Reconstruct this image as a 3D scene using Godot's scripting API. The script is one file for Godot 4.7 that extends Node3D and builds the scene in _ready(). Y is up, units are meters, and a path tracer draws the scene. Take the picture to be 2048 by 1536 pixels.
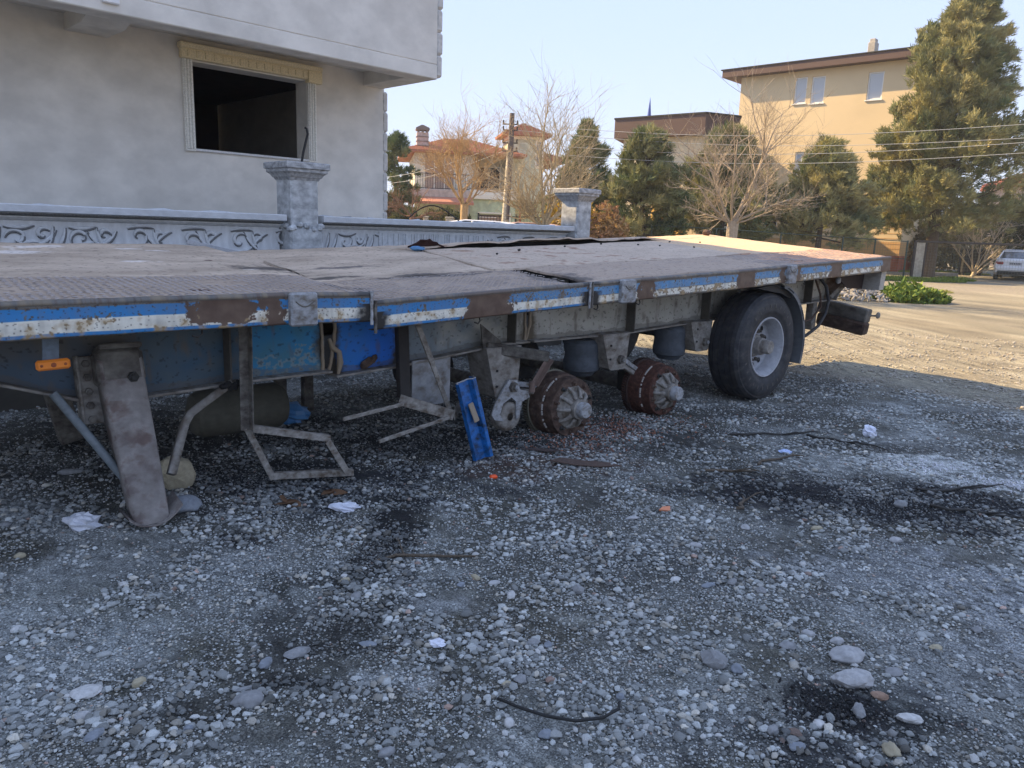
extends Node3D

# ---------------------------------------------------------------- helpers
var rng := RandomNumberGenerator.new()
var fn := FastNoiseLite.new()
var cn := FastNoiseLite.new()
var used := {}
var M := {}
var shades := {}

func lin(r: float, g: float, b: float) -> Color:
	return Color(r, g, b).linear_to_srgb()

func nz(x: float, y: float, f: float) -> float:
	return fn.get_noise_2d(x * f, y * f)

func numbered(called: String) -> String:
	var k: int = used.get(called, 0)
	used[called] = k + 1
	return called if k == 0 else "%s_%03d" % [called, k]

func tag(o: Node, label: String, category: String, group := "") -> Node:
	o.set_meta("label", label)
	o.set_meta("category", category)
	if group != "":
		o.set_meta("group", group)
	return o

func thing(called: String, label: String, category: String, at := Vector3.ZERO, basis := Basis(), group := "") -> Node3D:
	var o := Node3D.new()
	o.name = numbered(called)
	add_child(o)
	o.transform = Transform3D(basis, at)
	tag(o, label, category, group)
	return o

func part(called: String, mesh, m: Material, parent: Node) -> MeshInstance3D:
	var o := MeshInstance3D.new()
	o.name = called
	var ms: Mesh = mesh.commit() if mesh is SurfaceTool else mesh
	o.mesh = ms
	o.material_override = m
	parent.add_child(o, true)
	return o

func own(called: String, mesh, m: Material, label: String, category: String, at := Vector3.ZERO, group := "") -> MeshInstance3D:
	var o := part(numbered(called), mesh, m, self)
	o.position = at
	tag(o, label, category, group)
	return o

func tool() -> SurfaceTool:
	var st := SurfaceTool.new()
	st.begin(Mesh.PRIMITIVE_TRIANGLES)
	st.set_smooth_group(-1)
	return st

func done(st: SurfaceTool) -> ArrayMesh:
	st.generate_normals()
	return st.commit()

func tri(st: SurfaceTool, a: Vector3, b: Vector3, c: Vector3, out: Vector3) -> void:
	if (b - a).cross(c - a).dot(out) > 0.0:
		st.add_vertex(a); st.add_vertex(c); st.add_vertex(b)
	else:
		st.add_vertex(a); st.add_vertex(b); st.add_vertex(c)

func quad(st: SurfaceTool, a: Vector3, b: Vector3, c: Vector3, d: Vector3, out: Vector3) -> void:
	tri(st, a, b, c, out)
	tri(st, a, c, d, out)

# a box with chamfered edges
func bx(st: SurfaceTool, xf: Transform3D, size: Vector3, bev := 0.0) -> void:
	var h := size / 2.0
	var b: float = minf(bev, 0.45 * minf(size.x, minf(size.y, size.z)))
	var ins := h - Vector3(b, b, b)
	for ax in 3:
		var u := (ax + 1) % 3
		var w := (ax + 2) % 3
		for s in [-1.0, 1.0]:
			var p: Array[Vector3] = []
			for k in [[-1.0, -1.0], [1.0, -1.0], [1.0, 1.0], [-1.0, 1.0]]:
				var v := Vector3.ZERO
				v[ax] = s * h[ax]; v[u] = k[0] * ins[u]; v[w] = k[1] * ins[w]
				p.append(xf * v)
			var o := Vector3.ZERO
			o[ax] = s
			quad(st, p[0], p[1], p[2], p[3], xf.basis * o)
		if b > 0.0:
			for s in [-1.0, 1.0]:
				for t in [-1.0, 1.0]:
					var v1 := Vector3.ZERO
					var v2 := Vector3.ZERO
					v1[ax] = s * h[ax]; v1[u] = t * ins[u]
					v2[ax] = s * ins[ax]; v2[u] = t * h[u]
					var a1 := v1; var a2 := v2; var a3 := v2; var a4 := v1
					a1[w] = -ins[w]; a2[w] = -ins[w]; a3[w] = ins[w]; a4[w] = ins[w]
					var o := Vector3.ZERO
					o[ax] = s; o[u] = t
					quad(st, xf * a1, xf * a2, xf * a3, xf * a4, xf.basis * o)
	if b > 0.0:
		for sx in [-1.0, 1.0]:
			for sy in [-1.0, 1.0]:
				for sz in [-1.0, 1.0]:
					tri(st, xf * Vector3(sx * h.x, sy * ins.y, sz * ins.z), xf * Vector3(sx * ins.x, sy * h.y, sz * ins.z), xf * Vector3(sx * ins.x, sy * ins.y, sz * h.z), xf.basis * Vector3(sx, sy, sz))

func at(x: float, y: float, z: float) -> Transform3D:
	return Transform3D(Basis(), Vector3(x, y, z))

func box(size: Vector3, bev := 0.0, xf := Transform3D()) -> ArrayMesh:
	var st := tool()
	bx(st, xf, size, bev)
	return done(st)

# a bar of rectangular section from a to b; wide lies across, "side" hints the direction of its width
func bar(st: SurfaceTool, a: Vector3, b: Vector3, wide: float, thick: float, side := Vector3.UP, bev := 0.003) -> void:
	var l := (b - a).normalized()
	var s := (side - l * side.dot(l)).normalized()
	var t := l.cross(s)
	bx(st, Transform3D(Basis(l, s, t), (a + b) / 2.0), Vector3(a.distance_to(b), wide, thick), bev)

# an angle iron from a to b
func angle(st: SurfaceTool, a: Vector3, b: Vector3, w: float, side: Vector3, th := 0.006) -> void:
	var l := (b - a).normalized()
	var s := (side - l * side.dot(l)).normalized()
	var t := l.cross(s)
	bar(st, a, b, w, th, s, 0.001)
	bar(st, a + s * (w / 2.0) + t * (w / 2.0), b + s * (w / 2.0) + t * (w / 2.0), w, th, t, 0.001)

func tube(st: SurfaceTool, pts: Array, radius, sides := 8, cap := true) -> void:
	st.set_smooth_group(0)
	var n := pts.size()
	var prev := Vector3.ZERO
	var rings := []
	for i in n:
		var d: Vector3 = ((pts[mini(i + 1, n - 1)] as Vector3) - (pts[maxi(i - 1, 0)] as Vector3)).normalized()
		if i == 0:
			prev = d.cross(Vector3.UP if absf(d.y) < 0.9 else Vector3.RIGHT).normalized()
		else:
			prev = (prev - d * prev.dot(d)).normalized()
		var up := d.cross(prev)
		var r: float = radius if radius is float or radius is int else radius[i]
		var ring := PackedVector3Array()
		for k in sides:
			var a := TAU * k / sides
			ring.append((pts[i] as Vector3) + prev * (cos(a) * r) + up * (sin(a) * r))
		rings.append(ring)
	for i in n - 1:
		var c: Vector3 = ((pts[i] as Vector3) + (pts[i + 1] as Vector3)) / 2.0
		for k in sides:
			var a: Vector3 = rings[i][k]
			var b: Vector3 = rings[i][(k + 1) % sides]
			var e: Vector3 = rings[i + 1][(k + 1) % sides]
			var f: Vector3 = rings[i + 1][k]
			quad(st, a, b, e, f, (a + b + e + f) / 4.0 - c)
	st.set_smooth_group(-1)
	if cap:
		for e in [0, n - 1]:
			var o: Vector3 = (pts[0] as Vector3) - (pts[1] as Vector3) if e == 0 else (pts[n - 1] as Vector3) - (pts[n - 2] as Vector3)
			for k in range(1, sides - 1):
				tri(st, rings[e][0], rings[e][k], rings[e][k + 1], o)

# turned about local z: profile of (radius, z)
func lathe(st: SurfaceTool, prof: Array, xf := Transform3D(), segs := 32, wob := 0.0) -> void:
	var g := 1
	for i in prof.size() - 1:
		var p: Vector2 = prof[i]
		var q: Vector2 = prof[i + 1]
		if i > 0:
			var o: Vector2 = p - prof[i - 1]
			if absf(o.angle_to(q - p)) > 0.6:
				g += 1
		st.set_smooth_group(g)
		var nrm := Vector2((q - p).y, -(q - p).x)
		for k in segs:
			var a := TAU * k / segs
			var b := TAU * (k + 1) / segs
			var wa := 1.0 + wob * nz(cos(a), sin(a) + p.y * 3.0, 3.0)
			var wb := 1.0 + wob * nz(cos(b), sin(b) + p.y * 3.0, 3.0)
			var va := Vector3(cos(a), sin(a), 0)
			var vb := Vector3(cos(b), sin(b), 0)
			var z1 := Vector3(0, 0, p.y)
			var z2 := Vector3(0, 0, q.y)
			var mid := (va + vb).normalized()
			var o3 := xf.basis * (mid * nrm.x + Vector3(0, 0, nrm.y))
			if p.x < 1e-5:
				tri(st, xf * z1, xf * (vb * q.x * wb + z2), xf * (va * q.x * wa + z2), o3)
			elif q.x < 1e-5:
				tri(st, xf * (va * p.x * wa + z1), xf * (vb * p.x * wb + z1), xf * z2, o3)
			else:
				quad(st, xf * (va * p.x * wa + z1), xf * (vb * p.x * wb + z1), xf * (vb * q.x * wb + z2), xf * (va * q.x * wa + z2), o3)
	st.set_smooth_group(-1)

# a flat outline given thickness along local z
func ext(st: SurfaceTool, poly: PackedVector2Array, z0: float, z1: float, xf := Transform3D()) -> void:
	var ids := Geometry2D.triangulate_polygon(poly)
	for k in range(0, ids.size(), 3):
		var a := poly[ids[k]]; var b := poly[ids[k + 1]]; var c := poly[ids[k + 2]]
		tri(st, xf * Vector3(a.x, a.y, z1), xf * Vector3(b.x, b.y, z1), xf * Vector3(c.x, c.y, z1), xf.basis * Vector3(0, 0, 1))
		tri(st, xf * Vector3(a.x, a.y, z0), xf * Vector3(b.x, b.y, z0), xf * Vector3(c.x, c.y, z0), xf.basis * Vector3(0, 0, -1))
	var area := 0.0
	for i in poly.size():
		area += poly[i].cross(poly[(i + 1) % poly.size()])
	for i in poly.size():
		var a := poly[i]; var b := poly[(i + 1) % poly.size()]
		var o := Vector2((b - a).y, -(b - a).x) * signf(area)
		quad(st, xf * Vector3(a.x, a.y, z0), xf * Vector3(b.x, b.y, z0), xf * Vector3(b.x, b.y, z1), xf * Vector3(a.x, a.y, z1), xf.basis * Vector3(o.x, o.y, 0))

func pv(a: Array) -> PackedVector2Array:
	var p := PackedVector2Array()
	for k in range(0, a.size(), 2):
		p.append(Vector2(a[k], a[k + 1]))
	return p

# a sheet of nu x nv cells with texture coordinates
func sheet(nu: int, nv: int, pos: Callable, uv: Callable, cols = null) -> ArrayMesh:
	var vs := PackedVector3Array(); var ns := PackedVector3Array(); var ts := PackedVector2Array(); var ids := PackedInt32Array(); var cs := PackedColorArray()
	for j in nv + 1:
		for i in nu + 1:
			var p: Vector3 = pos.call(float(i) / nu, float(j) / nv)
			vs.append(p)
			ts.append(uv.call(float(i) / nu, float(j) / nv, p))
			if cols != null:
				cs.append(cols.call(p))
	for j in nv + 1:
		for i in nu + 1:
			var w := nu + 1
			var a := vs[j * w + mini(i + 1, nu)] - vs[j * w + maxi(i - 1, 0)]
			var b := vs[mini(j + 1, nv) * w + i] - vs[maxi(j - 1, 0) * w + i]
			ns.append(b.cross(a).normalized())
	for j in nv:
		for i in nu:
			var k := j * (nu + 1) + i
			ids.append_array([k, k + 1, k + nu + 2, k, k + nu + 2, k + nu + 1])
	var arr := []
	arr.resize(Mesh.ARRAY_MAX)
	arr[Mesh.ARRAY_VERTEX] = vs; arr[Mesh.ARRAY_NORMAL] = ns; arr[Mesh.ARRAY_TEX_UV] = ts; arr[Mesh.ARRAY_INDEX] = ids
	if cols != null:
		arr[Mesh.ARRAY_COLOR] = cs
	var me := ArrayMesh.new()
	me.add_surface_from_arrays(Mesh.PRIMITIVE_TRIANGLES, arr)
	return me

func picture(w: int, h: int, f: Callable) -> ImageTexture:
	var im := Image.create_empty(w, h, false, Image.FORMAT_RGB8)
	for j in h:
		for i in w:
			var c: Color = f.call((i + 0.5) / w, (j + 0.5) / h)
			im.set_pixel(i, j, c.linear_to_srgb())
	return ImageTexture.create_from_image(im)

func noise_tex(kind: String, freq: float, lo: float, hi: float, size := 512, normal := false, bump := 6.0) -> NoiseTexture2D:
	var n := FastNoiseLite.new()
	n.seed = 7
	n.frequency = freq
	if kind == "cell":
		n.noise_type = FastNoiseLite.TYPE_CELLULAR
		n.cellular_return_type = FastNoiseLite.RETURN_CELL_VALUE
		n.fractal_type = FastNoiseLite.FRACTAL_NONE
	elif kind == "pit":
		n.noise_type = FastNoiseLite.TYPE_CELLULAR
		n.cellular_return_type = FastNoiseLite.RETURN_DISTANCE
	else:
		n.noise_type = FastNoiseLite.TYPE_SIMPLEX_SMOOTH
		n.fractal_octaves = 6
		n.fractal_gain = 0.6
	var t := NoiseTexture2D.new()
	t.width = size; t.height = size; t.seamless = true
	t.noise = n
	if normal:
		t.as_normal_map = true
		t.bump_strength = bump
	else:
		var g := Gradient.new()
		g.set_color(0, lin(lo, lo, lo)); g.set_color(1, lin(hi, hi, hi))
		g.set_offset(0, 0.25); g.set_offset(1, 0.75)
		t.color_ramp = g
	return t

# noise that runs through several colours, for rust, primer and worn paint
func worn_tex(freq: float, cols: Array, seed_ := 7) -> NoiseTexture2D:
	var t := noise_tex("", freq, 0.0, 1.0)
	(t.noise as FastNoiseLite).seed = seed_
	var g := Gradient.new()
	g.set_color(0, cols[0]); g.set_offset(0, 0.22)
	g.set_color(1, cols[-1]); g.set_offset(1, 0.8)
	for k in range(1, cols.size() - 1):
		g.add_point(0.22 + 0.58 * k / (cols.size() - 1), cols[k])
	t.color_ramp = g
	return t

func worn(tex: String, scale: float, rough := 0.8, rel := 0.4, tone := 1.0) -> StandardMaterial3D:
	var m := mat(tone, tone, tone, rough, tex, scale * 0.4, 0.0, 0.0)
	m.detail_enabled = true
	m.detail_blend_mode = BaseMaterial3D.BLEND_MODE_MUL
	m.detail_albedo = shades["soft"]
	m.detail_uv_layer = BaseMaterial3D.DETAIL_UV_2
	m.uv2_triplanar = true
	m.uv2_world_triplanar = true
	m.uv2_scale = Vector3.ONE * scale * 2.0
	return m

# a worn surface: base colour, a blotchy texture over it, fine relief
func mat(r: float, g: float, b: float, rough := 0.8, tex := "blotch", scale := 1.0, metal := 0.0, rel := 0.0) -> StandardMaterial3D:
	var m := StandardMaterial3D.new()
	m.albedo_color = lin(r, g, b)
	m.roughness = rough
	m.metallic = metal
	if tex != "":
		m.albedo_texture = shades[tex]
		m.uv1_triplanar = true
		m.uv1_world_triplanar = true
		m.uv1_scale = Vector3.ONE * scale
	if rel > 0.0:
		m.normal_enabled = true
		m.normal_texture = shades["bumps"]
		m.normal_scale = rel
	return m

func painted(tex: Texture2D, rough := 0.6, metal := 0.0) -> StandardMaterial3D:
	var m := StandardMaterial3D.new()
	m.albedo_texture = tex
	m.roughness = rough
	m.metallic = metal
	return m

func tinted(rough := 0.9) -> StandardMaterial3D:
	var m := StandardMaterial3D.new()
	m.vertex_color_use_as_albedo = true
	m.roughness = rough
	return m

func scatter(called: String, mesh: Mesh, m: Material, spots: Array, tints: Array, parent: Node) -> MultiMeshInstance3D:
	var mm := MultiMesh.new()
	mm.transform_format = MultiMesh.TRANSFORM_3D
	mm.use_colors = true
	mm.mesh = mesh
	mm.instance_count = spots.size()
	for i in spots.size():
		mm.set_instance_transform(i, spots[i])
		mm.set_instance_color(i, tints[i])
	var o := MultiMeshInstance3D.new()
	o.name = called
	o.multimesh = mm
	o.material_override = m
	o.set_meta("kind", "stuff")
	parent.add_child(o, true)
	return o

# an irregular stone about one metre across; flat > 0 squashes it
func stone_mesh(seed_: int, sub: int, rough: float, flat: float, facets: bool) -> ArrayMesh:
	var t := (1.0 + sqrt(5.0)) / 2.0
	var v: Array[Vector3] = [Vector3(-1, t, 0), Vector3(1, t, 0), Vector3(-1, -t, 0), Vector3(1, -t, 0), Vector3(0, -1, t), Vector3(0, 1, t), Vector3(0, -1, -t), Vector3(0, 1, -t), Vector3(t, 0, -1), Vector3(t, 0, 1), Vector3(-t, 0, -1), Vector3(-t, 0, 1)]
	var f := [[0, 11, 5], [0, 5, 1], [0, 1, 7], [0, 7, 10], [0, 10, 11], [1, 5, 9], [5, 11, 4], [11, 10, 2], [10, 7, 6], [7, 1, 8], [3, 9, 4], [3, 4, 2], [3, 2, 6], [3, 6, 8], [3, 8, 9], [4, 9, 5], [2, 4, 11], [6, 2, 10], [8, 6, 7], [9, 8, 1]]
	var tris := []
	for k in f:
		tris.append([v[k[0]].normalized(), v[k[1]].normalized(), v[k[2]].normalized()])
	for s in sub:
		var nx := []
		for k in tris:
			var a: Vector3 = k[0]; var b: Vector3 = k[1]; var c: Vector3 = k[2]
			var ab := (a + b).normalized(); var bc := (b + c).normalized(); var ca := (c + a).normalized()
			nx.append([a, ab, ca]); nx.append([b, bc, ab]); nx.append([c, ca, bc]); nx.append([ab, bc, ca])
		tris = nx
	var r2 := RandomNumberGenerator.new()
	r2.seed = seed_
	var planes := []
	for i in (9 if facets else 4):
		planes.append([Vector3(r2.randf_range(-1, 1), r2.randf_range(-1, 1), r2.randf_range(-1, 1)).normalized(), r2.randf_range(0.62, 0.9)])
	var st := tool()
	if not facets:
		st.set_smooth_group(0)
	var sq := Vector3(1.0, 1.0 - flat, r2.randf_range(0.6, 0.85))
	for k in tris:
		var p: Array[Vector3] = []
		for q: Vector3 in k:
			var d := q
			for pl in planes:
				var over: float = d.dot(pl[0]) - pl[1]
				if over > 0.0:
					d -= (pl[0] as Vector3) * over * (1.0 if facets else 0.7)
			d *= 1.0 + rough * fn.get_noise_3d(q.x * 1.3 + seed_ * 7.0, q.y * 1.3, q.z * 1.3)
			p.append(d * sq * 0.5)
		tri(st, p[0], p[1], p[2], p[0] + p[1] + p[2])
	return done(st)

# ---------------------------------------------------------------- the scene
func _ready() -> void:
	var cam := Camera3D.new()
	cam.name = "camera"
	cam.fov = 53.0
	cam.near = 0.05
	cam.far = 3000.0
	add_child(cam)
	cam.transform = Transform3D(Basis(Vector3.RIGHT, deg_to_rad(-11.4)) * Basis(Vector3.BACK, deg_to_rad(2.0)), Vector3(0, 1.6, 0))
	cam.current = true

	var sky := ProceduralSkyMaterial.new()
	sky.sky_top_color = lin(0.245, 0.315, 0.485)
	sky.sky_horizon_color = lin(0.40, 0.435, 0.485)
	sky.sky_curve = 0.11
	sky.ground_horizon_color = lin(0.30, 0.28, 0.25)
	sky.ground_bottom_color = lin(0.22, 0.20, 0.17)
	sky.sky_energy_multiplier = 1.0
	var env := Environment.new()
	env.background_mode = Environment.BG_SKY
	env.sky = Sky.new()
	env.sky.sky_material = sky
	env.tonemap_mode = Environment.TONE_MAPPER_LINEAR
	env.tonemap_exposure = 2.6
	env.sdfgi_enabled = true
	env.ssao_enabled = true
	env.ssil_enabled = true
	env.fog_enabled = true
	env.fog_density = 0.0008
	env.fog_light_color = lin(0.80, 0.86, 0.95)
	var we := WorldEnvironment.new()
	we.name = "world"
	we.environment = env
	add_child(we)

	var sun := DirectionalLight3D.new()
	sun.name = "sun"
	sun.light_energy = 1.45
	sun.light_color = Color(1.0, 0.87, 0.66)
	sun.light_angular_distance = 0.5
	sun.shadow_enabled = true
	add_child(sun)
	var az := deg_to_rad(25.0)
	var el := deg_to_rad(38.0)
	sun.look_at_from_position(Vector3.ZERO, Vector3(cos(az) * cos(el), -sin(el), sin(az) * cos(el)))

	rng.seed = 11
	fn.seed = 3
	fn.noise_type = FastNoiseLite.TYPE_SIMPLEX_SMOOTH
	fn.frequency = 1.0
	fn.fractal_octaves = 4
	cn.seed = 5
	cn.frequency = 1.0
	cn.noise_type = FastNoiseLite.TYPE_CELLULAR
	surfaces()
	build_ground()
	build_concrete_building()
	build_garden_wall()
	build_yellow_building()
	build_villa()
	build_far_buildings()
	build_fence()
	build_pole()
	build_trees()
	build_cars()
	build_trailer()
	build_litter()
	build_stones()
	build_gravel()

func surfaces() -> void:
	shades["blotch"] = noise_tex("", 0.008, 0.72, 1.0)
	shades["grit"] = noise_tex("cell", 0.12, 0.38, 1.0, 1024)
	shades["fine"] = noise_tex("", 0.05, 0.7, 1.0)
	shades["streak"] = noise_tex("", 0.02, 0.45, 1.0)
	shades["bumps"] = noise_tex("", 0.06, 0.0, 1.0, 512, true, 5.0)
	shades["soft"] = noise_tex("", 0.012, 0.78, 1.0)
	shades["w_iron"] = worn_tex(0.02, [lin(0.05, 0.04, 0.035), lin(0.12, 0.105, 0.09), lin(0.17, 0.16, 0.14), lin(0.24, 0.22, 0.19)])
	shades["w_leg"] = worn_tex(0.014, [lin(0.09, 0.06, 0.055), lin(0.20, 0.18, 0.165), lin(0.24, 0.22, 0.205), lin(0.31, 0.29, 0.275), lin(0.19, 0.14, 0.12)], 9)
	shades["w_rust"] = worn_tex(0.03, [lin(0.035, 0.02, 0.014), lin(0.075, 0.045, 0.033), lin(0.11, 0.066, 0.047), lin(0.18, 0.145, 0.115)], 13)
	shades["w_steel"] = worn_tex(0.025, [lin(0.09, 0.065, 0.045), lin(0.22, 0.20, 0.175), lin(0.28, 0.265, 0.24), lin(0.38, 0.36, 0.33)], 17)
	shades["w_pale"] = worn_tex(0.025, [lin(0.16, 0.13, 0.10), lin(0.31, 0.32, 0.33), lin(0.40, 0.41, 0.43), lin(0.5, 0.51, 0.52)], 19)
	M.iron = worn("w_iron", 2.5, 0.75)
	M.dark = mat(0.035, 0.033, 0.03, 0.8, "blotch", 2.0, 0.0, 0.3)
	M.black = mat(0.012, 0.012, 0.012, 0.7, "fine", 2.0)
	M.rust = worn("w_rust", 3.0, 0.9, 0.6)
	M.grey = worn("w_steel", 2.0, 0.7, 0.25)
	M.palegrey = worn("w_pale", 3.0, 0.65, 0.25)
	M.slag = mat(0.34, 0.27, 0.19, 0.6, "fine", 12.0, 0.0, 1.0)
	M.soot = mat(0.012, 0.011, 0.011, 0.9, "fine", 8.0)
	shades["w_rubber"] = worn_tex(0.02, [lin(0.012, 0.013, 0.016), lin(0.022, 0.024, 0.03), lin(0.035, 0.037, 0.042), lin(0.075, 0.07, 0.062)], 23)
	M.rubber = worn("w_rubber", 2.0, 0.7)
	M.primer = worn("w_leg", 1.6, 0.8, 0.35)
	M.glass = mat(0.04, 0.055, 0.08, 0.08, "")
	M.white = mat(0.72, 0.72, 0.72, 0.5, "")
	M.leaf = tinted(0.85)
	M.leaf.backlight_enabled = true
	M.leaf.backlight = lin(0.22, 0.22, 0.1)

# ---------------------------------------------------------------- ground
# stains, soil and ash that colour the yard: x, z, half sizes, colour, strength
var stains := [
	[-0.62, -4.05, 0.12, 0.55, 0.02, 0.02, 0.022, 0.9], [-0.66, -4.35, 0.22, 0.14, 0.015, 0.015, 0.017, 0.9], [-1.34, -3.69, 0.13, 0.09, 0.006, 0.006, 0.008, 1.0],
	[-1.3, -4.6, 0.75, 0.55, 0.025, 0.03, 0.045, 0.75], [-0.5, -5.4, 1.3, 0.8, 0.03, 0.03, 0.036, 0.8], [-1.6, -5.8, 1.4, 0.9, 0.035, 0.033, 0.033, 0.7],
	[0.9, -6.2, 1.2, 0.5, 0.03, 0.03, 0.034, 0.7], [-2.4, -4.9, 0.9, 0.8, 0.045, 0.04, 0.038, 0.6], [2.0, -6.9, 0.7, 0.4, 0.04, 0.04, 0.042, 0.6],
	[1.72, -4.75, 0.33, 0.2, 0.008, 0.009, 0.014, 1.0], [2.1, -4.62, 0.3, 0.22, 0.012, 0.013, 0.02, 0.95], [2.55, -4.5, 0.45, 0.2, 0.008, 0.009, 0.014, 1.0], [2.35, -4.85, 0.7, 0.3, 0.05, 0.045, 0.042, 0.7],
	[2.85, -4.75, 0.5, 0.35, 0.02, 0.02, 0.025, 0.9], [2.95, -5.9, 0.6, 0.2, 0.03, 0.028, 0.028, 0.7],
	[3.05, -5.5, 0.5, 0.24, 0.66, 0.67, 0.7, 0.92], [3.4, -5.12, 0.45, 0.16, 0.64, 0.65, 0.68, 0.9], [3.8, -5.4, 0.3, 0.2, 0.42, 0.44, 0.48, 0.6], [2.3, -3.15, 0.35, 0.5, 0.42, 0.43, 0.48, 0.75], [1.9, -3.6, 0.6, 0.35, 0.34, 0.35, 0.4, 0.5], [1.9, -2.7, 0.5, 0.25, 0.38, 0.39, 0.43, 0.5],
	[-0.62, -2.95, 0.14, 0.3, 0.035, 0.033, 0.03, 0.75], [-0.7, -2.72, 0.2, 0.1, 0.03, 0.03, 0.028, 0.7], [-1.05, -2.3, 0.18, 0.07, 0.03, 0.028, 0.026, 0.8], [-0.74, -2.48, 0.16, 0.05, 0.02, 0.02, 0.02, 0.9],
	[1.2, -2.42, 0.14, 0.16, 0.012, 0.012, 0.016, 0.9], [0.98, -2.2, 0.25, 0.14, 0.02, 0.022, 0.028, 0.8], [1.5, -2.35, 0.14, 0.06, 0.03, 0.03, 0.03, 0.7],
	[0.1, -2.9, 0.5, 0.35, 0.1, 0.092, 0.08, 0.65], [0.35, -3.25, 0.4, 0.25, 0.1, 0.094, 0.083, 0.6], [-1.5, -3.1, 0.5, 0.25, 0.1, 0.097, 0.075, 0.6], [-0.2, -2.5, 0.3, 0.2, 0.11, 0.1, 0.085, 0.5], [1.0, -3.0, 0.3, 0.18, 0.095, 0.088, 0.072, 0.6], [0.4, -4.4, 0.5, 0.5, 0.075, 0.07, 0.064, 0.6],
	[-1.7, -2.5, 0.5, 0.3, 0.4, 0.42, 0.45, 0.5], [-0.42, -2.55, 0.14, 0.08, 0.5, 0.51, 0.55, 0.7], [-0.3, -3.1, 0.12, 0.08, 0.45, 0.46, 0.5, 0.6], [0.3, -3.0, 0.1, 0.08, 0.4, 0.4, 0.4, 0.6], [-1.2, -3.3, 0.7, 0.3, 0.3, 0.31, 0.34, 0.4],
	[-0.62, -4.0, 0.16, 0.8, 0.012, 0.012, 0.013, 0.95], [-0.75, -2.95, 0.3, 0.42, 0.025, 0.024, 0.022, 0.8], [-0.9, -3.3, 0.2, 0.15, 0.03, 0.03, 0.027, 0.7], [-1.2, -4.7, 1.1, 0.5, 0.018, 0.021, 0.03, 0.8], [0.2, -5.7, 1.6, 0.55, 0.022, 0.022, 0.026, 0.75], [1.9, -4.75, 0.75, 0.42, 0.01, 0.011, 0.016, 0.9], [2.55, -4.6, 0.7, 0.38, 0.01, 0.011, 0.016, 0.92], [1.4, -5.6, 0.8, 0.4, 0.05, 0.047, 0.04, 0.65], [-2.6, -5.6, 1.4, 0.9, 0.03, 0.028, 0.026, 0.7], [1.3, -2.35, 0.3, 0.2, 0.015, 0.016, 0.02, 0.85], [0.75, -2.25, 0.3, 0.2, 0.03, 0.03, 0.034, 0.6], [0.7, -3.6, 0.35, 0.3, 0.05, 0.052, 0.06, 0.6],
	[0.35, -5.25, 0.6, 0.22, 0.13, 0.075, 0.055, 0.55], [0.0, -4.95, 0.3, 0.15, 0.13, 0.08, 0.06, 0.5], [0.65, -5.6, 0.25, 0.15, 0.11, 0.06, 0.05, 0.6],
]

func ground_y(x: float, z: float) -> float:
	var d := Vector2(x, z).length()
	if d > 60.0:
		return 0.0
	var k := clampf((40.0 - d) / 30.0, 0.0, 1.0)
	return k * (0.022 * nz(x, z, 0.45) + 0.014 * nz(x + 40.0, z, 1.6) + 0.006 * nz(x, z + 9.0, 6.0) + 0.005 * nz(x + 3.0, z, 15.0)) - 0.012

func soil(x: float, z: float) -> Color:
	var a := nz(x, z, 0.5)
	var b := nz(x + 17.0, z - 5.0, 2.2)
	var c := nz(x - 3.0, z + 31.0, 9.0)
	var k := clampf(0.5 + 0.8 * a + 0.5 * b, 0.0, 1.0)
	var col := Color(0.115, 0.112, 0.105).lerp(Color(0.44, 0.45, 0.47), k * k)
	var brown := clampf((nz(x - 60.0, z + 20.0, 0.8) + 0.25 * c - 0.05) * 3.0, 0.0, 1.0)
	col = col.lerp(Color(0.09, 0.083, 0.065), 0.75 * brown)
	# warm sunlight painted into the soil colour beyond the house shadow
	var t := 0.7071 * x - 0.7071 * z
	var sun_mask := clampf((t + 0.8 * a - 8.4) / 1.6, 0.0, 1.0)
	var dust := Color(0.42, 0.375, 0.30).lerp(Color(0.30, 0.255, 0.195), clampf(0.4 + 1.1 * nz(x, z * 2.0, 0.6) + 0.5 * c, 0.0, 1.0))  # dust tone warmed to carry the painted sunlight
	col = col.lerp(dust, sun_mask)
	for s in stains:
		if absf(x - s[0]) > s[2] * 1.9:
			continue
		var dx: float = (x - s[0]) / s[2]
		var dz: float = (z - s[1]) / s[3]
		if absf(dx) > 1.7 or absf(dz) > 1.7:
			continue
		var e := 1.2 - sqrt(dx * dx + dz * dz) + 0.95 * b + 0.75 * c + 0.55 * nz(x - 8.0, z, 26.0)
		col = col.lerp(Color(s[4], s[5], s[6]), clampf(e * (2.6 if s[7] >= 0.9 else 1.4), 0.0, 1.0) * s[7])
	var e2 := nz(x + 70.0, z, 22.0)
	col *= clampf(1.0 + 0.55 * c + 0.75 * e2, 0.35, 1.8)
	col = Color(col.r * 0.98, col.g, col.b * 0.92)
	var road := road_at(x, z)
	if road > 0.0:
		col = col.lerp(Color(0.43, 0.38, 0.30), road * 0.8)
	return col

func road_at(x: float, z: float) -> float:
	# the pale dirt lane that passes in front of the fence and the parked car
	var mid := -29.0 + 0.06 * (x - 15.0) + 0.5 * nz(x, 4.0, 0.1)
	if x < 8.0:
		mid -= (8.0 - x) * 0.15
	return clampf((3.6 - absf(z - mid)) / 1.2 + 0.5 * nz(x, z, 0.7), 0.0, 1.0)

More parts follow.
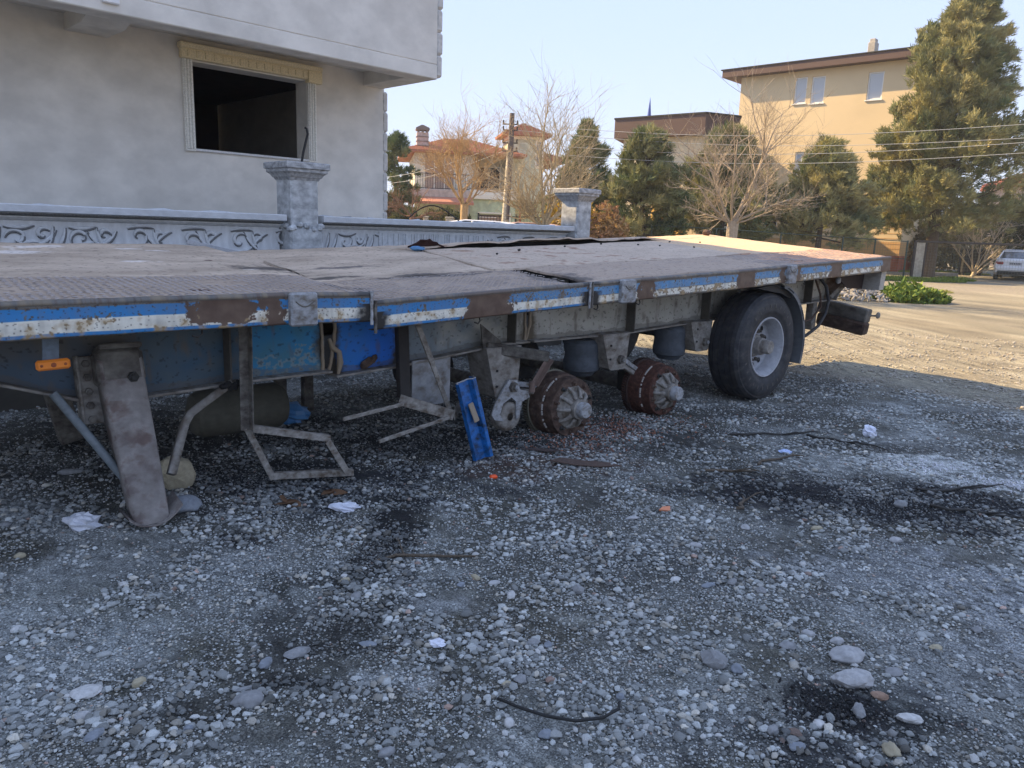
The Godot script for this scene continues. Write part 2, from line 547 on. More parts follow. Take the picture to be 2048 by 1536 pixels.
func lines(a: float, b: float, step: float, lo: float, hi: float) -> PackedFloat32Array:
	var v := PackedFloat32Array()
	var p := a
	var s := step
	var below := []
	while p > lo:
		s *= 1.12
		p -= s
		below.push_front(p)
	for q in below:
		v.append(q)
	p = a
	while p < b:
		v.append(p)
		p += step
	s = step
	while p < hi:
		v.append(p)
		s *= 1.09
		p += s
	v.append(hi)
	return v

func build_ground() -> void:
	var xs := lines(-3.6, 5.6, 0.036, -900.0, 900.0)
	var zs := lines(-8.4, -1.2, 0.036, -1500.0, 60.0)
	var vs := PackedVector3Array(); var cs := PackedColorArray(); var ns := PackedVector3Array(); var ids := PackedInt32Array()
	var w := xs.size()
	for z in zs:
		for x in xs:
			vs.append(Vector3(x, ground_y(x, z), z))
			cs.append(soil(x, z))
	for j in zs.size():
		for i in w:
			var a := vs[j * w + mini(i + 1, w - 1)] - vs[j * w + maxi(i - 1, 0)]
			var b := vs[mini(j + 1, zs.size() - 1) * w + i] - vs[maxi(j - 1, 0) * w + i]
			ns.append(b.cross(a).normalized())
	for j in zs.size() - 1:
		for i in w - 1:
			var k := j * w + i
			ids.append_array([k, k + 1, k + w + 1, k, k + w + 1, k + w])
	var arr := []
	arr.resize(Mesh.ARRAY_MAX)
	arr[Mesh.ARRAY_VERTEX] = vs; arr[Mesh.ARRAY_NORMAL] = ns; arr[Mesh.ARRAY_COLOR] = cs; arr[Mesh.ARRAY_INDEX] = ids
	var me := ArrayMesh.new()
	me.add_surface_from_arrays(Mesh.PRIMITIVE_TRIANGLES, arr)
	var m := mat(1, 1, 1, 0.95, "grit", 1.7, 0.0, 1.6)
	m.vertex_color_use_as_albedo = true
	var o := part("ground", me, m, self)
	o.set_meta("kind", "structure")

func build_gravel() -> void:
	var kinds := []
	for i in 6:
		kinds.append(stone_mesh(100 + i, 0 if i < 3 else 1, 0.45, 0.34 + 0.06 * (i % 3), i != 4))
	var spots := [[], [], [], [], [], []]
	var tints := [[], [], [], [], [], []]
	var r := RandomNumberGenerator.new()
	r.seed = 77
	for i in 400000:
		var a := r.randf_range(-0.86, 0.86)
		var d := 1.35 * pow(16.0 / 1.35, pow(r.randf(), 0.85))
		var x := sin(a) * d
		var z := -cos(a) * d
		var dens := 0.62 + 0.8 * nz(x, z, 0.9) + 0.7 * nz(x + 5.0, z, 3.0)
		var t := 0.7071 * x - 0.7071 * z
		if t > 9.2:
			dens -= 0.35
		if r.randf() > dens + 0.08:
			continue
		var least := maxf(0.0045, 0.0023 * d)
		var s := minf(least * pow(r.randf() + 0.002, -0.64), 0.028 + 0.03 * r.randf() * r.randf())
		# bigger pebbles lie in drifts
		if s > 0.016 and r.randf() > 0.42 + 1.7 * nz(x - 20.0, z + 3.0, 1.4):
			s *= 0.45
		var k := r.randi_range(0, 5) if s > 0.012 else r.randi_range(0, 2)
		var g := r.randf()
		var tone := 0.15 + 0.50 * g * g + 0.18 * r.randf()
		var col := Color(tone * 0.96, tone * 1.0, tone * 0.98)
		var q := r.randf()
		if q < 0.16:
			col = Color(tone * 1.1, tone * 1.04, tone * 0.9)
		elif q < 0.17:
			col = Color(tone * 1.05, tone * 0.72, tone * 0.58)
		elif q < 0.215:
			col = Color(0.62, 0.62, 0.6) * r.randf_range(0.85, 1.15)
		# stones take on the soot, oil, dust and painted sunlight of the ground they lie in
		var under := soil(x, z)
		var lum := under.get_luminance()
		col = col.lerp(under, 0.62 if lum < 0.07 else 0.22)
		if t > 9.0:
			col = col.lerp(Color(0.42, 0.36, 0.28), 0.55)  # sunlit beige painted onto stones beyond the shadow line
		var b := Basis(Vector3.UP, r.randf() * TAU) * Basis(Vector3.RIGHT, r.randf_range(-0.3, 0.3))
		b = b.scaled_local(Vector3(s, s * r.randf_range(0.7, 1.15), s))
		spots[k].append(Transform3D(b, Vector3(x, ground_y(x, z) + s * 0.17, z)))
		tints[k].append(col)
	var m := mat(1, 1, 1, 0.9, "fine", 9.0)
	m.vertex_color_use_as_albedo = true
	var g := thing("gravel", "loose grey river gravel and grit strewn over the whole yard", "gravel")
	g.set_meta("kind", "stuff")
	for k in 6:
		scatter("pebbles", kinds[k], m, spots[k], tints[k], g)

# ---------------------------------------------------------------- the unfinished house on the left
func wall_frame(dist: float) -> Transform3D:
	var s := sqrt(0.5)
	var n := Vector3(s, 0, s)
	return Transform3D(Basis(Vector3(s, 0, -s), Vector3.UP, n), n * -dist)

func span(st: SurfaceTool, x0: float, x1: float, y0: float, y1: float, z0: float, z1: float, bev := 0.0, xf := Transform3D()) -> void:
	bx(st, xf * at((x0 + x1) / 2.0, (y0 + y1) / 2.0, (z0 + z1) / 2.0), Vector3(x1 - x0, y1 - y0, z1 - z0), bev)

func build_concrete_building() -> void:
	shades["plaster"] = noise_tex("", 0.003, 0.9, 1.0, 1024)
	var plaster := mat(0.79, 0.755, 0.69, 0.95, "plaster", 0.07, 0.0, 0.03)
	plaster.detail_enabled = true
	plaster.detail_blend_mode = BaseMaterial3D.BLEND_MODE_MUL
	plaster.detail_albedo = shades["soft"]
	plaster.detail_uv_layer = BaseMaterial3D.DETAIL_UV_2
	plaster.uv2_triplanar = true
	plaster.uv2_world_triplanar = true
	plaster.uv2_scale = Vector3.ONE * 0.35
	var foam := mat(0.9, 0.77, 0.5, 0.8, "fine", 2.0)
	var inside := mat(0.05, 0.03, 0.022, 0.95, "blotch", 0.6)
	var f := wall_frame(8.6)
	var o := thing("unfinished_house", "big unfinished grey plastered house with overhanging upper floor and an empty window hole", "house", f.origin, f.basis)
	var st := tool()
	span(st, -9.0, 3.63, 0.0, 3.45, -0.25, 0.0)
	span(st, 4.99, 6.1, 0.0, 3.45, -0.25, 0.0)
	span(st, 3.63, 4.99, 0.0, 2.33, -0.25, 0.0)
	span(st, 3.63, 4.99, 3.22, 3.45, -0.25, 0.0)
	part("wall", done(st), plaster, o)
	st = tool()
	span(st, 5.85, 6.1, 0.0, 3.45, -9.0, -0.25)
	part("end_wall", done(st), plaster, o)
	st = tool()
	span(st, -9.0, 6.08, 3.45, 6.85, -9.0, 1.1, 0.012)
	part("upper_floor", done(st), plaster, o)
	st = tool()
	span(st, -9.0, 6.08, 3.29, 3.452, 0.85, 1.102, 0.01)
	part("edge_beam", done(st), plaster, o)
	st = tool()
	span(st, 5.78, 6.082, 3.29, 3.451, 0.002, 0.85, 0.006)
	part("edge_beam", done(st), plaster, o)
	st = tool()
	ext(st, pv([0.0, 3.3, 0.0, 3.452, 0.85, 3.452, 0.85, 3.4, 0.5, 3.3]), -0.19, 0.19, Transform3D(Basis(Vector3(0, 0, 1), Vector3.UP, Vector3(-1, 0, 0)), Vector3(2.62, 0, 0.001)))
	part("soffit_beam", done(st), plaster, o)
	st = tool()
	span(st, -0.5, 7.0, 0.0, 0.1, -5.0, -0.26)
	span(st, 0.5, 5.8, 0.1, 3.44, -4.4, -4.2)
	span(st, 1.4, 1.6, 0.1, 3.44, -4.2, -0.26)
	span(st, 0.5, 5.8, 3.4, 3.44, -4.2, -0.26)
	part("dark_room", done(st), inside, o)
	# moulded surround of the window hole
	var w := Node3D.new()
	w.name = "window_surround"
	o.add_child(w)
	st = tool()
	span(st, 3.5, 5.14, 3.235, 3.385, 0.0, 0.07, 0.008)
	span(st, 3.485, 5.155, 3.335, 3.388, 0.0, 0.1, 0.008)
	for k in 16:
		span(st, 3.56 + k * 0.096, 3.615 + k * 0.096, 3.25, 3.32, 0.06, 0.082, 0.006)
	span(st, 4.97, 5.15, 3.2, 3.335, 0.0, 0.095, 0.006)
	part("lintel", done(st), foam, w)
	for x0: float in [3.52, 4.992]:
		st = tool()
		span(st, x0, x0 + 0.108, 2.3, 3.234, 0.0, 0.035, 0.004)
		for k in 3:
			span(st, x0 + 0.012 + k * 0.032, x0 + 0.032 + k * 0.032, 2.32, 3.233, 0.03, 0.052, 0.006)
		part("jamb", done(st), mat(0.84, 0.82, 0.75, 0.8, "fine", 2.0), w)
	st = tool()
	span(st, 3.56, 5.08, 2.305, 2.331, -0.02, 0.03, 0.004)
	part("sill", done(st), mat(0.7, 0.7, 0.7, 0.8, "fine", 2.0), w)
	# rounded quoin blocks up the corners
	var qm := mat(0.62, 0.6, 0.57, 0.85, "blotch", 2.0, 0.0, 0.3)
	for k in 13:
		st = tool()
		var h := 0.25
		bx(st, at(6.115 + 0.006 * (k % 2), 0.14 + k * h, -0.09), Vector3(0.09, h - 0.004, 0.2), 0.022)
		part("quoin", done(st), qm, o)
	for k in 14:
		st = tool()
		bx(st, at(6.105 + 0.007 * (k % 2), 3.44 + k * 0.25, 1.01), Vector3(0.10, 0.247, 0.2), 0.025)
		part("quoin", done(st), qm, o)
	st = tool()
	span(st, 2.42, 2.56, 3.36, 3.9, 1.1, 1.135, 0.01)
	part("pipe_box", done(st), M.white, o)

# ---------------------------------------------------------------- the ornate garden wall
func scroll(st: SurfaceTool, x: float, y: float, size: float, turn: float, flip: float) -> void:
	var pts := []
	var rad := []
	for k in 15:
		var u := k / 14.0
		var a := turn + flip * u * 5.2
		var r := size * (1.0 - 0.8 * u)
		pts.append(Vector3(x + cos(a) * r, y + sin(a) * r, 0.004))
		rad.append(0.006 + 0.013 * sin(PI * clampf(u * 1.1, 0.0, 1.0)))
	tube(st, pts, rad, 5)
	groove_stroke(pts, rad)

func leaf_stroke(st: SurfaceTool, a: Vector2, b: Vector2, bend: float) -> void:
	var pts := []
	var rad := []
	var m := (a + b) / 2.0 + (b - a).orthogonal() * bend
	for k in 8:
		var u := k / 7.0
		var p := a.lerp(m, u).lerp(m.lerp(b, u), u)
		pts.append(Vector3(p.x, p.y, 0.004))
		rad.append(0.004 + 0.014 * sin(PI * u))
	tube(st, pts, rad, 5)
	groove_stroke(pts, rad)

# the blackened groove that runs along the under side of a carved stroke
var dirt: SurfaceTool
func groove_stroke(pts: Array, rad: Array) -> void:
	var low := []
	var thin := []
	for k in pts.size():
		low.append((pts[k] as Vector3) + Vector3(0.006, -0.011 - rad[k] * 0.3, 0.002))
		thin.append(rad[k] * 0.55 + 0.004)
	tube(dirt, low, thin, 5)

func build_garden_wall() -> void:
	var f := wall_frame(7.3)
	var o := thing("garden_wall", "weathered pale garden wall with scroll reliefs, moulded coping and two capped pillars", "wall", f.origin, f.basis)
	var stone := mat(0.74, 0.76, 0.78, 0.9, "soft", 1.0, 0.0, 0.05)
	stone.uv1_scale = Vector3(2.2, 0.5, 2.2)
	var dirty := mat(0.24, 0.25, 0.245, 0.95, "streak", 1.0, 0.0, 0.15)
	dirty.uv1_scale = Vector3(9.0, 1.2, 9.0)
	var side := Transform3D(Basis(Vector3(0, 0, 1), Vector3.UP, Vector3(-1, 0, 0)), Vector3.ZERO)
	var bays := [[-4.0, 0.3], [0.304, 3.9], [4.32, 8.26]]
	for bay in bays:
		var st := tool()
		span(st, bay[0] + 0.001, bay[1] - 0.001, -0.1, 0.72, -0.05, 0.025, 0.01)
		part("dark_plinth", done(st), mat(0.085, 0.08, 0.07, 0.95, "soft", 1.0), o)  # darker strip along the foot of the wall
		st = tool()
		span(st, bay[0], bay[1], -0.1, 1.59, -0.1, 0.0)
		part("wall_panel", done(st), stone, o)
		st = tool()
		ext(st, pv([0.16, 1.6, 0.16, 1.652, 0.15, 1.66, -0.16, 1.66, -0.16, 1.6, -0.102, 1.598, 0.002, 1.598, 0.002, 1.592, 0.11, 1.592]), -float(bay[1]), -float(bay[0]), side)
		part("coping", done(st), mat(0.6, 0.62, 0.64, 0.9, "soft", 1.5, 0.0, 0.1), o)
		st = tool()
		ext(st, pv([0.001, 1.568, 0.001, 1.591, 0.1, 1.591, 0.1, 1.578, 0.06, 1.57]), -float(bay[1]), -float(bay[0]), side)
		part("moulding", done(st), dirty, o)
		st = tool()
		ext(st, pv([0.001, 1.53, 0.001, 1.567, 0.045, 1.567, 0.045, 1.556, 0.02, 1.536]), -float(bay[1]), -float(bay[0]), side)
		part("moulding", done(st), stone, o)
		# rough mortar left along the top
		st = tool()
		var x: float = bay[0]
		while x < bay[1] - 0.2:
			var l := rng.randf_range(0.04, 0.3)
			if rng.randf() < 0.45:
				tube(st, [Vector3(x, 1.657, rng.randf_range(-0.1, 0.12)), Vector3(x + l * 0.5, 1.662, rng.randf_range(-0.1, 0.12)), Vector3(x + l, 1.657, rng.randf_range(-0.1, 0.12))], [0.006, rng.randf_range(0.006, 0.014), 0.006], 5)
			x += l
		part("mortar_crumbs", done(st), mat(0.6, 0.62, 0.65, 0.95, "soft", 6.0), o)
	# carved scrolls
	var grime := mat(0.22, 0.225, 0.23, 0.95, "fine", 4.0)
	var relief := mat(0.72, 0.74, 0.76, 0.9, "soft", 2.0)
	for bay in bays:
		var st := tool()
		dirt = tool()
		var x0: float = bay[0]
		var x1: float = bay[1]
		var mid := (x0 + x1) / 2.0
		if x1 > 8.0:
			mid = 6.4
		var e := x0 + 0.08
		var k := 0
		while e < x1 - 0.2:
			var way := 1.0 if e < mid else -1.0
			leaf_stroke(st, Vector2(e, 1.28), Vector2(e + 0.07 * way, 1.5), 0.12 * way)
			leaf_stroke(st, Vector2(e + 0.05, 1.27), Vector2(e + 0.16 * way, 1.49), 0.2 * way)
			scroll(st, e + 0.27, 1.405 + 0.02 * sin(k * 2.0), 0.085, 1.0 + k, -way)
			leaf_stroke(st, Vector2(e + 0.18, 1.49), Vector2(e + 0.4, 1.5), 0.16 * way)
			leaf_stroke(st, Vector2(e + 0.22, 1.29), Vector2(e + 0.42, 1.36), -0.25 * way)
			scroll(st, e + 0.46, 1.43, 0.055, 2.6 - k, way)
			leaf_stroke(st, Vector2(e + 0.4, 1.33), Vector2(e + 0.56, 1.47), 0.22 * way)
			e += 0.47
			k += 1
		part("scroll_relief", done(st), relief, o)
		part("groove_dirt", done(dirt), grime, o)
	var st := tool()
	dirt = tool()
	# a raised band of dense carving on the right-hand bay
	span(st, 5.1, 6.75, 1.3, 1.52, 0.0, 0.02, 0.004)
	var x := 5.14
	while x < 6.7:
		var w := rng.randf_range(0.03, 0.07)
		var k := rng.randi_range(0, 3)
		span(st, x, x + 0.014, 1.35, 1.5, 0.01, 0.036, 0.003)
		if k != 1:
			leaf_stroke(st, Vector2(x + 0.012, 1.49), Vector2(x + w, 1.37), 0.3)
		if k > 1:
			span(st, x + w, x + w + 0.012, 1.36, 1.5, 0.01, 0.034, 0.003)
		x += w + 0.035
	part("carved_band", done(st), relief, o)
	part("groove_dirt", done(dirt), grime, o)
	# pillars with moulded caps
	for c: float in [4.11, 8.46]:
		var q := Node3D.new()
		q.name = "pillar"
		o.add_child(q, true)
		q.position = Vector3(c, 0, 0)
		st = tool()
		bx(st, at(0, 0.98, 0), Vector3(0.31, 2.08, 0.31), 0.02)
		if c < 5.0:
			bx(st, at(0, 0.75, 0), Vector3(0.37, 1.58, 0.37), 0.02)
			for k in 24:
				var a := TAU * k / 24.0
				bx(st, Transform3D(Basis(Vector3.UP, a), Vector3(clampf(cos(a) * 0.3, -0.17, 0.17), 1.54 + rng.randf_range(-0.02, 0.03), clampf(sin(a) * 0.3, -0.17, 0.17))), Vector3(0.07, 0.06, 0.06), 0.02)
		part("shaft", done(st), mat(0.6, 0.62, 0.63, 0.9, "streak", 0.8, 0.0, 0.1), q)
		st = tool()
		var prof := [[0.156, 2.0], [0.168, 2.025], [0.178, 2.03], [0.196, 2.06], [0.222, 2.08], [0.222, 2.105], [0.24, 2.115], [0.24, 2.165], [0.228, 2.175]]
		for k in prof.size() - 1:
			var a: float = prof[k][0]; var b: float = prof[k + 1][0]; var ya: float = prof[k][1]; var yb: float = prof[k + 1][1]
			for s in 4:
				var t := Transform3D(Basis(Vector3.UP, s * PI / 2.0), Vector3.ZERO)
				quad(st, t * Vector3(-a, ya, a), t * Vector3(a, ya, a), t * Vector3(b, yb, b), t * Vector3(-b, yb, b), t.basis * Vector3(0, 0.01, 1))
		quad(st, Vector3(-0.228, 2.175, -0.228), Vector3(0.228, 2.175, -0.228), Vector3(0.228, 2.175, 0.228), Vector3(-0.228, 2.175, 0.228), Vector3.UP)
		part("cap", done(st), mat(0.5, 0.51, 0.52, 0.95, "streak", 2.0, 0.0, 0.15), q)
		if c < 5.0:
			st = tool()
			tube(st, [Vector3(0.05, 2.16, 0), Vector3(0.08, 2.3, 0), Vector3(0.13, 2.47, 0.0), Vector3(0.12, 2.52, 0.0), Vector3(0.1, 2.53, 0.0)], 0.012, 6)
			part("iron_rod", done(st), M.black, q)
	st = tool()
	var loop := []
	for k in 13:
		var u := k / 12.0
		loop.append(Vector3(5.55 + u * 0.75, 1.665 + 0.2 * sin(PI * u) * (1.0 - 0.3 * u), -0.06 + 0.05 * u))
	tube(st, loop, 0.007, 5)
	var cb := own("cable", done(st), M.black, "thin dark cable arched over the top of the ornate garden wall", "cable")
	cb.transform = f

# ---------------------------------------------------------------- buildings beyond the yard
# a window with a frame, a recessed pane and a sill, in the plane z = 0 of xf
func window(o: Node, xf: Transform3D, w: float, h: float, frame: Material, pane: Material, mullions := 0, deep := 0.12) -> void:
	var st := tool()
	var t := 0.07
	span(st, -w / 2, -w / 2 + t, -h / 2, h / 2, -deep, -deep + 0.06, 0.008, xf)
	span(st, w / 2 - t, w / 2, -h / 2, h / 2, -deep, -deep + 0.06, 0.008, xf)
	span(st, -w / 2 + t, w / 2 - t, h / 2 - t, h / 2, -deep, -deep + 0.06, 0.008, xf)
	span(st, -w / 2 + t, w / 2 - t, -h / 2, -h / 2 + t, -deep, -deep + 0.06, 0.008, xf)
	for k in mullions:
		var x := -w / 2 + w * (k + 1) / (mullions + 1)
		span(st, x - 0.03, x + 0.03, -h / 2 + t, h / 2 - t, -deep, -deep + 0.055, 0.006, xf)
	var f := part("window", done(st), frame, o)
	st = tool()
	span(st, -w / 2 + 0.02, w / 2 - 0.02, -h / 2 + 0.02, h / 2 - 0.02, -deep - 0.03, -deep + 0.02, 0.0, xf)
	part("pane", done(st), pane, f)
	st = tool()
	span(st, -w / 2 - 0.06, w / 2 + 0.06, -h / 2 - 0.06, -h / 2 - 0.002, -deep, 0.06, 0.008, xf)
	part("sill", done(st), frame, f)

# a wall from x0 to x1 and y0 to y1 with rectangular holes, each [x, y, w, h] by its centre
func holed(st: SurfaceTool, xf: Transform3D, x0: float, x1: float, y0: float, y1: float, thick: float, holes: Array) -> void:
	var xs := [x0, x1]
	var ys := [y0, y1]
	for h in holes:
		for s in [-0.5, 0.5]:
			xs.append(h[0] + s * h[2])
			ys.append(h[1] + s * h[3])
	xs.sort()
	ys.sort()
	for i in xs.size() - 1:
		if xs[i + 1] - xs[i] < 0.001:
			continue
		var run := -1
		for j in ys.size():
			var open := true
			if j < ys.size() - 1:
				if ys[j + 1] - ys[j] < 0.001:
					continue
				var cx: float = (xs[i] + xs[i + 1]) / 2.0
				var cy: float = (ys[j] + ys[j + 1]) / 2.0
				open = false
				for h in holes:
					if absf(cx - h[0]) < h[2] / 2.0 and absf(cy - h[1]) < h[3] / 2.0:
						open = true
			if open:
				if run >= 0:
					span(st, xs[i], xs[i + 1], ys[run], ys[j], -thick, 0.0, 0.0, xf)
				run = -1
			elif run < 0:
				run = j

func build_yellow_building() -> void:
	var d := Vector3(0.737, 0, 0.675).normalized()
	var n := Vector3(-d.z, 0, d.x)
	var base := Vector3(13.4, 0, -50)
	var o := thing("yellow_apartment_house", "tall yellow house with brown roof edge and a lower wing, behind the trees", "house", base, Basis(d, Vector3.UP, n))
	var yellow := mat(0.74, 0.585, 0.36, 0.9, "plaster", 0.1)
	var ochre := mat(0.62, 0.38, 0.16, 0.9, "plaster", 0.1)
	var red := mat(0.42, 0.13, 0.06, 0.9, "blotch", 0.5)
	var brown := mat(0.13, 0.075, 0.06, 0.7, "fine", 1.0)
	var pvc := mat(0.75, 0.75, 0.73, 0.5, "")
	var pale := mat(0.5, 0.54, 0.58, 0.2, "")  # pane colour painted pale for the bright reflection in the upper glass
	var holes := [[3.78, 10.05, 0.72, 1.46], [4.8, 10.0, 0.78, 1.48], [7.96, 9.93, 0.82, 1.46], [5.1, 2.44, 1.3, 0.8], [2.75, 2.5, 0.82, 0.88], [1.1, 5.8, 0.8, 1.3], [4.3, 5.9, 0.86, 1.4]]
	var st := tool()
	holed(st, Transform3D(), 0.0, 10.3, 1.6, 11.12, 0.3, holes)
	span(st, 10.0, 10.3, 1.6, 11.12, -7.0, -0.3)
	span(st, 0.0, 0.3, 1.6, 11.12, -7.0, -0.3)
	span(st, 0.3, 10.0, 1.6, 11.12, -7.0, -6.7)
	part("wall", done(st), yellow, o)
	st = tool()
	span(st, 0.0, 10.3, 0.85, 1.6, -7.0, 0.0)
	part("plinth_band", done(st), ochre, o)
	st = tool()
	span(st, -0.02, 10.32, 0.0, 0.85, -7.02, 0.02)
	part("plinth", done(st), red, o)
	for k in 9:
		st = tool()
		span(st, 0.01, 10.31, 0.95 + k * 0.27, 0.975 + k * 0.27, 0.0, 0.012)
		part("rendered_joint", done(st), ochre, o)
	for h in holes:
		window(o, at(h[0], h[1], 0.0), h[2], h[3], pvc, pale if h[1] > 4.0 else M.black, 0)
	st = tool()
	span(st, 0.31, 9.99, 8.2, 8.3, -6.6, -0.4)
	span(st, 0.31, 9.99, 4.6, 4.7, -6.6, -0.4)
	part("floor_slab", done(st), M.dark, o)
	st = tool()
	ext(st, pv([-7.7, 11.125, 0.6, 11.125, 0.6, 11.53, -7.7, 11.53]), -10.75, 1.0, Transform3D(Basis(Vector3(0, 0, 1), Vector3.UP, Vector3(-1, 0, 0)), Vector3.ZERO))
	var rf := part("roof", done(st), brown, o)
	st = tool()
	span(st, -1.1, 10.8, 11.532, 11.6, -7.75, 0.65, 0.01)
	part("roof_edge", done(st), M.dark, rf)
	st = tool()
	span(st, 6.6, 7.0, 11.6, 12.7, -2.6, -2.0, 0.02)
	span(st, 6.65, 6.95, 12.7, 12.9, -2.52, -2.08, 0.02)
	part("chimney", done(st), mat(0.5, 0.46, 0.4, 0.9, "blotch", 1.0), rf)
	# the lower wing, with a deep brown parapet
	var inv := o.transform.affine_inverse()
	var foot := PackedVector2Array()
	for p: Vector3 in [Vector3(5.4, 0, -46.5), Vector3(9.8, 0, -43.0), Vector3(11.9, 0, -43.9), Vector3(13.35, 0, -50.05), Vector3(8.0, 0, -54.0)]:
		var q: Vector3 = inv * p
		foot.append(Vector2(q.x, -q.z))
	var up := Transform3D(Basis(Vector3(1, 0, 0), Vector3(0, 0, -1), Vector3(0, 1, 0)), Vector3.ZERO)
	st = tool()
	var inset: PackedVector2Array = Geometry2D.offset_polygon(foot, -0.5)[0]
	ext(st, inset, 0.0, 6.9, up)
	part("wing_wall", done(st), mat(0.74, 0.62, 0.42, 0.9, "plaster", 0.1), o)
	st = tool()
	ext(st, foot, 6.9, 7.95, up)
	part("wing_parapet", done(st), brown, o)
	st = tool()
	ext(st, Geometry2D.offset_polygon(foot, 0.05)[0], 7.95, 8.03, up)
	part("parapet_edge", done(st), M.dark, o)
	# yellow porch seen between the trunks
	var px := inv * Vector3(8.2, 0, -42.2)
	var wf := Transform3D(Basis(Vector3.UP, -0.25) * Basis(), px)
	st = tool()
	span(st, -1.6, -0.9, 0.0, 3.1, -0.5, 0.0, 0.01, wf)
	span(st, 0.2, 0.6, 0.0, 3.1, -0.5, 0.0, 0.01, wf)
	span(st, -1.6, 0.6, 3.1, 3.6, -0.5, 0.02, 0.01, wf)
	part("porch", done(st), mat(0.7, 0.42, 0.1, 0.9, "blotch", 0.5), o)

func hip_roof(st: SurfaceTool, x0: float, x1: float, z0: float, z1: float, y: float, rise: float, ridge: float, xf := Transform3D()) -> void:
	# rows of tiles as steps, so that the slope catches light in courses
	var cx := (x0 + x1) / 2.0
	var cz := (z0 + z1) / 2.0
	var rows := 14
	for k in rows:
		var u := float(k) / rows
		var v := float(k + 1) / rows
		var a := [lerpf(x0, cx - ridge / 2.0, u), lerpf(x1, cx + ridge / 2.0, u), lerpf(z0, cz, u), lerpf(z1, cz, u), y + rise * u + 0.04]
		var b := [lerpf(x0, cx - ridge / 2.0, v), lerpf(x1, cx + ridge / 2.0, v), lerpf(z0, cz, v), lerpf(z1, cz, v), y + rise * v]
		var pa := [Vector3(a[0], a[4], a[3]), Vector3(a[1], a[4], a[3]), Vector3(a[1], a[4], a[2]), Vector3(a[0], a[4], a[2])]
		var pb := [Vector3(b[0], b[4], b[3]), Vector3(b[1], b[4], b[3]), Vector3(b[1], b[4], b[2]), Vector3(b[0], b[4], b[2])]
		var outs := [Vector3(0, 1, 1), Vector3(1, 1, 0), Vector3(0, 1, -1), Vector3(-1, 1, 0)]
		for s in 4:
			quad(st, xf * pa[s], xf * pa[(s + 1) % 4], xf * pb[(s + 1) % 4], xf * pb[s], xf.basis * outs[s])
			var drop := Vector3(0, -0.045, 0)
			quad(st, xf * pa[s], xf * pa[(s + 1) % 4], xf * (pa[(s + 1) % 4] + drop), xf * (pa[s] + drop), xf.basis * outs[s])
	span(st, x0, x1, y - 0.12, y, z0, z1, 0.0, xf)

func rail(st: SurfaceTool, xf: Transform3D, x0: float, x1: float, y0: float, y1: float, step: float) -> void:
	bar(st, xf * Vector3(x0, y1, 0), xf * Vector3(x1, y1, 0), 0.05, 0.05)
	bar(st, xf * Vector3(x0, y0, 0), xf * Vector3(x1, y0, 0), 0.04, 0.04)
	var x := x0
	while x <= x1 + 0.001:
		bar(st, xf * Vector3(x, y0, 0), xf * Vector3(x, y1, 0), 0.022, 0.022, Vector3.RIGHT)
		x += step

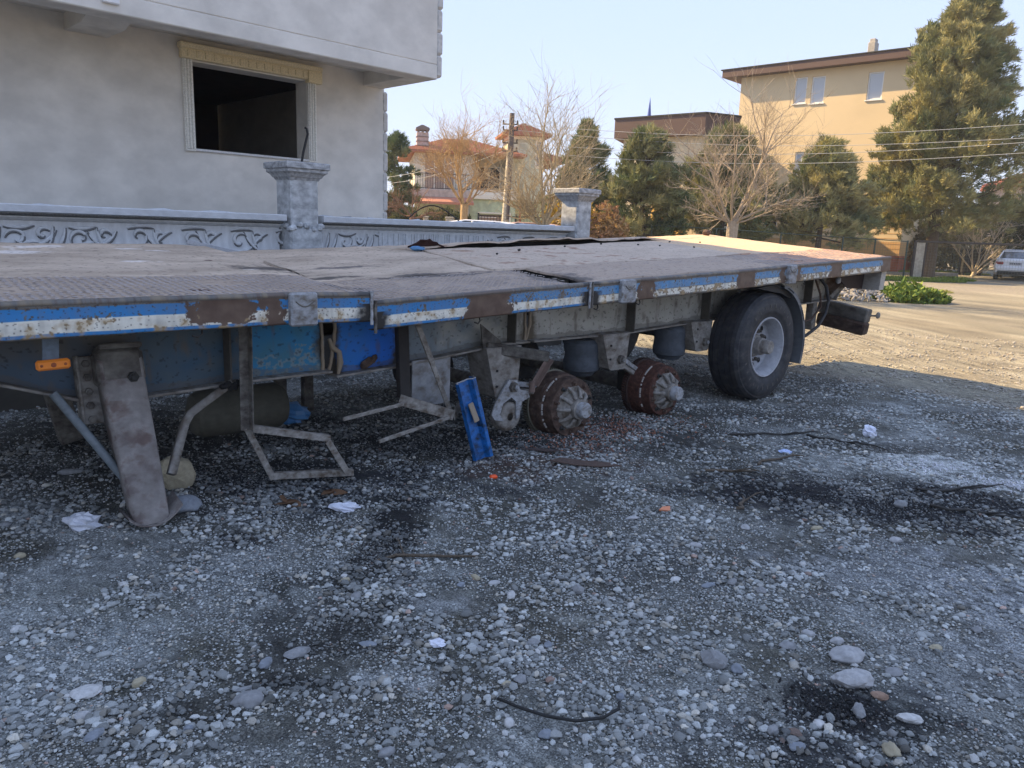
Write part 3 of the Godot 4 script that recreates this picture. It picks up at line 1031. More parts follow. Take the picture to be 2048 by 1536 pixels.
func build_villa() -> void:
	# local x runs right, z towards the yard; the front of the house lies in z = 0
	var o := thing("red_roofed_villa", "pale green villa with red tiled roofs, a square stair tower and a banded chimney", "house", Vector3(-2.6, 0, -52.0), Basis(Vector3.UP, 0.18))
	var cream := mat(0.78, 0.73, 0.6, 0.9, "blotch", 0.4)
	var green := mat(0.55, 0.64, 0.44, 0.9, "blotch", 0.4)
	var tile := mat(0.44, 0.17, 0.1, 0.85, "fine", 0.8, 0.0, 0.8)
	var tile2 := mat(0.64, 0.27, 0.17, 0.85, "fine", 0.8, 0.0, 0.8)
	var trim := mat(0.8, 0.76, 0.65, 0.8, "")
	var pink := mat(0.5, 0.36, 0.28, 0.8, "blotch", 2.0)
	var st := tool()
	var holes := [[-2.6, 5.05, 2.0, 2.4]]
	holed(st, at(0, 0, 0), -4.2, -0.4, 3.4, 6.3, 0.25, holes)
	span(st, -4.2, -3.95, 3.4, 6.3, -8.0, -0.25)
	span(st, -4.2, 4.4, 3.4, 6.3, -8.2, -8.0)
	part("wall", done(st), cream, o)
	st = tool()
	holed(st, at(0, 0, -1.8), -0.4, 4.6, 3.4, 6.3, 0.25, [[0.9, 4.9, 1.6, 1.5]])
	span(st, -0.4, -0.15, 3.4, 6.3, -1.8, -0.25)
	part("wall", done(st), mat(0.55, 0.52, 0.4, 0.9, "blotch", 0.4), o)
	st = tool()
	holed(st, at(0, 0, 0.3), -0.6, 2.4, 0.0, 3.4, 0.25, [[1.0, 1.25, 2.0, 2.4]])
	span(st, -4.2, -0.6, 0.0, 3.4, -0.25, 0.0)
	span(st, 2.15, 2.4, 0.0, 3.4, -6.0, 0.05)
	span(st, 2.4, 5.5, 0.0, 3.4, -2.2, -1.9)
	part("ground_floor_wall", done(st), green, o)
	st = tool()
	span(st, -0.75, 2.6, 3.4, 3.75, -1.8, 0.5, 0.03)
	span(st, -0.7, 2.55, 3.75, 4.0, 0.35, 0.45, 0.02)
	part("balcony", done(st), trim, o)
	st = tool()
	span(st, -4.6, -0.7, 3.4, 3.9, -0.2, 1.1, 0.03)
	part("balcony", done(st), mat(0.6, 0.5, 0.42, 0.85, "blotch", 0.6), o)
	st = tool()
	rail(st, at(0, 0, 1.05), -4.55, -0.75, 3.95, 4.85, 0.16)
	rail(st, at(0, 0, 0.4), -0.7, 2.55, 4.05, 4.6, 0.16)
	part("balcony_rail", done(st), M.dark, o)
	window(o, at(-2.6, 5.05, 0.0), 2.0, 2.4, trim, pink, 2)
	window(o, at(0.9, 4.9, -1.8), 1.6, 1.5, trim, M.black, 1)
	st = tool()
	span(st, -0.1, 0.0, 0.05, 2.6, 0.3, 0.36, 0.01)
	span(st, 2.0, 2.1, 0.05, 2.6, 0.3, 0.36, 0.01)
	span(st, 0.0, 2.0, 2.5, 2.6, 0.3, 0.36, 0.01)
	part("door_frame", done(st), trim, o)
	st = tool()
	for k in 12:
		span(st, 0.01, 1.99, 0.05 + k * 0.203, 0.24 + k * 0.203, 0.1, 0.14, 0.01)
	part("roller_shutter", done(st), mat(0.4, 0.27, 0.2, 0.8, "fine", 2.0), o)
	st = tool()
	for k in 7:
		span(st, -1.55, -0.62, 0.2 + k * 0.42, 0.58 + k * 0.42, 0.0, 0.06, 0.01)
	part("corner_stone", done(st), mat(0.6, 0.57, 0.5, 0.9, "blotch", 1.0), o)
	st = tool()
	hip_roof(st, -5.1, 3.0, -8.6, 0.7, 6.3, 1.25, 1.6)
	var rf := part("roof", done(st), tile, o)
	st = tool()
	hip_roof(st, 0.2, 6.4, -8.6, -1.2, 6.3, 1.05, 1.2)
	part("roof", done(st), tile, o)
	st = tool()
	ext(st, pv([2.2, 2.95, 2.2, 3.1, -0.1, 3.75, -0.1, 3.6]), 0.6, 5.2, Transform3D(Basis(Vector3(0, 0, 1), Vector3.UP, Vector3(-1, 0, 0)), Vector3.ZERO))
	part("porch_roof", done(st), tile2, o)
	for x: float in [-4.55, -1.05]:
		st = tool()
		span(st, x - 0.15, x + 0.15, 0.0, 3.0, 1.7, 2.0, 0.02)
		part("porch_post", done(st), cream, o)
	# banded chimney
	st = tool()
	for k in 4:
		span(st, -4.05, -3.3, 6.4 + k * 0.28, 6.66 + k * 0.28, -1.3, -0.55, 0.01)
	var ch := part("chimney", done(st), mat(0.55, 0.42, 0.36, 0.9, "blotch", 1.0), rf)
	st = tool()
	for k in 3:
		span(st, -4.09, -3.26, 6.66 + k * 0.28, 6.68 + k * 0.28, -1.34, -0.51)
	for s: float in [-4.0, -3.72, -3.45]:
		span(st, s, s + 0.12, 7.52, 7.68, -1.28, -0.58)
	span(st, -4.12, -3.23, 7.68, 7.74, -1.37, -0.48)
	hip_roof(st, -4.1, -3.25, -1.35, -0.5, 7.75, 0.22, 0.1)
	part("chimney_cap", done(st), mat(0.25, 0.2, 0.18, 0.9, "fine", 2.0), ch)
	# stair tower
	st = tool()
	holed(st, at(0, 0, -0.9), 2.05, 4.35, 3.4, 7.75, 0.25, [])
	span(st, 4.1, 4.35, 3.4, 7.75, -3.4, -1.15)
	span(st, 2.05, 2.3, 3.4, 7.75, -3.4, -1.15)
	var tw := part("stair_tower", done(st), mat(0.58, 0.62, 0.5, 0.9, "blotch", 0.4), o)
	st = tool()
	span(st, 1.98, 4.42, 7.45, 7.76, -3.5, -0.84, 0.02)
	span(st, 3.85, 4.4, 5.6, 7.45, -1.0, -0.87, 0.02)
	part("tower_trim", done(st), trim, tw)
	st = tool()
	span(st, 3.95, 4.3, 5.75, 7.3, -0.9, -0.86, 0.0)
	part("tower_window", done(st), mat(0.2, 0.22, 0.25, 0.2, ""), tw)
	st = tool()
	hip_roof(st, 1.55, 4.85, -3.9, -0.35, 7.76, 0.85, 0.05)
	part("tower_roof", done(st), tile, tw)

func build_far_buildings() -> void:
	var st := tool()
	span(st, -6.0, 6.0, 0.0, 6.2, -3.0, 3.0)
	var o := thing("pink_house", "distant pinkish house with a red roof edge at the right border", "house", Vector3(43.6, 0, -62.0), Basis(Vector3.UP, -0.5))
	part("wall", done(st), mat(0.62, 0.5, 0.42, 0.9, "blotch", 0.3), o)
	st = tool()
	hip_roof(st, -6.6, 6.6, -3.6, 3.6, 6.2, 1.6, 5.0)
	part("roof", done(st), mat(0.5, 0.15, 0.1, 0.9, "fine", 1.0), o)
	window(o, at(-4.6, 4.6, 3.001), 1.0, 1.3, mat(0.6, 0.2, 0.15, 0.6, ""), M.black, 0, 0.0)
	st = tool()
	lathe(st, [Vector2(0.0, 13.15), Vector2(0.06, 12.6), Vector2(0.16, 11.6), Vector2(0.26, 10.2), Vector2(0.3, 9.5), Vector2(0.3, 0.0)], Transform3D(Basis(Vector3(1, 0, 0), Vector3(0, 0, -1), Vector3(0, 1, 0)), Vector3.ZERO), 12)
	own("blue_spire", done(st), mat(0.03, 0.07, 0.32, 0.6, ""), "slim pointed blue spire rising behind the brown parapet of the yellow house", "spire", Vector3(11.05, 0, -70.0))

func build_fence() -> void:
	var green := mat(0.05, 0.075, 0.055, 0.7, "fine", 2.0)
	var o := thing("wire_fence", "long low wire mesh fence on thin green posts in front of the yellow house", "fence", Vector3(3.2, 0, -34.0))
	var pts := [[0.0, 1.98], [2.6, 1.95], [5.4, 1.9], [8.2, 1.8], [10.9, 1.72], [12.3, 1.68], [13.7, 1.64]]
	for p in pts:
		var st := tool()
		bx(st, at(p[0], p[1] / 2.0, 0.0), Vector3(0.06, p[1] + 0.08, 0.06), 0.008)
		part("post", done(st), green, o)
	var st := tool()
	for k in pts.size() - 1:
		var a: Array = pts[k]
		var b: Array = pts[k + 1]
		for s: float in [1.0, 0.55]:
			tube(st, [Vector3(a[0], a[1] * s, 0), Vector3(b[0], b[1] * s, 0)], 0.02 if s == 1.0 else 0.012, 5)
	part("rail", done(st), green, o)
	st = tool()
	var thin := mat(0.16, 0.18, 0.14, 0.6, "")
	var x := 0.0
	while x < 13.7:
		tube(st, [Vector3(x, 0.05, 0.01), Vector3(x, 1.62, 0.01)], 0.003, 3, false)
		x += 0.11
	for k in 14:
		tube(st, [Vector3(0, 0.08 + k * 0.115, 0.013), Vector3(13.7, 0.08 + k * 0.115, 0.013)], 0.003, 3, false)
	part("wire_mesh", done(st), thin, o)
	# gate post and the open frame of the sliding gate
	o = thing("steel_gate", "tall dark steel gate frame with a pale panel beside the big conifer trunk", "gate", Vector3(17.55, 0, -34.3))
	var steel := mat(0.06, 0.05, 0.042, 0.8, "fine", 2.0)
	st = tool()
	bx(st, at(-0.16, 0.84, 0), Vector3(0.1, 1.72, 0.12), 0.01)
	part("post", done(st), steel, o)
	st = tool()
	bx(st, at(0.32, 0.84, 0), Vector3(0.07, 1.7, 0.1), 0.01)
	part("post", done(st), steel, o)
	st = tool()
	bx(st, at(0.08, 0.82, 0), Vector3(0.4, 1.6, 0.05), 0.01)
	part("panel", done(st), mat(0.4, 0.36, 0.28, 0.8, "blotch", 1.0), o)
	st = tool()
	bx(st, at(3.3, 1.66, 0), Vector3(6.6, 0.09, 0.09), 0.01)
	bx(st, at(0.1, 1.68, 0.003), Vector3(0.62, 0.06, 0.13), 0.01)
	part("top_rail", done(st), steel, o)
	st = tool()
	x = 0.45
	while x < 6.5:
		tube(st, [Vector3(x, 0.1, 0.0), Vector3(x, 1.62, 0.0)], 0.004, 3, false)
		x += 0.13
	for k in 12:
		tube(st, [Vector3(0.4, 0.1 + k * 0.13, 0.01), Vector3(6.5, 0.1 + k * 0.13, 0.01)], 0.003, 3, false)
	part("wire_mesh", done(st), thin, o)
	st = tool()
	bx(st, at(0, 0.09, 0), Vector3(2.2, 0.16, 0.5), 0.02)
	own("concrete_slab", done(st), mat(0.36, 0.32, 0.26, 0.9, "blotch", 1.0), "low concrete kerb slab on the ground beyond the gate frame", "kerb", Vector3(21.0, 0, -39.2))
	st = tool()
	bx(st, at(0, 0.72, 0), Vector3(1.1, 1.2, 0.5), 0.03)
	bx(st, at(-0.45, 0.06, 0), Vector3(0.1, 0.12, 0.4), 0.01)
	bx(st, at(0.45, 0.06, 0), Vector3(0.1, 0.12, 0.4), 0.01)
	bx(st, at(0, 1.35, 0), Vector3(1.16, 0.05, 0.56), 0.01)
	own("black_bin", done(st), M.black, "black box-shaped bin standing against the end of the yellow house", "bin", Vector3(24.3, 0, -41.8))
	# villa street fence
	o = thing("iron_railing", "dark upright-bar iron railing in front of the red roofed villa", "fence", Vector3(-2.2, 0, -44.0))
	st = tool()
	rail(st, Transform3D(), 0.0, 6.2, 0.3, 2.25, 0.17)
	part("rail_panel", done(st), M.dark, o)
	for x1: float in [0.0, 2.1, 4.2, 6.2]:
		st = tool()
		bx(st, at(x1, 1.2, 0), Vector3(0.09, 2.4, 0.09), 0.01)
		part("post", done(st), M.dark, o)
	var g := "pale gate posts in front of the villa hedge"
	for k in 2:
		st = tool()
		bx(st, at(0, 1.0, 0), Vector3(0.42 if k else 0.24, 2.0, 0.3), 0.03)
		bx(st, at(0, 2.03, 0), Vector3(0.48 if k else 0.3, 0.07, 0.36), 0.02)
		own("gate_post", done(st), mat(0.55, 0.5, 0.4, 0.9, "blotch", 1.0), ["narrow pale post in front of the villa hedge", "wide pale post beside the orange-twigged tree"][k], "post", Vector3([-4.55, -3.35][k], 0, -39.0), g)

func build_pole() -> void:
	var o := thing("utility_pole", "tall pale concrete utility pole with a brown steel top", "pole", Vector3(-0.66, 0, -36.0))
	var st := tool()
	var conc := mat(0.7, 0.62, 0.47, 0.9, "streak", 1.0)
	tube(st, [Vector3(0, 0, 0), Vector3(0.12, 2.9, 0), Vector3(0.2, 5.25, 0)], [0.17, 0.15, 0.125], 8)
	part("shaft", done(st), conc, o)
	st = tool()
	tube(st, [Vector3(0.2, 2.0, 0.12), Vector3(0.23, 5.0, 0.12), Vector3(0.25, 6.62, 0.1)], [0.07, 0.13, 0.11], 8)
	part("steel_top", done(st), mat(0.14, 0.11, 0.10, 0.8, "fine", 2.0), o)
	for y: float in [5.35, 5.0, 5.9, 6.15]:
		st = tool()
		bar(st, Vector3(-0.15, y, 0.1), Vector3(0.55, y, 0.1), 0.05, 0.05)
		part("cross_arm", done(st), M.dark, o)
		for s: float in [-0.12, 0.5]:
			st = tool()
			lathe(st, [Vector2(0.0, 0.16), Vector2(0.03, 0.15), Vector2(0.045, 0.1), Vector2(0.025, 0.08), Vector2(0.04, 0.03), Vector2(0.02, 0.0)], Transform3D(Basis(Vector3(1, 0, 0), Vector3(0, 0, -1), Vector3(0, 1, 0)), Vector3(s, y + 0.02, 0.1)), 8)
			part("insulator", done(st), M.dark, o)
	# wires sagging off to the right and to the left
	var ends := [[Vector3(-0.2, 6.15, -35.9), Vector3(19.6, 6.05, -29.0), "topmost wire running right from the utility pole across the conifers"], [Vector3(-0.2, 5.9, -35.9), Vector3(19.6, 5.55, -29.0), "second wire from the top running right from the utility pole"], [Vector3(0.0, 5.35, -35.9), Vector3(19.6, 5.42, -29.0), "third wire from the top running right from the utility pole"], [Vector3(0.0, 5.0, -35.9), Vector3(19.6, 5.05, -29.0), "lowest wire running right from the utility pole across the conifers"],
		[Vector3(-0.6, 5.4, -35.9), Vector3(-9.5, 3.85, -42.0), "upper wire running left from the utility pole to the villa"], [Vector3(-0.6, 5.05, -35.9), Vector3(-9.5, 3.55, -42.0), "lower wire running left from the utility pole to the villa"]]
	var wm := mat(0.5, 0.5, 0.48, 0.5, "")
	for e in ends:
		st = tool()
		var pts := []
		for k in 13:
			var u := k / 12.0
			pts.append((e[0] as Vector3).lerp(e[1], u) + Vector3(0, -0.5 * sin(PI * u), 0))
		tube(st, pts, 0.0095, 4, false)
		own("overhead_wire", done(st), wm, e[2], "wire", Vector3.ZERO, "overhead wires")
	st = tool()
	bx(st, at(0, 1.24, 0), Vector3(0.09, 2.48, 0.09), 0.01)
	own("rusty_post", done(st), mat(0.35, 0.14, 0.07, 0.9, "fine", 2.0), "thin rusty orange post standing right of the utility pole", "post", Vector3(0.08, 0, -30.0))

# ---------------------------------------------------------------- trees, shrubs and weeds
func spray(n: int, wide: float, open: float, seed_: int) -> ArrayMesh:
	var r := RandomNumberGenerator.new()
	r.seed = seed_
	var st := tool()
	for i in n:
		var d := Vector3(r.randfn(0, open), 1.0, r.randfn(0, open)).normalized()
		var s := d.cross(Vector3(r.randf_range(-1, 1), r.randf_range(-1, 1), r.randf_range(-1, 1))).normalized() * wide
		var o := Vector3(r.randf_range(-0.25, 0.25), r.randf_range(-0.2, 0.3), r.randf_range(-0.25, 0.25))
		var l := r.randf_range(0.4, 0.9)
		var bend := s.cross(d) * r.randf_range(-1.5, 1.5)
		quad(st, o, o + d * l * 0.45 + s, o + d * l + bend, o + d * l * 0.45 - s, s.cross(d))
	return done(st)

func conifer(label: String, base: Vector3, high: float, clear: float, rad: Array, n: int, gold: float, seed_: int, lean := Vector3.ZERO) -> Node3D:
	var r := RandomNumberGenerator.new()
	r.seed = seed_
	var o := thing("conifer_tree", label, "tree", base, Basis(), "conifers in front of the yellow house")
	var st := tool()
	var line := []
	var thick := []
	for k in 9:
		var u := k / 8.0
		line.append(Vector3(0, high * u * 0.96, 0) + lean * u * u + Vector3(0.05 * sin(u * 5.0 + seed_), 0, 0.05 * cos(u * 4.0)))
		thick.append(lerpf(high * 0.021 + 0.05, 0.02, u))
	tube(st, line, thick, 8)
	part("trunk", done(st), M.bark, o)
	st = tool()
	var spots := []
	var tints := []
	var arms := int(n / 25.0)
	for i in arms:
		var u := pow(r.randf(), 0.85)
		var y := lerpf(clear, high * 0.97, u)
		var k := u * (rad.size() - 1)
		var rr: float = lerpf(rad[int(k)], rad[mini(int(k) + 1, rad.size() - 1)], k - int(k))
		var a := r.randf() * TAU
		rr *= 0.76 + 0.5 * fn.get_noise_3d(cos(a) * 1.3 + seed_, u * 4.0, sin(a) * 1.3) + r.randf_range(-0.12, 0.16)
		var rise := lerpf(-0.05, 0.75, u) + r.randf_range(-0.15, 0.2)
		var p0 := Vector3(0, y - rr * 0.35 * rise, 0) + lean * pow(y / high, 2.0)
		var dir := Vector3(cos(a), rise, sin(a)).normalized()
		var tip := p0 + dir * rr
		tip.y = maxf(tip.y, clear * 0.75)
		if i % 2 == 0:
			tube(st, [p0, p0.lerp(tip, 0.5) + Vector3(0, -0.06 * rr, 0), tip], [0.045, 0.028, 0.008], 4, false)
		var count := int(9 + rr * 9.5)
		for j in count:
			var t := 0.36 + 0.68 * pow(r.randf(), 0.75)
			var spread := 0.07 + 0.115 * rr * sin(PI * minf(t, 1.0))
			var q := p0.lerp(tip, t) + Vector3(r.randfn(0, spread), r.randfn(0, spread * 0.8), r.randfn(0, spread))
			var up := (dir * 0.6 + Vector3(r.randfn(0, 0.4), 0.55 + r.randfn(0, 0.3), r.randfn(0, 0.4))).normalized()
			var s := r.randf_range(0.24, 0.5)
			var side := up.cross(Vector3(r.randf(), 0.2, r.randf())).normalized()
			spots.append(Transform3D(Basis(side, up, side.cross(up)).scaled_local(Vector3(s, s, s)), q))
			var g := clampf(gold + 0.9 * fn.get_noise_3d(q.x * 0.55 + seed_, q.y * 0.55, q.z * 0.55) + 0.35 * (t - 0.6), 0.0, 1.0)
			var col := Color(0.10, 0.145, 0.062).lerp(Color(0.46, 0.40, 0.18), g)
			tints.append(col * r.randf_range(0.75, 1.25))
	part("limb", done(st), M.bark, o).set_meta("kind", "stuff")
	scatter("crown", shades["spray"], M.leaf, spots, tints, o)
	return o

var twig_count := 0

func branch(st: SurfaceTool, r: RandomNumberGenerator, p: Vector3, d: Vector3, l: float, thick: float, depth: int, kids: Array, up: float, wild: float) -> void:
	var pts := [p]
	var rad := [thick]
	var q := p
	var dd := d
	var n := 4
	for k in n:
		dd = (dd + Vector3(r.randfn(0, wild), r.randfn(0, wild) + up, r.randfn(0, wild))).normalized()
		q += dd * l / n
		pts.append(q)
		rad.append(lerpf(thick, thick * 0.45, (k + 1.0) / n))
	tube(st, pts, rad, 6 if thick > 0.03 else (4 if thick > 0.012 else 3), false)
	twig_count += 1
	if depth >= kids.size():
		return
	for i in int(kids[depth]):
		var t := r.randf_range(0.25, 1.0)
		var at_: Vector3 = (pts[int(t * (n - 0.01))] as Vector3).lerp(pts[int(t * (n - 0.01)) + 1], fmod(t * (n - 0.01), 1.0))
		var out := Vector3(r.randfn(0, 1), r.randfn(0, 0.6), r.randfn(0, 1)).normalized()
		branch(st, r, at_, (dd * 0.75 + out * 0.75).normalized(), l * r.randf_range(0.42, 0.7), maxf(thick * 0.38, 0.004), depth + 1, kids, up, wild)

func bare_tree(label: String, base: Vector3, trunk_high: float, trunk_r: float, limbs: Array, kids: Array, m: Material, seed_: int, up := 0.06, wild := 0.14) -> Node3D:
	var r := RandomNumberGenerator.new()
	r.seed = seed_
	var o := thing("bare_tree", label, "tree", base, Basis(), "leafless trees along the street")
	var st := tool()
	tube(st, [Vector3.ZERO, Vector3(0.03, trunk_high * 0.5, 0.02), Vector3(0.06, trunk_high, 0)], [trunk_r * 1.25, trunk_r, trunk_r * 1.05], 10)
	part("trunk", done(st), m, o)
	for e in limbs:
		st = tool()
		branch(st, r, Vector3(0.06, trunk_high - 0.08, 0) + Vector3(r.randfn(0, 0.03), r.randf_range(-0.1, 0.1), r.randfn(0, 0.03)), (e[0] as Vector3).normalized(), e[1], e[2], 0, kids, up, wild)
		part("limb", done(st), m, o)
	return o

func bush(called: String, label: String, category: String, lumps: Array, n: int, a: Color, b: Color, size: float, seed_: int, stems := 5) -> Node3D:
	var r := RandomNumberGenerator.new()
	r.seed = seed_
	var c: Vector3 = lumps[0][0]
	var o := thing(called, label, category, Vector3(c.x, 0, c.z))
	var base := Vector3(c.x, 0, c.z)
	var st := tool()
	for k in stems:
		var l: Array = lumps[k % lumps.size()]
		var e: Vector3 = (l[0] as Vector3) - base + Vector3(r.randfn(0, 0.3) * l[1].x, r.randf_range(-0.2, 0.4) * l[1].y, r.randfn(0, 0.3) * l[1].z)
		tube(st, [Vector3(r.randfn(0, 0.1), -0.05, r.randfn(0, 0.1)), e * 0.5 + Vector3(r.randfn(0, 0.1), 0, 0), e], [0.06, 0.04, 0.015], 5)
	part("stem", done(st), M.bark, o)
	var spots := []
	var tints := []
	for i in n:
		var l: Array = lumps[r.randi_range(0, lumps.size() - 1)]
		var d := Vector3(r.randfn(0, 1), r.randfn(0, 1), r.randfn(0, 1)).normalized() * pow(r.randf(), 0.4)
		var k := 1.0 + 0.35 * fn.get_noise_3d(d.x * 2.0 + seed_, d.y * 2.0, d.z * 2.0)
		var q: Vector3 = (l[0] as Vector3) - base + d * (l[1] as Vector3) * k
		if q.y < 0.03:
			continue
		var up := (d + Vector3(0, 0.5, 0) + Vector3(r.randfn(0, 0.4), r.randfn(0, 0.4), r.randfn(0, 0.4))).normalized()
		var side := up.cross(Vector3(r.randf(), 0.3, r.randf())).normalized()
		var s := size * r.randf_range(0.6, 1.3)
		spots.append(Transform3D(Basis(side, up, side.cross(up)).scaled_local(Vector3(s, s, s)), q))
		tints.append(a.lerp(b, clampf(0.5 + fn.get_noise_3d(q.x + seed_, q.y, q.z) * 1.2, 0.0, 1.0)) * r.randf_range(0.75, 1.25))
	scatter("leaves", shades["leaves"], M.leaf, spots, tints, o)
	return o

func build_trees() -> void:
	M.bark = mat(0.16, 0.12, 0.085, 0.95, "streak", 2.0, 0.0, 0.5)
	M.pale_bark = mat(0.52, 0.44, 0.33, 0.9, "blotch", 2.0)
	M.tan_bark = mat(0.46, 0.38, 0.25, 0.9, "blotch", 2.0)
	M.haze_bark = mat(0.44, 0.36, 0.27, 0.9, "blotch", 2.0)
	M.gold_bark = mat(0.50, 0.34, 0.17, 0.9, "blotch", 2.0)
	shades["spray"] = spray(26, 0.045, 0.6, 4)
	shades["leaves"] = spray(14, 0.13, 0.9, 9)
	conifer("tall golden green conifer at the right, reaching the top of the picture", Vector3(20.0, 0, -38.0), 13.2, 2.3, [3.5, 4.2, 4.3, 4.1, 3.9, 3.6, 3.2, 2.8, 2.4, 1.9, 1.2, 0.5], 8000, 0.42, 21, Vector3(0.6, 0, 0))
	conifer("dark green conifer left of the bare tree, below the brown parapet", Vector3(5.45, 0, -34.5), 5.9, 1.5, [1.6, 2.1, 2.05, 1.85, 1.5, 1.0, 0.4], 2900, 0.22, 22)
	conifer("broad dark conifer directly behind the large bare tree", Vector3(9.6, 0, -37.0), 6.4, 1.5, [2.3, 2.9, 2.75, 2.4, 1.9, 1.3, 0.5], 3900, 0.22, 23)
	conifer("brownish conifer with golden tips left of the largest conifer", Vector3(13.95, 0, -36.4), 6.0, 1.5, [2.0, 2.6, 2.4, 2.0, 1.5, 1.0, 0.35], 3000, 0.5, 24)
	conifer("dark pointed conifer behind the pollarded tree near the stair tower", Vector3(3.2, 0, -39.0), 6.8, 1.2, [1.7, 2.1, 1.9, 1.6, 1.2, 0.7, 0.2], 2600, 0.12, 25)
	conifer("small dark tree at the corner of the unfinished house", Vector3(-7.0, 0, -45.0), 6.6, 1.6, [1.0, 1.25, 1.4, 1.2, 0.9, 0.4], 1300, -0.1, 26)
	# leafless trees
	bare_tree("large spreading bare tree with pale bark in front of the yellow house", Vector3(5.95, 0, -22.0), 2.01, 0.15,
		[[Vector3(-0.9, 0.55, 0.2), 1.56, 0.043], [Vector3(0.95, 0.5, 0.1), 1.64, 0.043], [Vector3(-0.5, 1.0, -0.3), 2.21, 0.043], [Vector3(0.5, 1.0, 0.2), 2.13, 0.043], [Vector3(0.12, 1.0, 0.0), 2.6, 0.054], [Vector3(-0.75, 0.75, 0.5), 1.80, 0.036], [Vector3(0.75, 0.8, -0.5), 1.97, 0.036], [Vector3(1.0, 0.15, 0.3), 1.39, 0.032], [Vector3(-1.0, 0.15, -0.1), 1.31, 0.032], [Vector3(-0.3, 1.0, 0.6), 2.38, 0.036], [Vector3(0.2, 0.7, 0.8), 1.48, 0.032]], [7, 6, 4], M.haze_bark, 31, 0.085, 0.1)
	bare_tree("pollarded bare tree with a mass of tan shoots beside the utility pole", Vector3(0.72, 0, -24.0), 1.74, 0.17,
		[[Vector3(-1.0, 0.7, 0.1), 1.26, 0.06], [Vector3(1.0, 0.6, 0.1), 1.55, 0.07], [Vector3(1.0, 0.85, -0.3), 1.78, 0.06], [Vector3(-0.25, 1.0, 0.0), 2.59, 0.045], [Vector3(-0.12, 1.0, 0.0), 2.89, 0.045], [Vector3(0.36, 1.0, 0.0), 2.59, 0.045], [Vector3(0.45, 1.0, 0.1), 2.44, 0.04], [Vector3(-0.7, 0.9, 0.3), 1.41, 0.05], [Vector3(-1.0, 0.35, 0.2), 0.96, 0.045], [Vector3(0.5, 0.9, 0.3), 1.41, 0.05], [Vector3(-0.5, 0.9, -0.3), 1.41, 0.045], [Vector3(-0.9, 0.95, -0.1), 2.00, 0.04]], [10, 6, 3], M.tan_bark, 32, 0.09, 0.13)
	bare_tree("small orange-twigged bare tree in front of the villa", Vector3(-2.1, 0, -30.0), 2.45, 0.14,
		[[Vector3(-0.8, 1.0, 0.1), 2.0, 0.05], [Vector3(0.8, 1.0, 0.1), 2.0, 0.05], [Vector3(-0.35, 1.0, -0.2), 2.3, 0.05], [Vector3(0.35, 1.0, 0.2), 2.3, 0.05], [Vector3(0.0, 1.0, 0.4), 2.1, 0.05], [Vector3(0.05, 1.0, -0.4), 2.2, 0.05], [Vector3(-0.6, 1.0, 0.5), 1.9, 0.04], [Vector3(0.65, 1.0, -0.4), 1.9, 0.04], [Vector3(-0.1, 1.0, 0.0), 2.8, 0.035]], [8, 6, 4], M.gold_bark, 33, 0.08, 0.12)
	bare_tree("low reddish pollard with a knot of thin shoots at the end of the hedge", Vector3(-5.0, 0, -37.0), 2.0, 0.14,
		[[Vector3(-0.9, 0.5, 0.1), 1.2, 0.03], [Vector3(0.9, 0.5, 0.1), 1.2, 0.03], [Vector3(-0.4, 1.0, -0.2), 1.3, 0.03], [Vector3(0.4, 1.0, 0.2), 1.3, 0.03], [Vector3(0.9, 0.1, 0.4), 1.1, 0.03], [Vector3(-0.9, 0.1, -0.4), 1.1, 0.03], [Vector3(0.0, 1.0, 0.5), 1.2, 0.03]], [7, 5, 2], mat(0.24, 0.13, 0.08, 0.9, "blotch", 2.0), 34, 0.02, 0.2)
	bare_tree("fan of bare tan shoots rising behind the parked white car", Vector3(23.4, 0, -40.0), 0.2, 0.09,
		[[Vector3(-0.8, 1.0, 0.1), 3.0, 0.04], [Vector3(0.8, 1.0, 0.1), 3.2, 0.04], [Vector3(-0.4, 1.0, -0.2), 3.4, 0.04], [Vector3(0.4, 1.0, 0.2), 3.6, 0.04], [Vector3(0.0, 1.0, 0.4), 3.4, 0.04], [Vector3(1.0, 0.8, -0.4), 3.4, 0.04], [Vector3(0.2, 1.0, 0.5), 3.0, 0.03], [Vector3(1.1, 0.6, 0.0), 3.2, 0.03], [Vector3(-0.5, 1.0, 0.3), 2.6, 0.03]], [7, 5, 2], M.pale_bark, 35, 0.05, 0.12)
	# leafy shrubs
	bush("green_hedge", "leafy green hedge along the villa front", "hedge", [[Vector3(-3.9, 1.6, -40.0), Vector3(0.9, 0.9, 0.7)], [Vector3(-5.6, 1.5, -40.0), Vector3(0.9, 0.8, 0.7)], [Vector3(-2.9, 1.5, -40.0), Vector3(0.6, 0.7, 0.6)]], 1200, Color(0.05, 0.07, 0.025), Color(0.15, 0.15, 0.06), 0.3, 41)
	bush("brown_bush", "dry brown bush at the foot of the small dark tree", "bush", [[Vector3(-6.4, 1.4, -41.0), Vector3(0.9, 1.3, 0.7)]], 500, Color(0.11, 0.075, 0.045), Color(0.2, 0.14, 0.07), 0.3, 42)
	bush("yellow_bush", "bright yellow flowering bush behind the pollarded tree", "bush", [[Vector3(1.75, 1.9, -32.0), Vector3(0.8, 1.1, 0.6)], [Vector3(2.7, 1.6, -32.0), Vector3(0.5, 1.3, 0.6)]], 700, Color(0.42, 0.28, 0.03), Color(0.62, 0.46, 0.06), 0.22, 43)
	bush("orange_bush", "rusty orange bush right of the far wall pillar", "bush", [[Vector3(3.5, 1.75, -31.5), Vector3(0.6, 1.0, 0.6)], [Vector3(4.0, 1.3, -31.5), Vector3(0.5, 0.9, 0.6)]], 600, Color(0.36, 0.2, 0.12), Color(0.5, 0.34, 0.14), 0.22, 44)
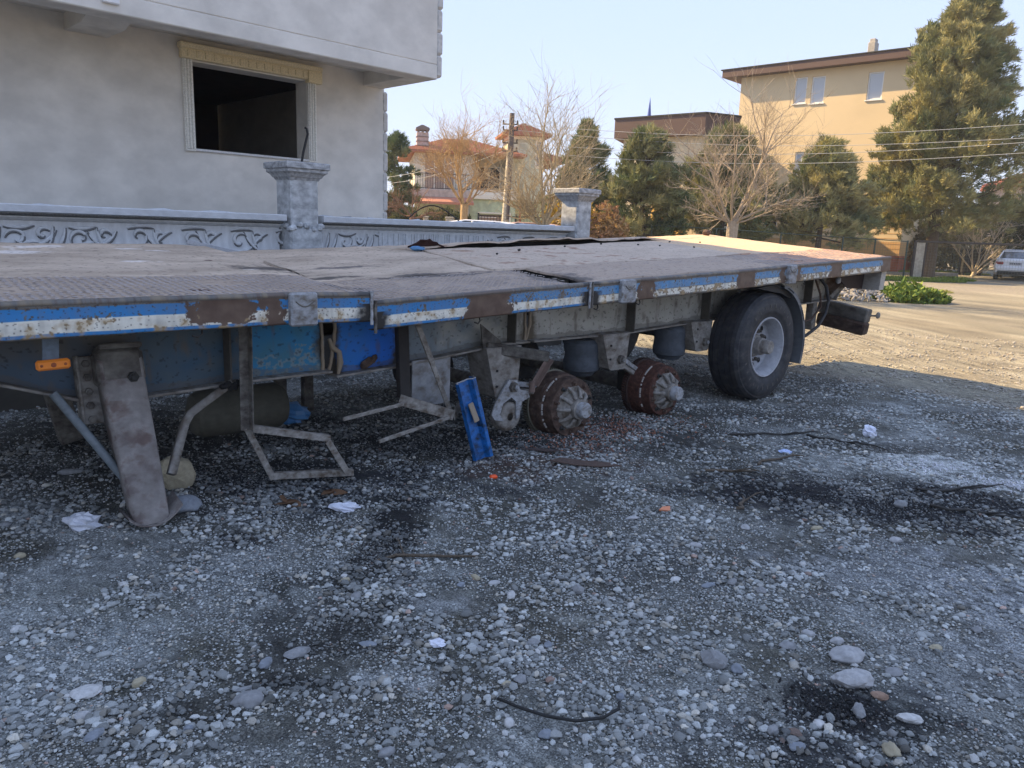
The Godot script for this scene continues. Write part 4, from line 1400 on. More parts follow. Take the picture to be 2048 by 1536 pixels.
	bush("dark_bush", "dark evergreen bush behind the white car at the right border", "bush", [[Vector3(26.5, 1.9, -40.5), Vector3(1.5, 2.0, 1.2)], [Vector3(28.0, 2.6, -41.5), Vector3(1.6, 2.6, 1.2)]], 1300, Color(0.025, 0.04, 0.02), Color(0.07, 0.085, 0.035), 0.4, 45)
	bush("climbing_bush", "tangled brownish bush along the left stretch of the wire fence", "bush", [[Vector3(4.2, 0.9, -34.8), Vector3(0.9, 0.9, 0.5)], [Vector3(6.0, 0.8, -35.0), Vector3(0.9, 0.8, 0.5)]], 700, Color(0.14, 0.1, 0.06), Color(0.24, 0.17, 0.08), 0.25, 46)
	bush("dry_shrub", "straw-coloured dry shrub between the conifer trunk and the white car", "bush", [[Vector3(22.6, 1.2, -45.0), Vector3(1.6, 1.5, 1.0)], [Vector3(25.2, 1.5, -46.5), Vector3(1.6, 1.8, 1.0)]], 1000, Color(0.16, 0.13, 0.06), Color(0.38, 0.31, 0.17), 0.3, 47)
	bush("olive_shrub", "grey-green shrub filling the gap behind the bare shoots at the right", "bush", [[Vector3(29.5, 2.0, -52.0), Vector3(2.6, 2.4, 1.4)], [Vector3(33.5, 2.2, -52.0), Vector3(2.6, 2.6, 1.4)]], 1300, Color(0.08, 0.10, 0.05), Color(0.22, 0.23, 0.11), 0.45, 48)
	bush("far_hedge", "far olive hedge between the villa and the yellow house", "hedge", [[Vector3(5.0, 1.4, -62.0), Vector3(2.6, 1.8, 1.2)], [Vector3(1.5, 1.3, -62.0), Vector3(2.6, 1.6, 1.2)], [Vector3(8.0, 1.5, -62.0), Vector3(2.2, 1.8, 1.2)]], 1300, Color(0.07, 0.09, 0.04), Color(0.2, 0.18, 0.08), 0.45, 49)
	# weeds and grass
	var r := RandomNumberGenerator.new()
	r.seed = 50
	var blades := spray(9, 0.06, 0.5, 12)
	var plots := [["weed_clump", "bright green leafy weed clump by the rubble behind the trailer", Vector3(11.0, 0, -21.6), Vector2(0.95, 0.75), 420, 0.34, Color(0.09, 0.16, 0.025), Color(0.24, 0.30, 0.05)],
		["weed_clump", "low yellowish weeds seen through the gap under the trailer tail", Vector3(8.9, 0, -23.0), Vector2(1.6, 1.6), 420, 0.2, Color(0.16, 0.16, 0.04), Color(0.3, 0.26, 0.08)],
		["grass_strip", "sunlit green grass strip at the foot of the gate frame", Vector3(16.8, 0, -33.6), Vector2(2.6, 0.8), 900, 0.24, Color(0.1, 0.17, 0.02), Color(0.25, 0.3, 0.04)],
		["grass_strip", "green grass verge right of the gate frame", Vector3(19.6, 0, -35.0), Vector2(1.0, 0.6), 320, 0.24, Color(0.1, 0.17, 0.02), Color(0.25, 0.3, 0.04)],
		["grass_strip", "lawn strip under the bare shrub beyond the gate", Vector3(23.6, 0, -43.2), Vector2(2.6, 1.4), 700, 0.2, Color(0.14, 0.19, 0.03), Color(0.3, 0.32, 0.06)],
		["grass_strip", "patchy grass beside the dirt lane behind the weeds", Vector3(12.6, 0, -26.5), Vector2(2.2, 1.5), 700, 0.16, Color(0.13, 0.17, 0.03), Color(0.3, 0.28, 0.08)]]
	for p in plots:
		var spots := []
		var tints := []
		for i in int(p[4]):
			var a := r.randf() * TAU
			var d := sqrt(r.randf())
			var q := Vector3(cos(a) * d * p[3].x, 0, sin(a) * d * p[3].y)
			var s: float = p[5] * r.randf_range(0.5, 1.2) * (1.15 - 0.5 * d)
			q.y = ground_y(p[2].x + q.x, p[2].z + q.z) + (0.32 * (1.0 - d * d) * r.randf() if p[4] == 420 and p[5] > 0.3 else 0.0)
			spots.append(Transform3D((Basis(Vector3.UP, r.randf() * TAU) * Basis(Vector3.RIGHT, r.randf_range(-0.6, 0.6))).scaled_local(Vector3(s * 1.6, s, s * 1.6)), q))
			tints.append((p[6] as Color).lerp(p[7], r.randf()))
		var o := scatter(numbered(p[0]), shades["leaves"] if p[5] > 0.3 else blades, M.leaf, spots, tints, self)
		o.position = p[2]
		tag(o, p[1], "weeds" if p[0] == "weed_clump" else "grass")
	# heap of broken stone
	var spots := []
	var tints := []
	for i in 520:
		var a := r.randf() * TAU
		var d := sqrt(r.randf())
		var s := r.randf_range(0.05, 0.2)
		spots.append(Transform3D(Basis(Vector3(r.randf(), r.randf(), 0.3).normalized(), r.randf() * TAU).scaled_local(Vector3(s, s * 0.7, s)), Vector3(cos(a) * d * 1.25, 0.36 * (1.0 - d) + 0.02, sin(a) * d * 0.8)))
		var t := r.randf_range(0.16, 0.4)
		tints.append(Color(t, t * 0.93, t * 0.82))
	var m := tinted(0.95)
	var hp := scatter("rubble_heap", stone_mesh(61, 1, 0.35, 0.3, true), m, spots, tints, self)
	hp.position = Vector3(9.55, 0, -21.7)
	tag(hp, "low heap of pale broken rubble beside the weed clump", "rubble")

# ---------------------------------------------------------------- cars
func loft(st: SurfaceTool, rings: Array, closed := true) -> void:
	st.set_smooth_group(0)
	var c := Vector3.ZERO
	for i in rings.size() - 1:
		var n: int = rings[i].size()
		var mid := Vector3.ZERO
		for p: Vector3 in rings[i]:
			mid += p / n
		for k in (n if closed else n - 1):
			var a: Vector3 = rings[i][k]; var b: Vector3 = rings[i][(k + 1) % n]
			var e: Vector3 = rings[i + 1][(k + 1) % n]; var f: Vector3 = rings[i + 1][k]
			quad(st, a, b, e, f, (a + b + e + f) / 4.0 - mid)
	st.set_smooth_group(-1)
	for e in [0, rings.size() - 1]:
		var n: int = rings[e].size()
		var o: Vector3 = (rings[0][0] as Vector3) - rings[1][0] if e == 0 else (rings[e][0] as Vector3) - rings[e - 1][0]
		o = Vector3(0, 0, o.z)
		for k in range(1, n - 1):
			tri(st, rings[e][0], rings[e][k], rings[e][k + 1], o)

# a car standing with its tail at z = 0 and its nose towards -z
func car(label: String, at_: Vector3, turn: float, paint: Material, scale_ := 1.0) -> Node3D:
	var o := thing("parked_car", label, "car", at_, Basis(Vector3.UP, turn).scaled(Vector3.ONE * scale_), "cars parked beyond the yard")
	var st := tool()
	var rings := []
	for s in [[-4.55, 0.6, 0.72, 0.6, 0.35, 0.5, 0.68], [-4.4, 0.78, 0.84, 0.74, 0.24, 0.5, 0.78], [-3.6, 0.86, 0.9, 0.8, 0.2, 0.55, 0.9], [-2.8, 0.87, 0.91, 0.83, 0.2, 0.6, 0.96], [-1.2, 0.87, 0.91, 0.82, 0.2, 0.62, 1.0], [-0.35, 0.85, 0.89, 0.8, 0.26, 0.66, 1.02], [-0.1, 0.8, 0.85, 0.76, 0.3, 0.66, 0.98], [0.0, 0.74, 0.8, 0.7, 0.36, 0.62, 0.9]]:
		var z: float = s[0]
		rings.append([Vector3(-s[1], s[4], z), Vector3(-s[2], s[5], z), Vector3(-s[2] + 0.01, s[5] + 0.12, z), Vector3(-s[3], s[6], z), Vector3(-s[3] * 0.6, s[6] + 0.03, z), Vector3(s[3] * 0.6, s[6] + 0.03, z), Vector3(s[3], s[6], z), Vector3(s[2] - 0.01, s[5] + 0.12, z), Vector3(s[2], s[5], z), Vector3(s[1], s[4], z)])
	loft(st, rings)
	part("body", done(st), paint, o)
	st = tool()
	rings = []
	for s in [[-3.15, 0.72, 0.66, 0.9, 0.95], [-2.4, 0.78, 0.6, 0.94, 1.36], [-1.9, 0.79, 0.6, 0.96, 1.42], [-1.2, 0.78, 0.59, 0.98, 1.4], [-0.85, 0.76, 0.58, 1.0, 1.33], [-0.2, 0.7, 0.62, 1.0, 1.03]]:
		rings.append([Vector3(-s[1], s[3], s[0]), Vector3(-s[2], s[4], s[0]), Vector3(s[2], s[4], s[0]), Vector3(s[1], s[3], s[0])])
	loft(st, rings)
	part("windows", done(st), M.glass, o)
	st = tool()
	rings = []
	for s in [[-2.42, 0.6, 1.37], [-1.9, 0.62, 1.44], [-1.2, 0.61, 1.42], [-0.84, 0.59, 1.345]]:
		rings.append([Vector3(-s[1], s[2] - 0.03, s[0]), Vector3(-s[1] * 0.9, s[2], s[0]), Vector3(s[1] * 0.9, s[2], s[0]), Vector3(s[1], s[2] - 0.03, s[0])])
	loft(st, rings)
	for s in [-1.0, 1.0]:
		tube(st, [Vector3(s * 0.6, 1.36, -0.86), Vector3(s * 0.66, 1.2, -0.5), Vector3(s * 0.71, 1.02, -0.2)], 0.035, 5)
		tube(st, [Vector3(s * 0.6, 1.4, -1.75), Vector3(s * 0.79, 0.98, -1.72)], 0.03, 5)
	part("roof", done(st), paint, o)
	for s in [-1.0, 1.0]:
		st = tool()
		bx(st, Transform3D(Basis(Vector3.UP, s * 0.35), Vector3(s * 0.64, 0.8, -0.015)), Vector3(0.32, 0.13, 0.1), 0.02)
		part("tail_light", done(st), mat(0.28, 0.02, 0.025, 0.2, ""), o)
	st = tool()
	bx(st, at(0, 0.36, -0.03), Vector3(1.42, 0.16, 0.12), 0.03)
	part("bumper_lower", done(st), M.black, o)
	st = tool()
	bx(st, at(0, 0.56, -0.02), Vector3(1.56, 0.2, 0.16), 0.04)
	part("bumper", done(st), paint, o)
	st = tool()
	bx(st, at(0, 0.79, -0.005), Vector3(0.52, 0.12, 0.04), 0.008)
	var pl := part("plate", done(st), mat(0.4, 0.42, 0.46, 0.5, ""), o)
	st = tool()
	for k in 6:
		bx(st, at(-0.18 + 0.07 * k, 0.79, 0.016), Vector3(0.035, 0.07, 0.004))
	part("plate_mark", done(st), M.dark, pl)
	for s in [-1.0, 1.0]:
		for z: float in [-0.95, -3.65]:
			st = tool()
			lathe(st, [Vector2(0.0, 0.08), Vector2(0.2, 0.08), Vector2(0.22, 0.1), Vector2(0.3, 0.1), Vector2(0.32, 0.07), Vector2(0.32, -0.1), Vector2(0.0, -0.1)], Transform3D(Basis(Vector3.UP, s * PI / 2.0), Vector3(s * 0.78, 0.32, z)), 20)
			part("wheel", done(st), M.rubber, o)
	return o

func build_cars() -> void:
	var white := mat(0.78, 0.79, 0.82, 0.25, "")
	car("white saloon seen from behind, parked beyond the gate at the right border", Vector3(23.35, 0, -36.6), -0.62, white)
	car("white car whose curved roof shows over the wall left of the utility pole", Vector3(1.15, 0, -19.8), 1.4, white, 1.24)
	car("pale car with a red panel behind the thin rusty post", Vector3(2.5, 0, -24.6), 1.35, mat(0.62, 0.42, 0.38, 0.3, "blotch", 0.4), 1.26)

# ---------------------------------------------------------------- the wrecked flatbed trailer
# local x runs to the tail, z to the near side, y is the height above the ground
var trailer_at := Transform3D(Basis(Vector3(0.749, 0, -0.6626), Vector3.UP, Vector3(0.6626, 0, 0.749)), Vector3(0.28, 0, -7.23))

func along(x: float, t: Array) -> float:
	for k in t.size() - 1:
		if x <= t[k + 1][0]:
			return lerpf(t[k][1], t[k + 1][1], clampf((x - t[k][0]) / (t[k + 1][0] - t[k][0]), 0.0, 1.0))
	return t[-1][1]

var edge_line := [[-6.0, 1.19], [-3.1, 1.2], [-2.601, 1.188], [-2.6, 1.135], [-1.9, 1.165], [-0.72, 1.21], [1.26, 1.285], [2.23, 1.33], [4.4, 1.418]]
var flange_line := [[-6.0, 0.9], [-4.43, 0.765], [-4.0, 0.615], [-3.2, 0.655], [-2.62, 0.66], [-2.6, 0.625], [-2.1, 0.65], [-1.17, 0.735], [0.23, 0.73], [1.67, 0.79], [3.33, 0.88], [4.2, 0.91]]

func deck_y(x: float, z: float) -> float:
	return along(x, edge_line) + (1.25 - z) * 0.073

func flange_y(x: float) -> float:
	return along(x, flange_line)

func rail_paint(u: float, v: float) -> Color:
	var x := -6.0 + u * 10.5
	if v < 0.02:
		return Color(0.075, 0.072, 0.07).lerp(Color(0.13, 0.115, 0.10), clampf(0.5 + nz(x, 0.0, 6.0), 0.0, 1.0))
	var n := nz(x, v * 0.16, 9.0)
	var f := nz(x + 7.0, v * 0.16, 40.0)
	var l := nz(x, 3.0, 2.0)
	var blue := Color(0.022, 0.19, 0.46)
	var white := Color(0.74, 0.72, 0.63)
	var grime := Color(0.10, 0.095, 0.085).lerp(Color(0.17, 0.165, 0.15), clampf(0.5 + f, 0.0, 1.0))
	var rust := Color(0.085, 0.05, 0.035).lerp(Color(0.13, 0.085, 0.06), clampf(0.5 + n, 0.0, 1.0))
	var col := blue
	var worn := 0.0
	if x < -0.72:
		var top := 0.44 if x < -2.6 else 0.48
		if v > top + 0.015 * f and v < 0.86 + 0.02 * n:
			col = white
			if x > -2.0 and x < -0.72:
				worn = -0.1
		if x > -1.5 and v < 0.5:
			col = blue.lerp(Color(0.17, 0.26, 0.33), clampf(0.5 + 1.5 * f, 0.0, 1.0))
			worn = 0.25
	else:
		blue = Color(0.07, 0.25, 0.50).lerp(Color(0.18, 0.31, 0.42), clampf(0.3 + n, 0.0, 1.0))
		col = grime
		if v > 0.1 and v < 0.52:
			col = blue
			worn = 0.05
		elif v >= 0.55 and v < 0.9:
			col = white
			worn = 0.3 if x > 0.0 else 0.05
			if x > 2.2 and x < 3.0:
				worn = 0.55
	if n + 0.6 * f > 0.5 - worn or v < 0.07 + 0.1 * maxf(0.0, l + 0.5 * n) or v > 0.985:
		col = grime if f < 0.15 else rust
	# a dull skin of dirt over the old paint
	col = col.lerp(Color(0.16, 0.15, 0.135), clampf(0.16 + 0.35 * nz(x + 30.0, v * 0.3, 5.0) + 0.25 * nz(x * 3.0, v * 0.05, 9.0), 0.0, 0.6))
	# specks, streaks and yellowed rust weeping down
	if f > 0.42:
		col = col.lerp(Color(0.04, 0.03, 0.025), 0.75)
	if v > 0.5 and n > 0.05:
		col = col.lerp(Color(0.42, 0.3, 0.15), clampf((n - 0.05) * 1.6, 0.0, 0.6))
	for p in [[-3.5, 0.14], [-2.98, 0.0], [-3.22, 0.06], [-1.7, 0.2], [-0.06, 0.09], [1.38, 0.14], [2.02, 0.05], [2.32, 0.04], [3.1, 0.12], [4.35, 0.16], [0.02, 0.0], [-5.2, 0.1]]:
		var d: float = absf(x - p[0]) + 0.09 * n + 0.03 * f - (0.05 * v if p[0] == -3.5 else 0.0)
		if d < p[1] and not (p[0] == -3.5 and v > 0.8 + 0.2 * n):
			col = rust
	for b in [-2.6, -0.72]:
		var d := absf(x - b) + 0.06 * n
		if d < 0.13 and v > 0.3:
			col = col.lerp(Color(0.012, 0.011, 0.011), clampf((0.13 - d) * 14.0, 0.0, 1.0))
	return col

func web_paint(u: float, v: float) -> Color:
	var x := -6.0 + u * 10.5
	var n := nz(x, v * 0.7, 3.0)
	var f := nz(x + 5.0, v * 0.7, 16.0)
	var g := nz(x - 9.0, v * 0.2, 8.0)
	var grey := Color(0.30, 0.295, 0.26).lerp(Color(0.40, 0.39, 0.345), clampf(0.5 + n, 0.0, 1.0))
	var col := grey
	if x < -3.78:
		col = Color(0.11, 0.10, 0.085).lerp(Color(0.05, 0.085, 0.13), clampf((v - 0.45) * 2.5 + 0.8 * n, 0.0, 1.0))
	elif x < -3.2:
		col = Color(0.035, 0.085, 0.14).lerp(Color(0.07, 0.10, 0.12), clampf(0.4 + 1.2 * n, 0.0, 1.0))
	elif x < -2.62:
		col = Color(0.012, 0.19, 0.40).lerp(Color(0.035, 0.17, 0.26), clampf(0.4 + 1.3 * n, 0.0, 1.0))
		if v > 0.72 + 0.2 * n and f > 0.0:
			col = Color(0.14, 0.22, 0.27)
	elif x < -2.07:
		col = Color(0.008, 0.16, 0.48).lerp(Color(0.004, 0.15, 0.66), clampf((x + 2.6) * 2.0 + 0.4 * n, 0.0, 1.0))
	elif x < -1.15:
		col = Color(0.16, 0.20, 0.23).lerp(grey, clampf((x + 1.7) * 2.0 + n, 0.0, 1.0))
		if x < -1.97 + 0.1 * n:
			col = Color(0.02, 0.10, 0.32)
		if absf(x + 1.75) + 0.15 * n < 0.14 and v < 0.5:
			col = Color(0.13, 0.085, 0.05)
	if f > 0.42:
		col = col * 0.45
	if g > 0.25:
		col = col.lerp(Color(0.11, 0.09, 0.07), clampf((g - 0.25) * 2.0, 0.0, 0.7))
	if v > 0.93 + 0.06 * n:
		col = col.lerp(Color(0.09, 0.08, 0.07), 0.5)
	for b in [[-2.62, 0.1, 0.02], [-2.08, 0.07, 0.012], [-0.85, 0.09, 0.06]]:
		var d: float = absf(x - b[0]) + 0.06 * n + 0.02 * f
		if d < b[1]:
			col = col.lerp(Color(b[2] * 1.3, b[2], b[2] * 0.6), clampf((b[1] - d) * 18.0, 0.0, 1.0))
	return col

func deck_paint(u: float, v: float) -> Color:
	var x := -6.0 + u * 10.5
	var z := -1.35 + v * 2.65
	var n := nz(x, z * 2.5, 0.9)
	var m := nz(x + 4.0, z * 1.6, 3.5)
	var f := nz(x, z + 8.0, 16.0)
	var col := Color(0.29, 0.245, 0.205).lerp(Color(0.43, 0.37, 0.315), clampf(0.5 + 0.9 * n + 0.4 * m, 0.0, 1.0))
	if x > -0.9:
		col = col.lerp(Color(0.42, 0.36, 0.31), 0.55)
	if z > 0.42 + 0.06 * m:
		col = col.lerp(Color(0.25, 0.205, 0.175), 0.65)
		if x > 2.4:
			col = col.lerp(Color(0.40, 0.22, 0.14), clampf(0.5 + n, 0.0, 0.7))
	if x > -0.8 and x < 1.2 and z < 0.4:
		col = col.lerp(Color(0.20, 0.115, 0.08), clampf((m + 0.5 * n - 0.2) * 2.0, 0.0, 0.8))
	if x > 2.6 and z < 0.42:
		col = col.lerp(Color(0.5, 0.37, 0.24), 0.7)  # orange tone painted in for sunlight on the tail of the deck
	# soot smears, spilt white paint, rust holes
	for s in [[-2.75, 0.15, 0.3, 0.16, 0.03], [-2.45, 0.32, 0.3, 0.07, 0.03], [-1.7, 0.44, 0.55, 0.07, 0.05], [-1.5, 0.52, 0.35, 0.05, 0.06], [-2.2, -0.1, 0.5, 0.05, 0.08], [-2.55, 0.9, 0.2, 0.25, 0.07], [-0.75, 0.95, 0.25, 0.3, 0.06]]:
		var d := sqrt(pow((x - s[0]) / s[2], 2.0) + pow((z - s[1]) / s[3], 2.0)) + 0.8 * m + 0.4 * f
		if d < 1.0:
			col = col.lerp(Color(s[4], s[4] * 0.95, s[4]), clampf((1.0 - d) * 1.6, 0.0, 0.85))
	for s in [[-4.1, -0.75, 0.18, 0.14], [-3.9, -1.05, 0.2, 0.08], [-3.35, -0.95, 0.1, 0.05], [-3.2, -0.8, 0.08, 0.05], [-3.5, -0.2, 0.1, 0.06], [-2.9, 0.2, 0.06, 0.04], [-4.6, -0.6, 0.25, 0.15]]:
		var d := sqrt(pow((x - s[0]) / s[2], 2.0) + pow((z - s[1]) / s[3], 2.0)) + 0.9 * m + 0.7 * f
		if d < 1.0:
			col = col.lerp(Color(0.58, 0.57, 0.58), clampf((1.0 - d) * 2.0, 0.0, 0.8))
	for s in [[-3.53, 1.01, 0.06, 0.03], [-3.0, -0.3, 0.03, 0.02]]:
		if sqrt(pow((x - s[0]) / s[2], 2.0) + pow((z - s[1]) / s[3], 2.0)) + 0.5 * f < 1.0:
			col = Color(0.05, 0.02, 0.015)
	if f > 0.4:
		col *= 0.6
	return Color(col.r * 1.36, col.g * 1.26, col.b * 1.14)

func plate(tr: Node3D, called: String, m: Material, x0: float, x1: float, z0: float, z1: float, lift: float, warp: float, skew := 0.0, skew2 := 0.0, rise := 0.0) -> void:
	var nu := maxi(4, int((x1 - x0) / 0.07))
	var nv := maxi(4, int((z1 - z0) / 0.09))
	var pos := func(u: float, v: float) -> Vector3:
		var iu := u * nu
		var iv := v * nv
		var edge := iu < 0.5 or iu > nu - 0.5 or iv < 0.5 or iv > nv - 0.5
		var uu := clampf((iu - 1.0) / (nu - 2.0), 0.0, 1.0)
		var vv := clampf((iv - 1.0) / (nv - 2.0), 0.0, 1.0)
		var z := lerpf(z0, z1, vv)
		var x := lerpf(x0 + skew * (z - 0.4), x1 + skew2 * (z - 0.4), uu) + 0.012 * nz(z, x0, 7.0) * (1.0 if uu < 0.01 or uu > 0.99 else 0.0)
		var y := deck_y(x, z) + lift + warp * nz(x + z0 * 5.0, z * 1.5, 1.3) + warp * 0.35 * nz(x, z, 5.0) + rise * vv * sqrt(sin(PI * clampf(uu, 0.0, 1.0))) * (0.8 + 0.7 * nz(x, 2.0, 1.1))
		return Vector3(x, y - (0.018 if edge else 0.0), z)
	var uv := func(_u: float, _v: float, p: Vector3) -> Vector2:
		return Vector2((p.x + 6.0) / 10.5, (p.z + 1.35) / 2.65)
	part(called, sheet(nu, nv, pos, uv), m, tr)

func side_rail(tr: Node3D, m: Material, x0: float, x1: float) -> void:
	var prof := [[-0.004, -0.06], [0.010, -0.052], [0.016, -0.03], [0.014, -0.008], [0.004, 0.002], [-0.006, 0.002], [-0.010, -0.003], [-0.05, -0.003], [-0.1, -0.003], [-0.148, -0.003], [-0.158, -0.006], [-0.162, -0.02], [-0.162, -0.08]]
	var n := int((x1 - x0) / 0.05)
	var pos := func(u: float, v: float) -> Vector3:
		var k := int(v * (prof.size() - 1) + 0.5)
		var x := lerpf(x0, x1, u)
		var dent: float = 0.004 * nz(x, k * 0.05, 2.5)
		return Vector3(x, along(x, edge_line) + prof[k][0] + 0.003 * nz(x, 1.0, 3.0), 1.25 + prof[k][1] + dent)
	var uv := func(u: float, v: float, _p: Vector3) -> Vector2:
		var k := int(v * (prof.size() - 1) + 0.5)
		return Vector2((lerpf(x0, x1, u) + 6.0) / 10.5, clampf((-prof[k][0] - 0.006) / 0.152, 0.0, 0.999) if k > 5 else 0.0)
	part("side_rail", sheet(n, prof.size() - 1, pos, uv), m, tr)

func web(tr: Node3D, m: Material, x0: float, x1: float, z: float, cut0: bool, cut1: bool) -> void:
	var n := maxi(3, int((x1 - x0) / 0.04))
	var pos := func(u: float, v: float) -> Vector3:
		var a := x0
		var b := x1
		if cut0:
			a += 0.018 * nz(v * 0.6, x0, 5.0) + 0.028 * sin(v * PI * 1.2)
		if cut1:
			b += 0.014 * nz(v * 0.6, x1 + 3.0, 5.0)
		var x := lerpf(a, b, u)
		return Vector3(x, lerpf(deck_y(x, z) - 0.03, flange_y(clampf(x, x0, x1)), v), z + 0.006 * nz(x, v, 2.0))
	var uv := func(_u: float, v: float, p: Vector3) -> Vector2:
		return Vector2((p.x + 6.0) / 10.5, v * 0.998)
	part("chassis_web", sheet(n, 12, pos, uv), m, tr)
	for e in [0, 1]:
		if (cut0 if e == 0 else cut1):
			var st := tool()
			var pts := []
			var rad := []
			for k in 15:
				var p: Vector3 = pos.call(float(e), 0.2 + 0.8 * k / 14.0)
				pts.append(p + Vector3(0, 0, 0.004))
				rad.append(0.010 + 0.006 * absf(nz(k * 0.37, x0, 1.0)))
			tube(st, pts, rad, 6)
			part("cut_edge", done(st), M.slag, tr)

func bolt(o: Node, p: Vector3, r: float, m: Material) -> void:
	var st := tool()
	lathe(st, [Vector2(0.0, r * 1.1), Vector2(r * 0.55, r * 1.1), Vector2(r * 0.6, r * 0.7), Vector2(r, r * 0.7), Vector2(r * 1.05, 0.0)], Transform3D(Basis(), p), 6)
	part("bolt", done(st), m, o)

func drum(tr: Node3D, x: float, y: float, r: float, m: Material, hubm: Material, ring: Material) -> void:
	var o := Node3D.new()
	o.name = "brake_drum"
	tr.add_child(o, true)
	o.position = Vector3(x, y, 0.9)
	var st := tool()
	lathe(st, [Vector2(0.0, -0.15), Vector2(r * 1.0, -0.15), Vector2(r * 1.02, -0.14), Vector2(r * 1.02, -0.1), Vector2(r, -0.09), Vector2(r * 0.985, 0.02), Vector2(r * 0.97, 0.045), Vector2(r * 0.915, 0.055), Vector2(r * 0.905, 0.138), Vector2(r * 0.885, 0.15), Vector2(0.0, 0.15)], Transform3D(), 40, 0.012)
	part("drum", done(st), m, o)
	st = tool()
	for k in 72:
		var a := TAU * k / 72.0
		bx(st, Transform3D(Basis(Vector3.BACK, a), Vector3(cos(a) * r * 1.03, sin(a) * r * 1.03, -0.125)), Vector3(0.012, 0.011, 0.04), 0.001)
	lathe(st, [Vector2(r * 1.0, -0.1), Vector2(r * 1.035, -0.1), Vector2(r * 1.035, -0.085), Vector2(r * 1.0, -0.08)], Transform3D(), 40)
	part("toothed_ring", done(st), ring, o)
	st = tool()
	lathe(st, [Vector2(r * 0.66, 0.145), Vector2(r * 0.65, 0.158), Vector2(0.13, 0.16), Vector2(0.115, 0.178), Vector2(0.085, 0.2), Vector2(0.08, 0.245), Vector2(0.06, 0.25)], Transform3D(), 24)
	for k in 10:
		var a := TAU * k / 10.0
		var d := Vector3(cos(a), sin(a), 0)
		tube(st, [d * 0.085 + Vector3(0, 0, 0.21), d * 0.135 + Vector3(0, 0, 0.19), d * r * 0.60 + Vector3(0, 0, 0.165), d * r * 0.63 + Vector3(0, 0, 0.145)], [0.019, 0.016, 0.015, 0.017], 7)
	part("hub", done(st), hubm, o)
	st = tool()
	lathe(st, [Vector2(0.07, 0.2), Vector2(0.072, 0.215), Vector2(0.063, 0.22), Vector2(0.063, 0.3), Vector2(0.055, 0.312), Vector2(0.0, 0.314)], Transform3D(), 24)
	part("hub_cap", done(st), M.palegrey, o)
	for k in 10:
		var a := TAU * (k + 0.5) / 10.0
		st = tool()
		lathe(st, [Vector2(0.0, 0.185), Vector2(0.011, 0.183), Vector2(0.012, 0.16), Vector2(0.02, 0.158), Vector2(0.022, 0.14)], Transform3D(Basis(), Vector3(cos(a), sin(a), 0) * r * 0.74), 8)
		part("stud", done(st), M.rust if k % 3 else M.dark, o)
	st = tool()
	for k in 26:
		if nz(k * 0.6, r * 9.0, 1.0) < -0.05:
			continue
		var a := 2.0 + 1.9 * k / 26.0 + 0.03 * nz(k, 0.0, 3.0)
		bx(st, Transform3D(Basis(Vector3.BACK, a), Vector3(cos(a) * r * 0.94, sin(a) * r * 0.94, 0.056)), Vector3(0.012 + 0.008 * absf(nz(k, 2.0, 2.0)), 0.016, 0.012), 0.003)
	part("weld_drips", done(st), mat(0.42, 0.4, 0.37, 0.7, ""), o)

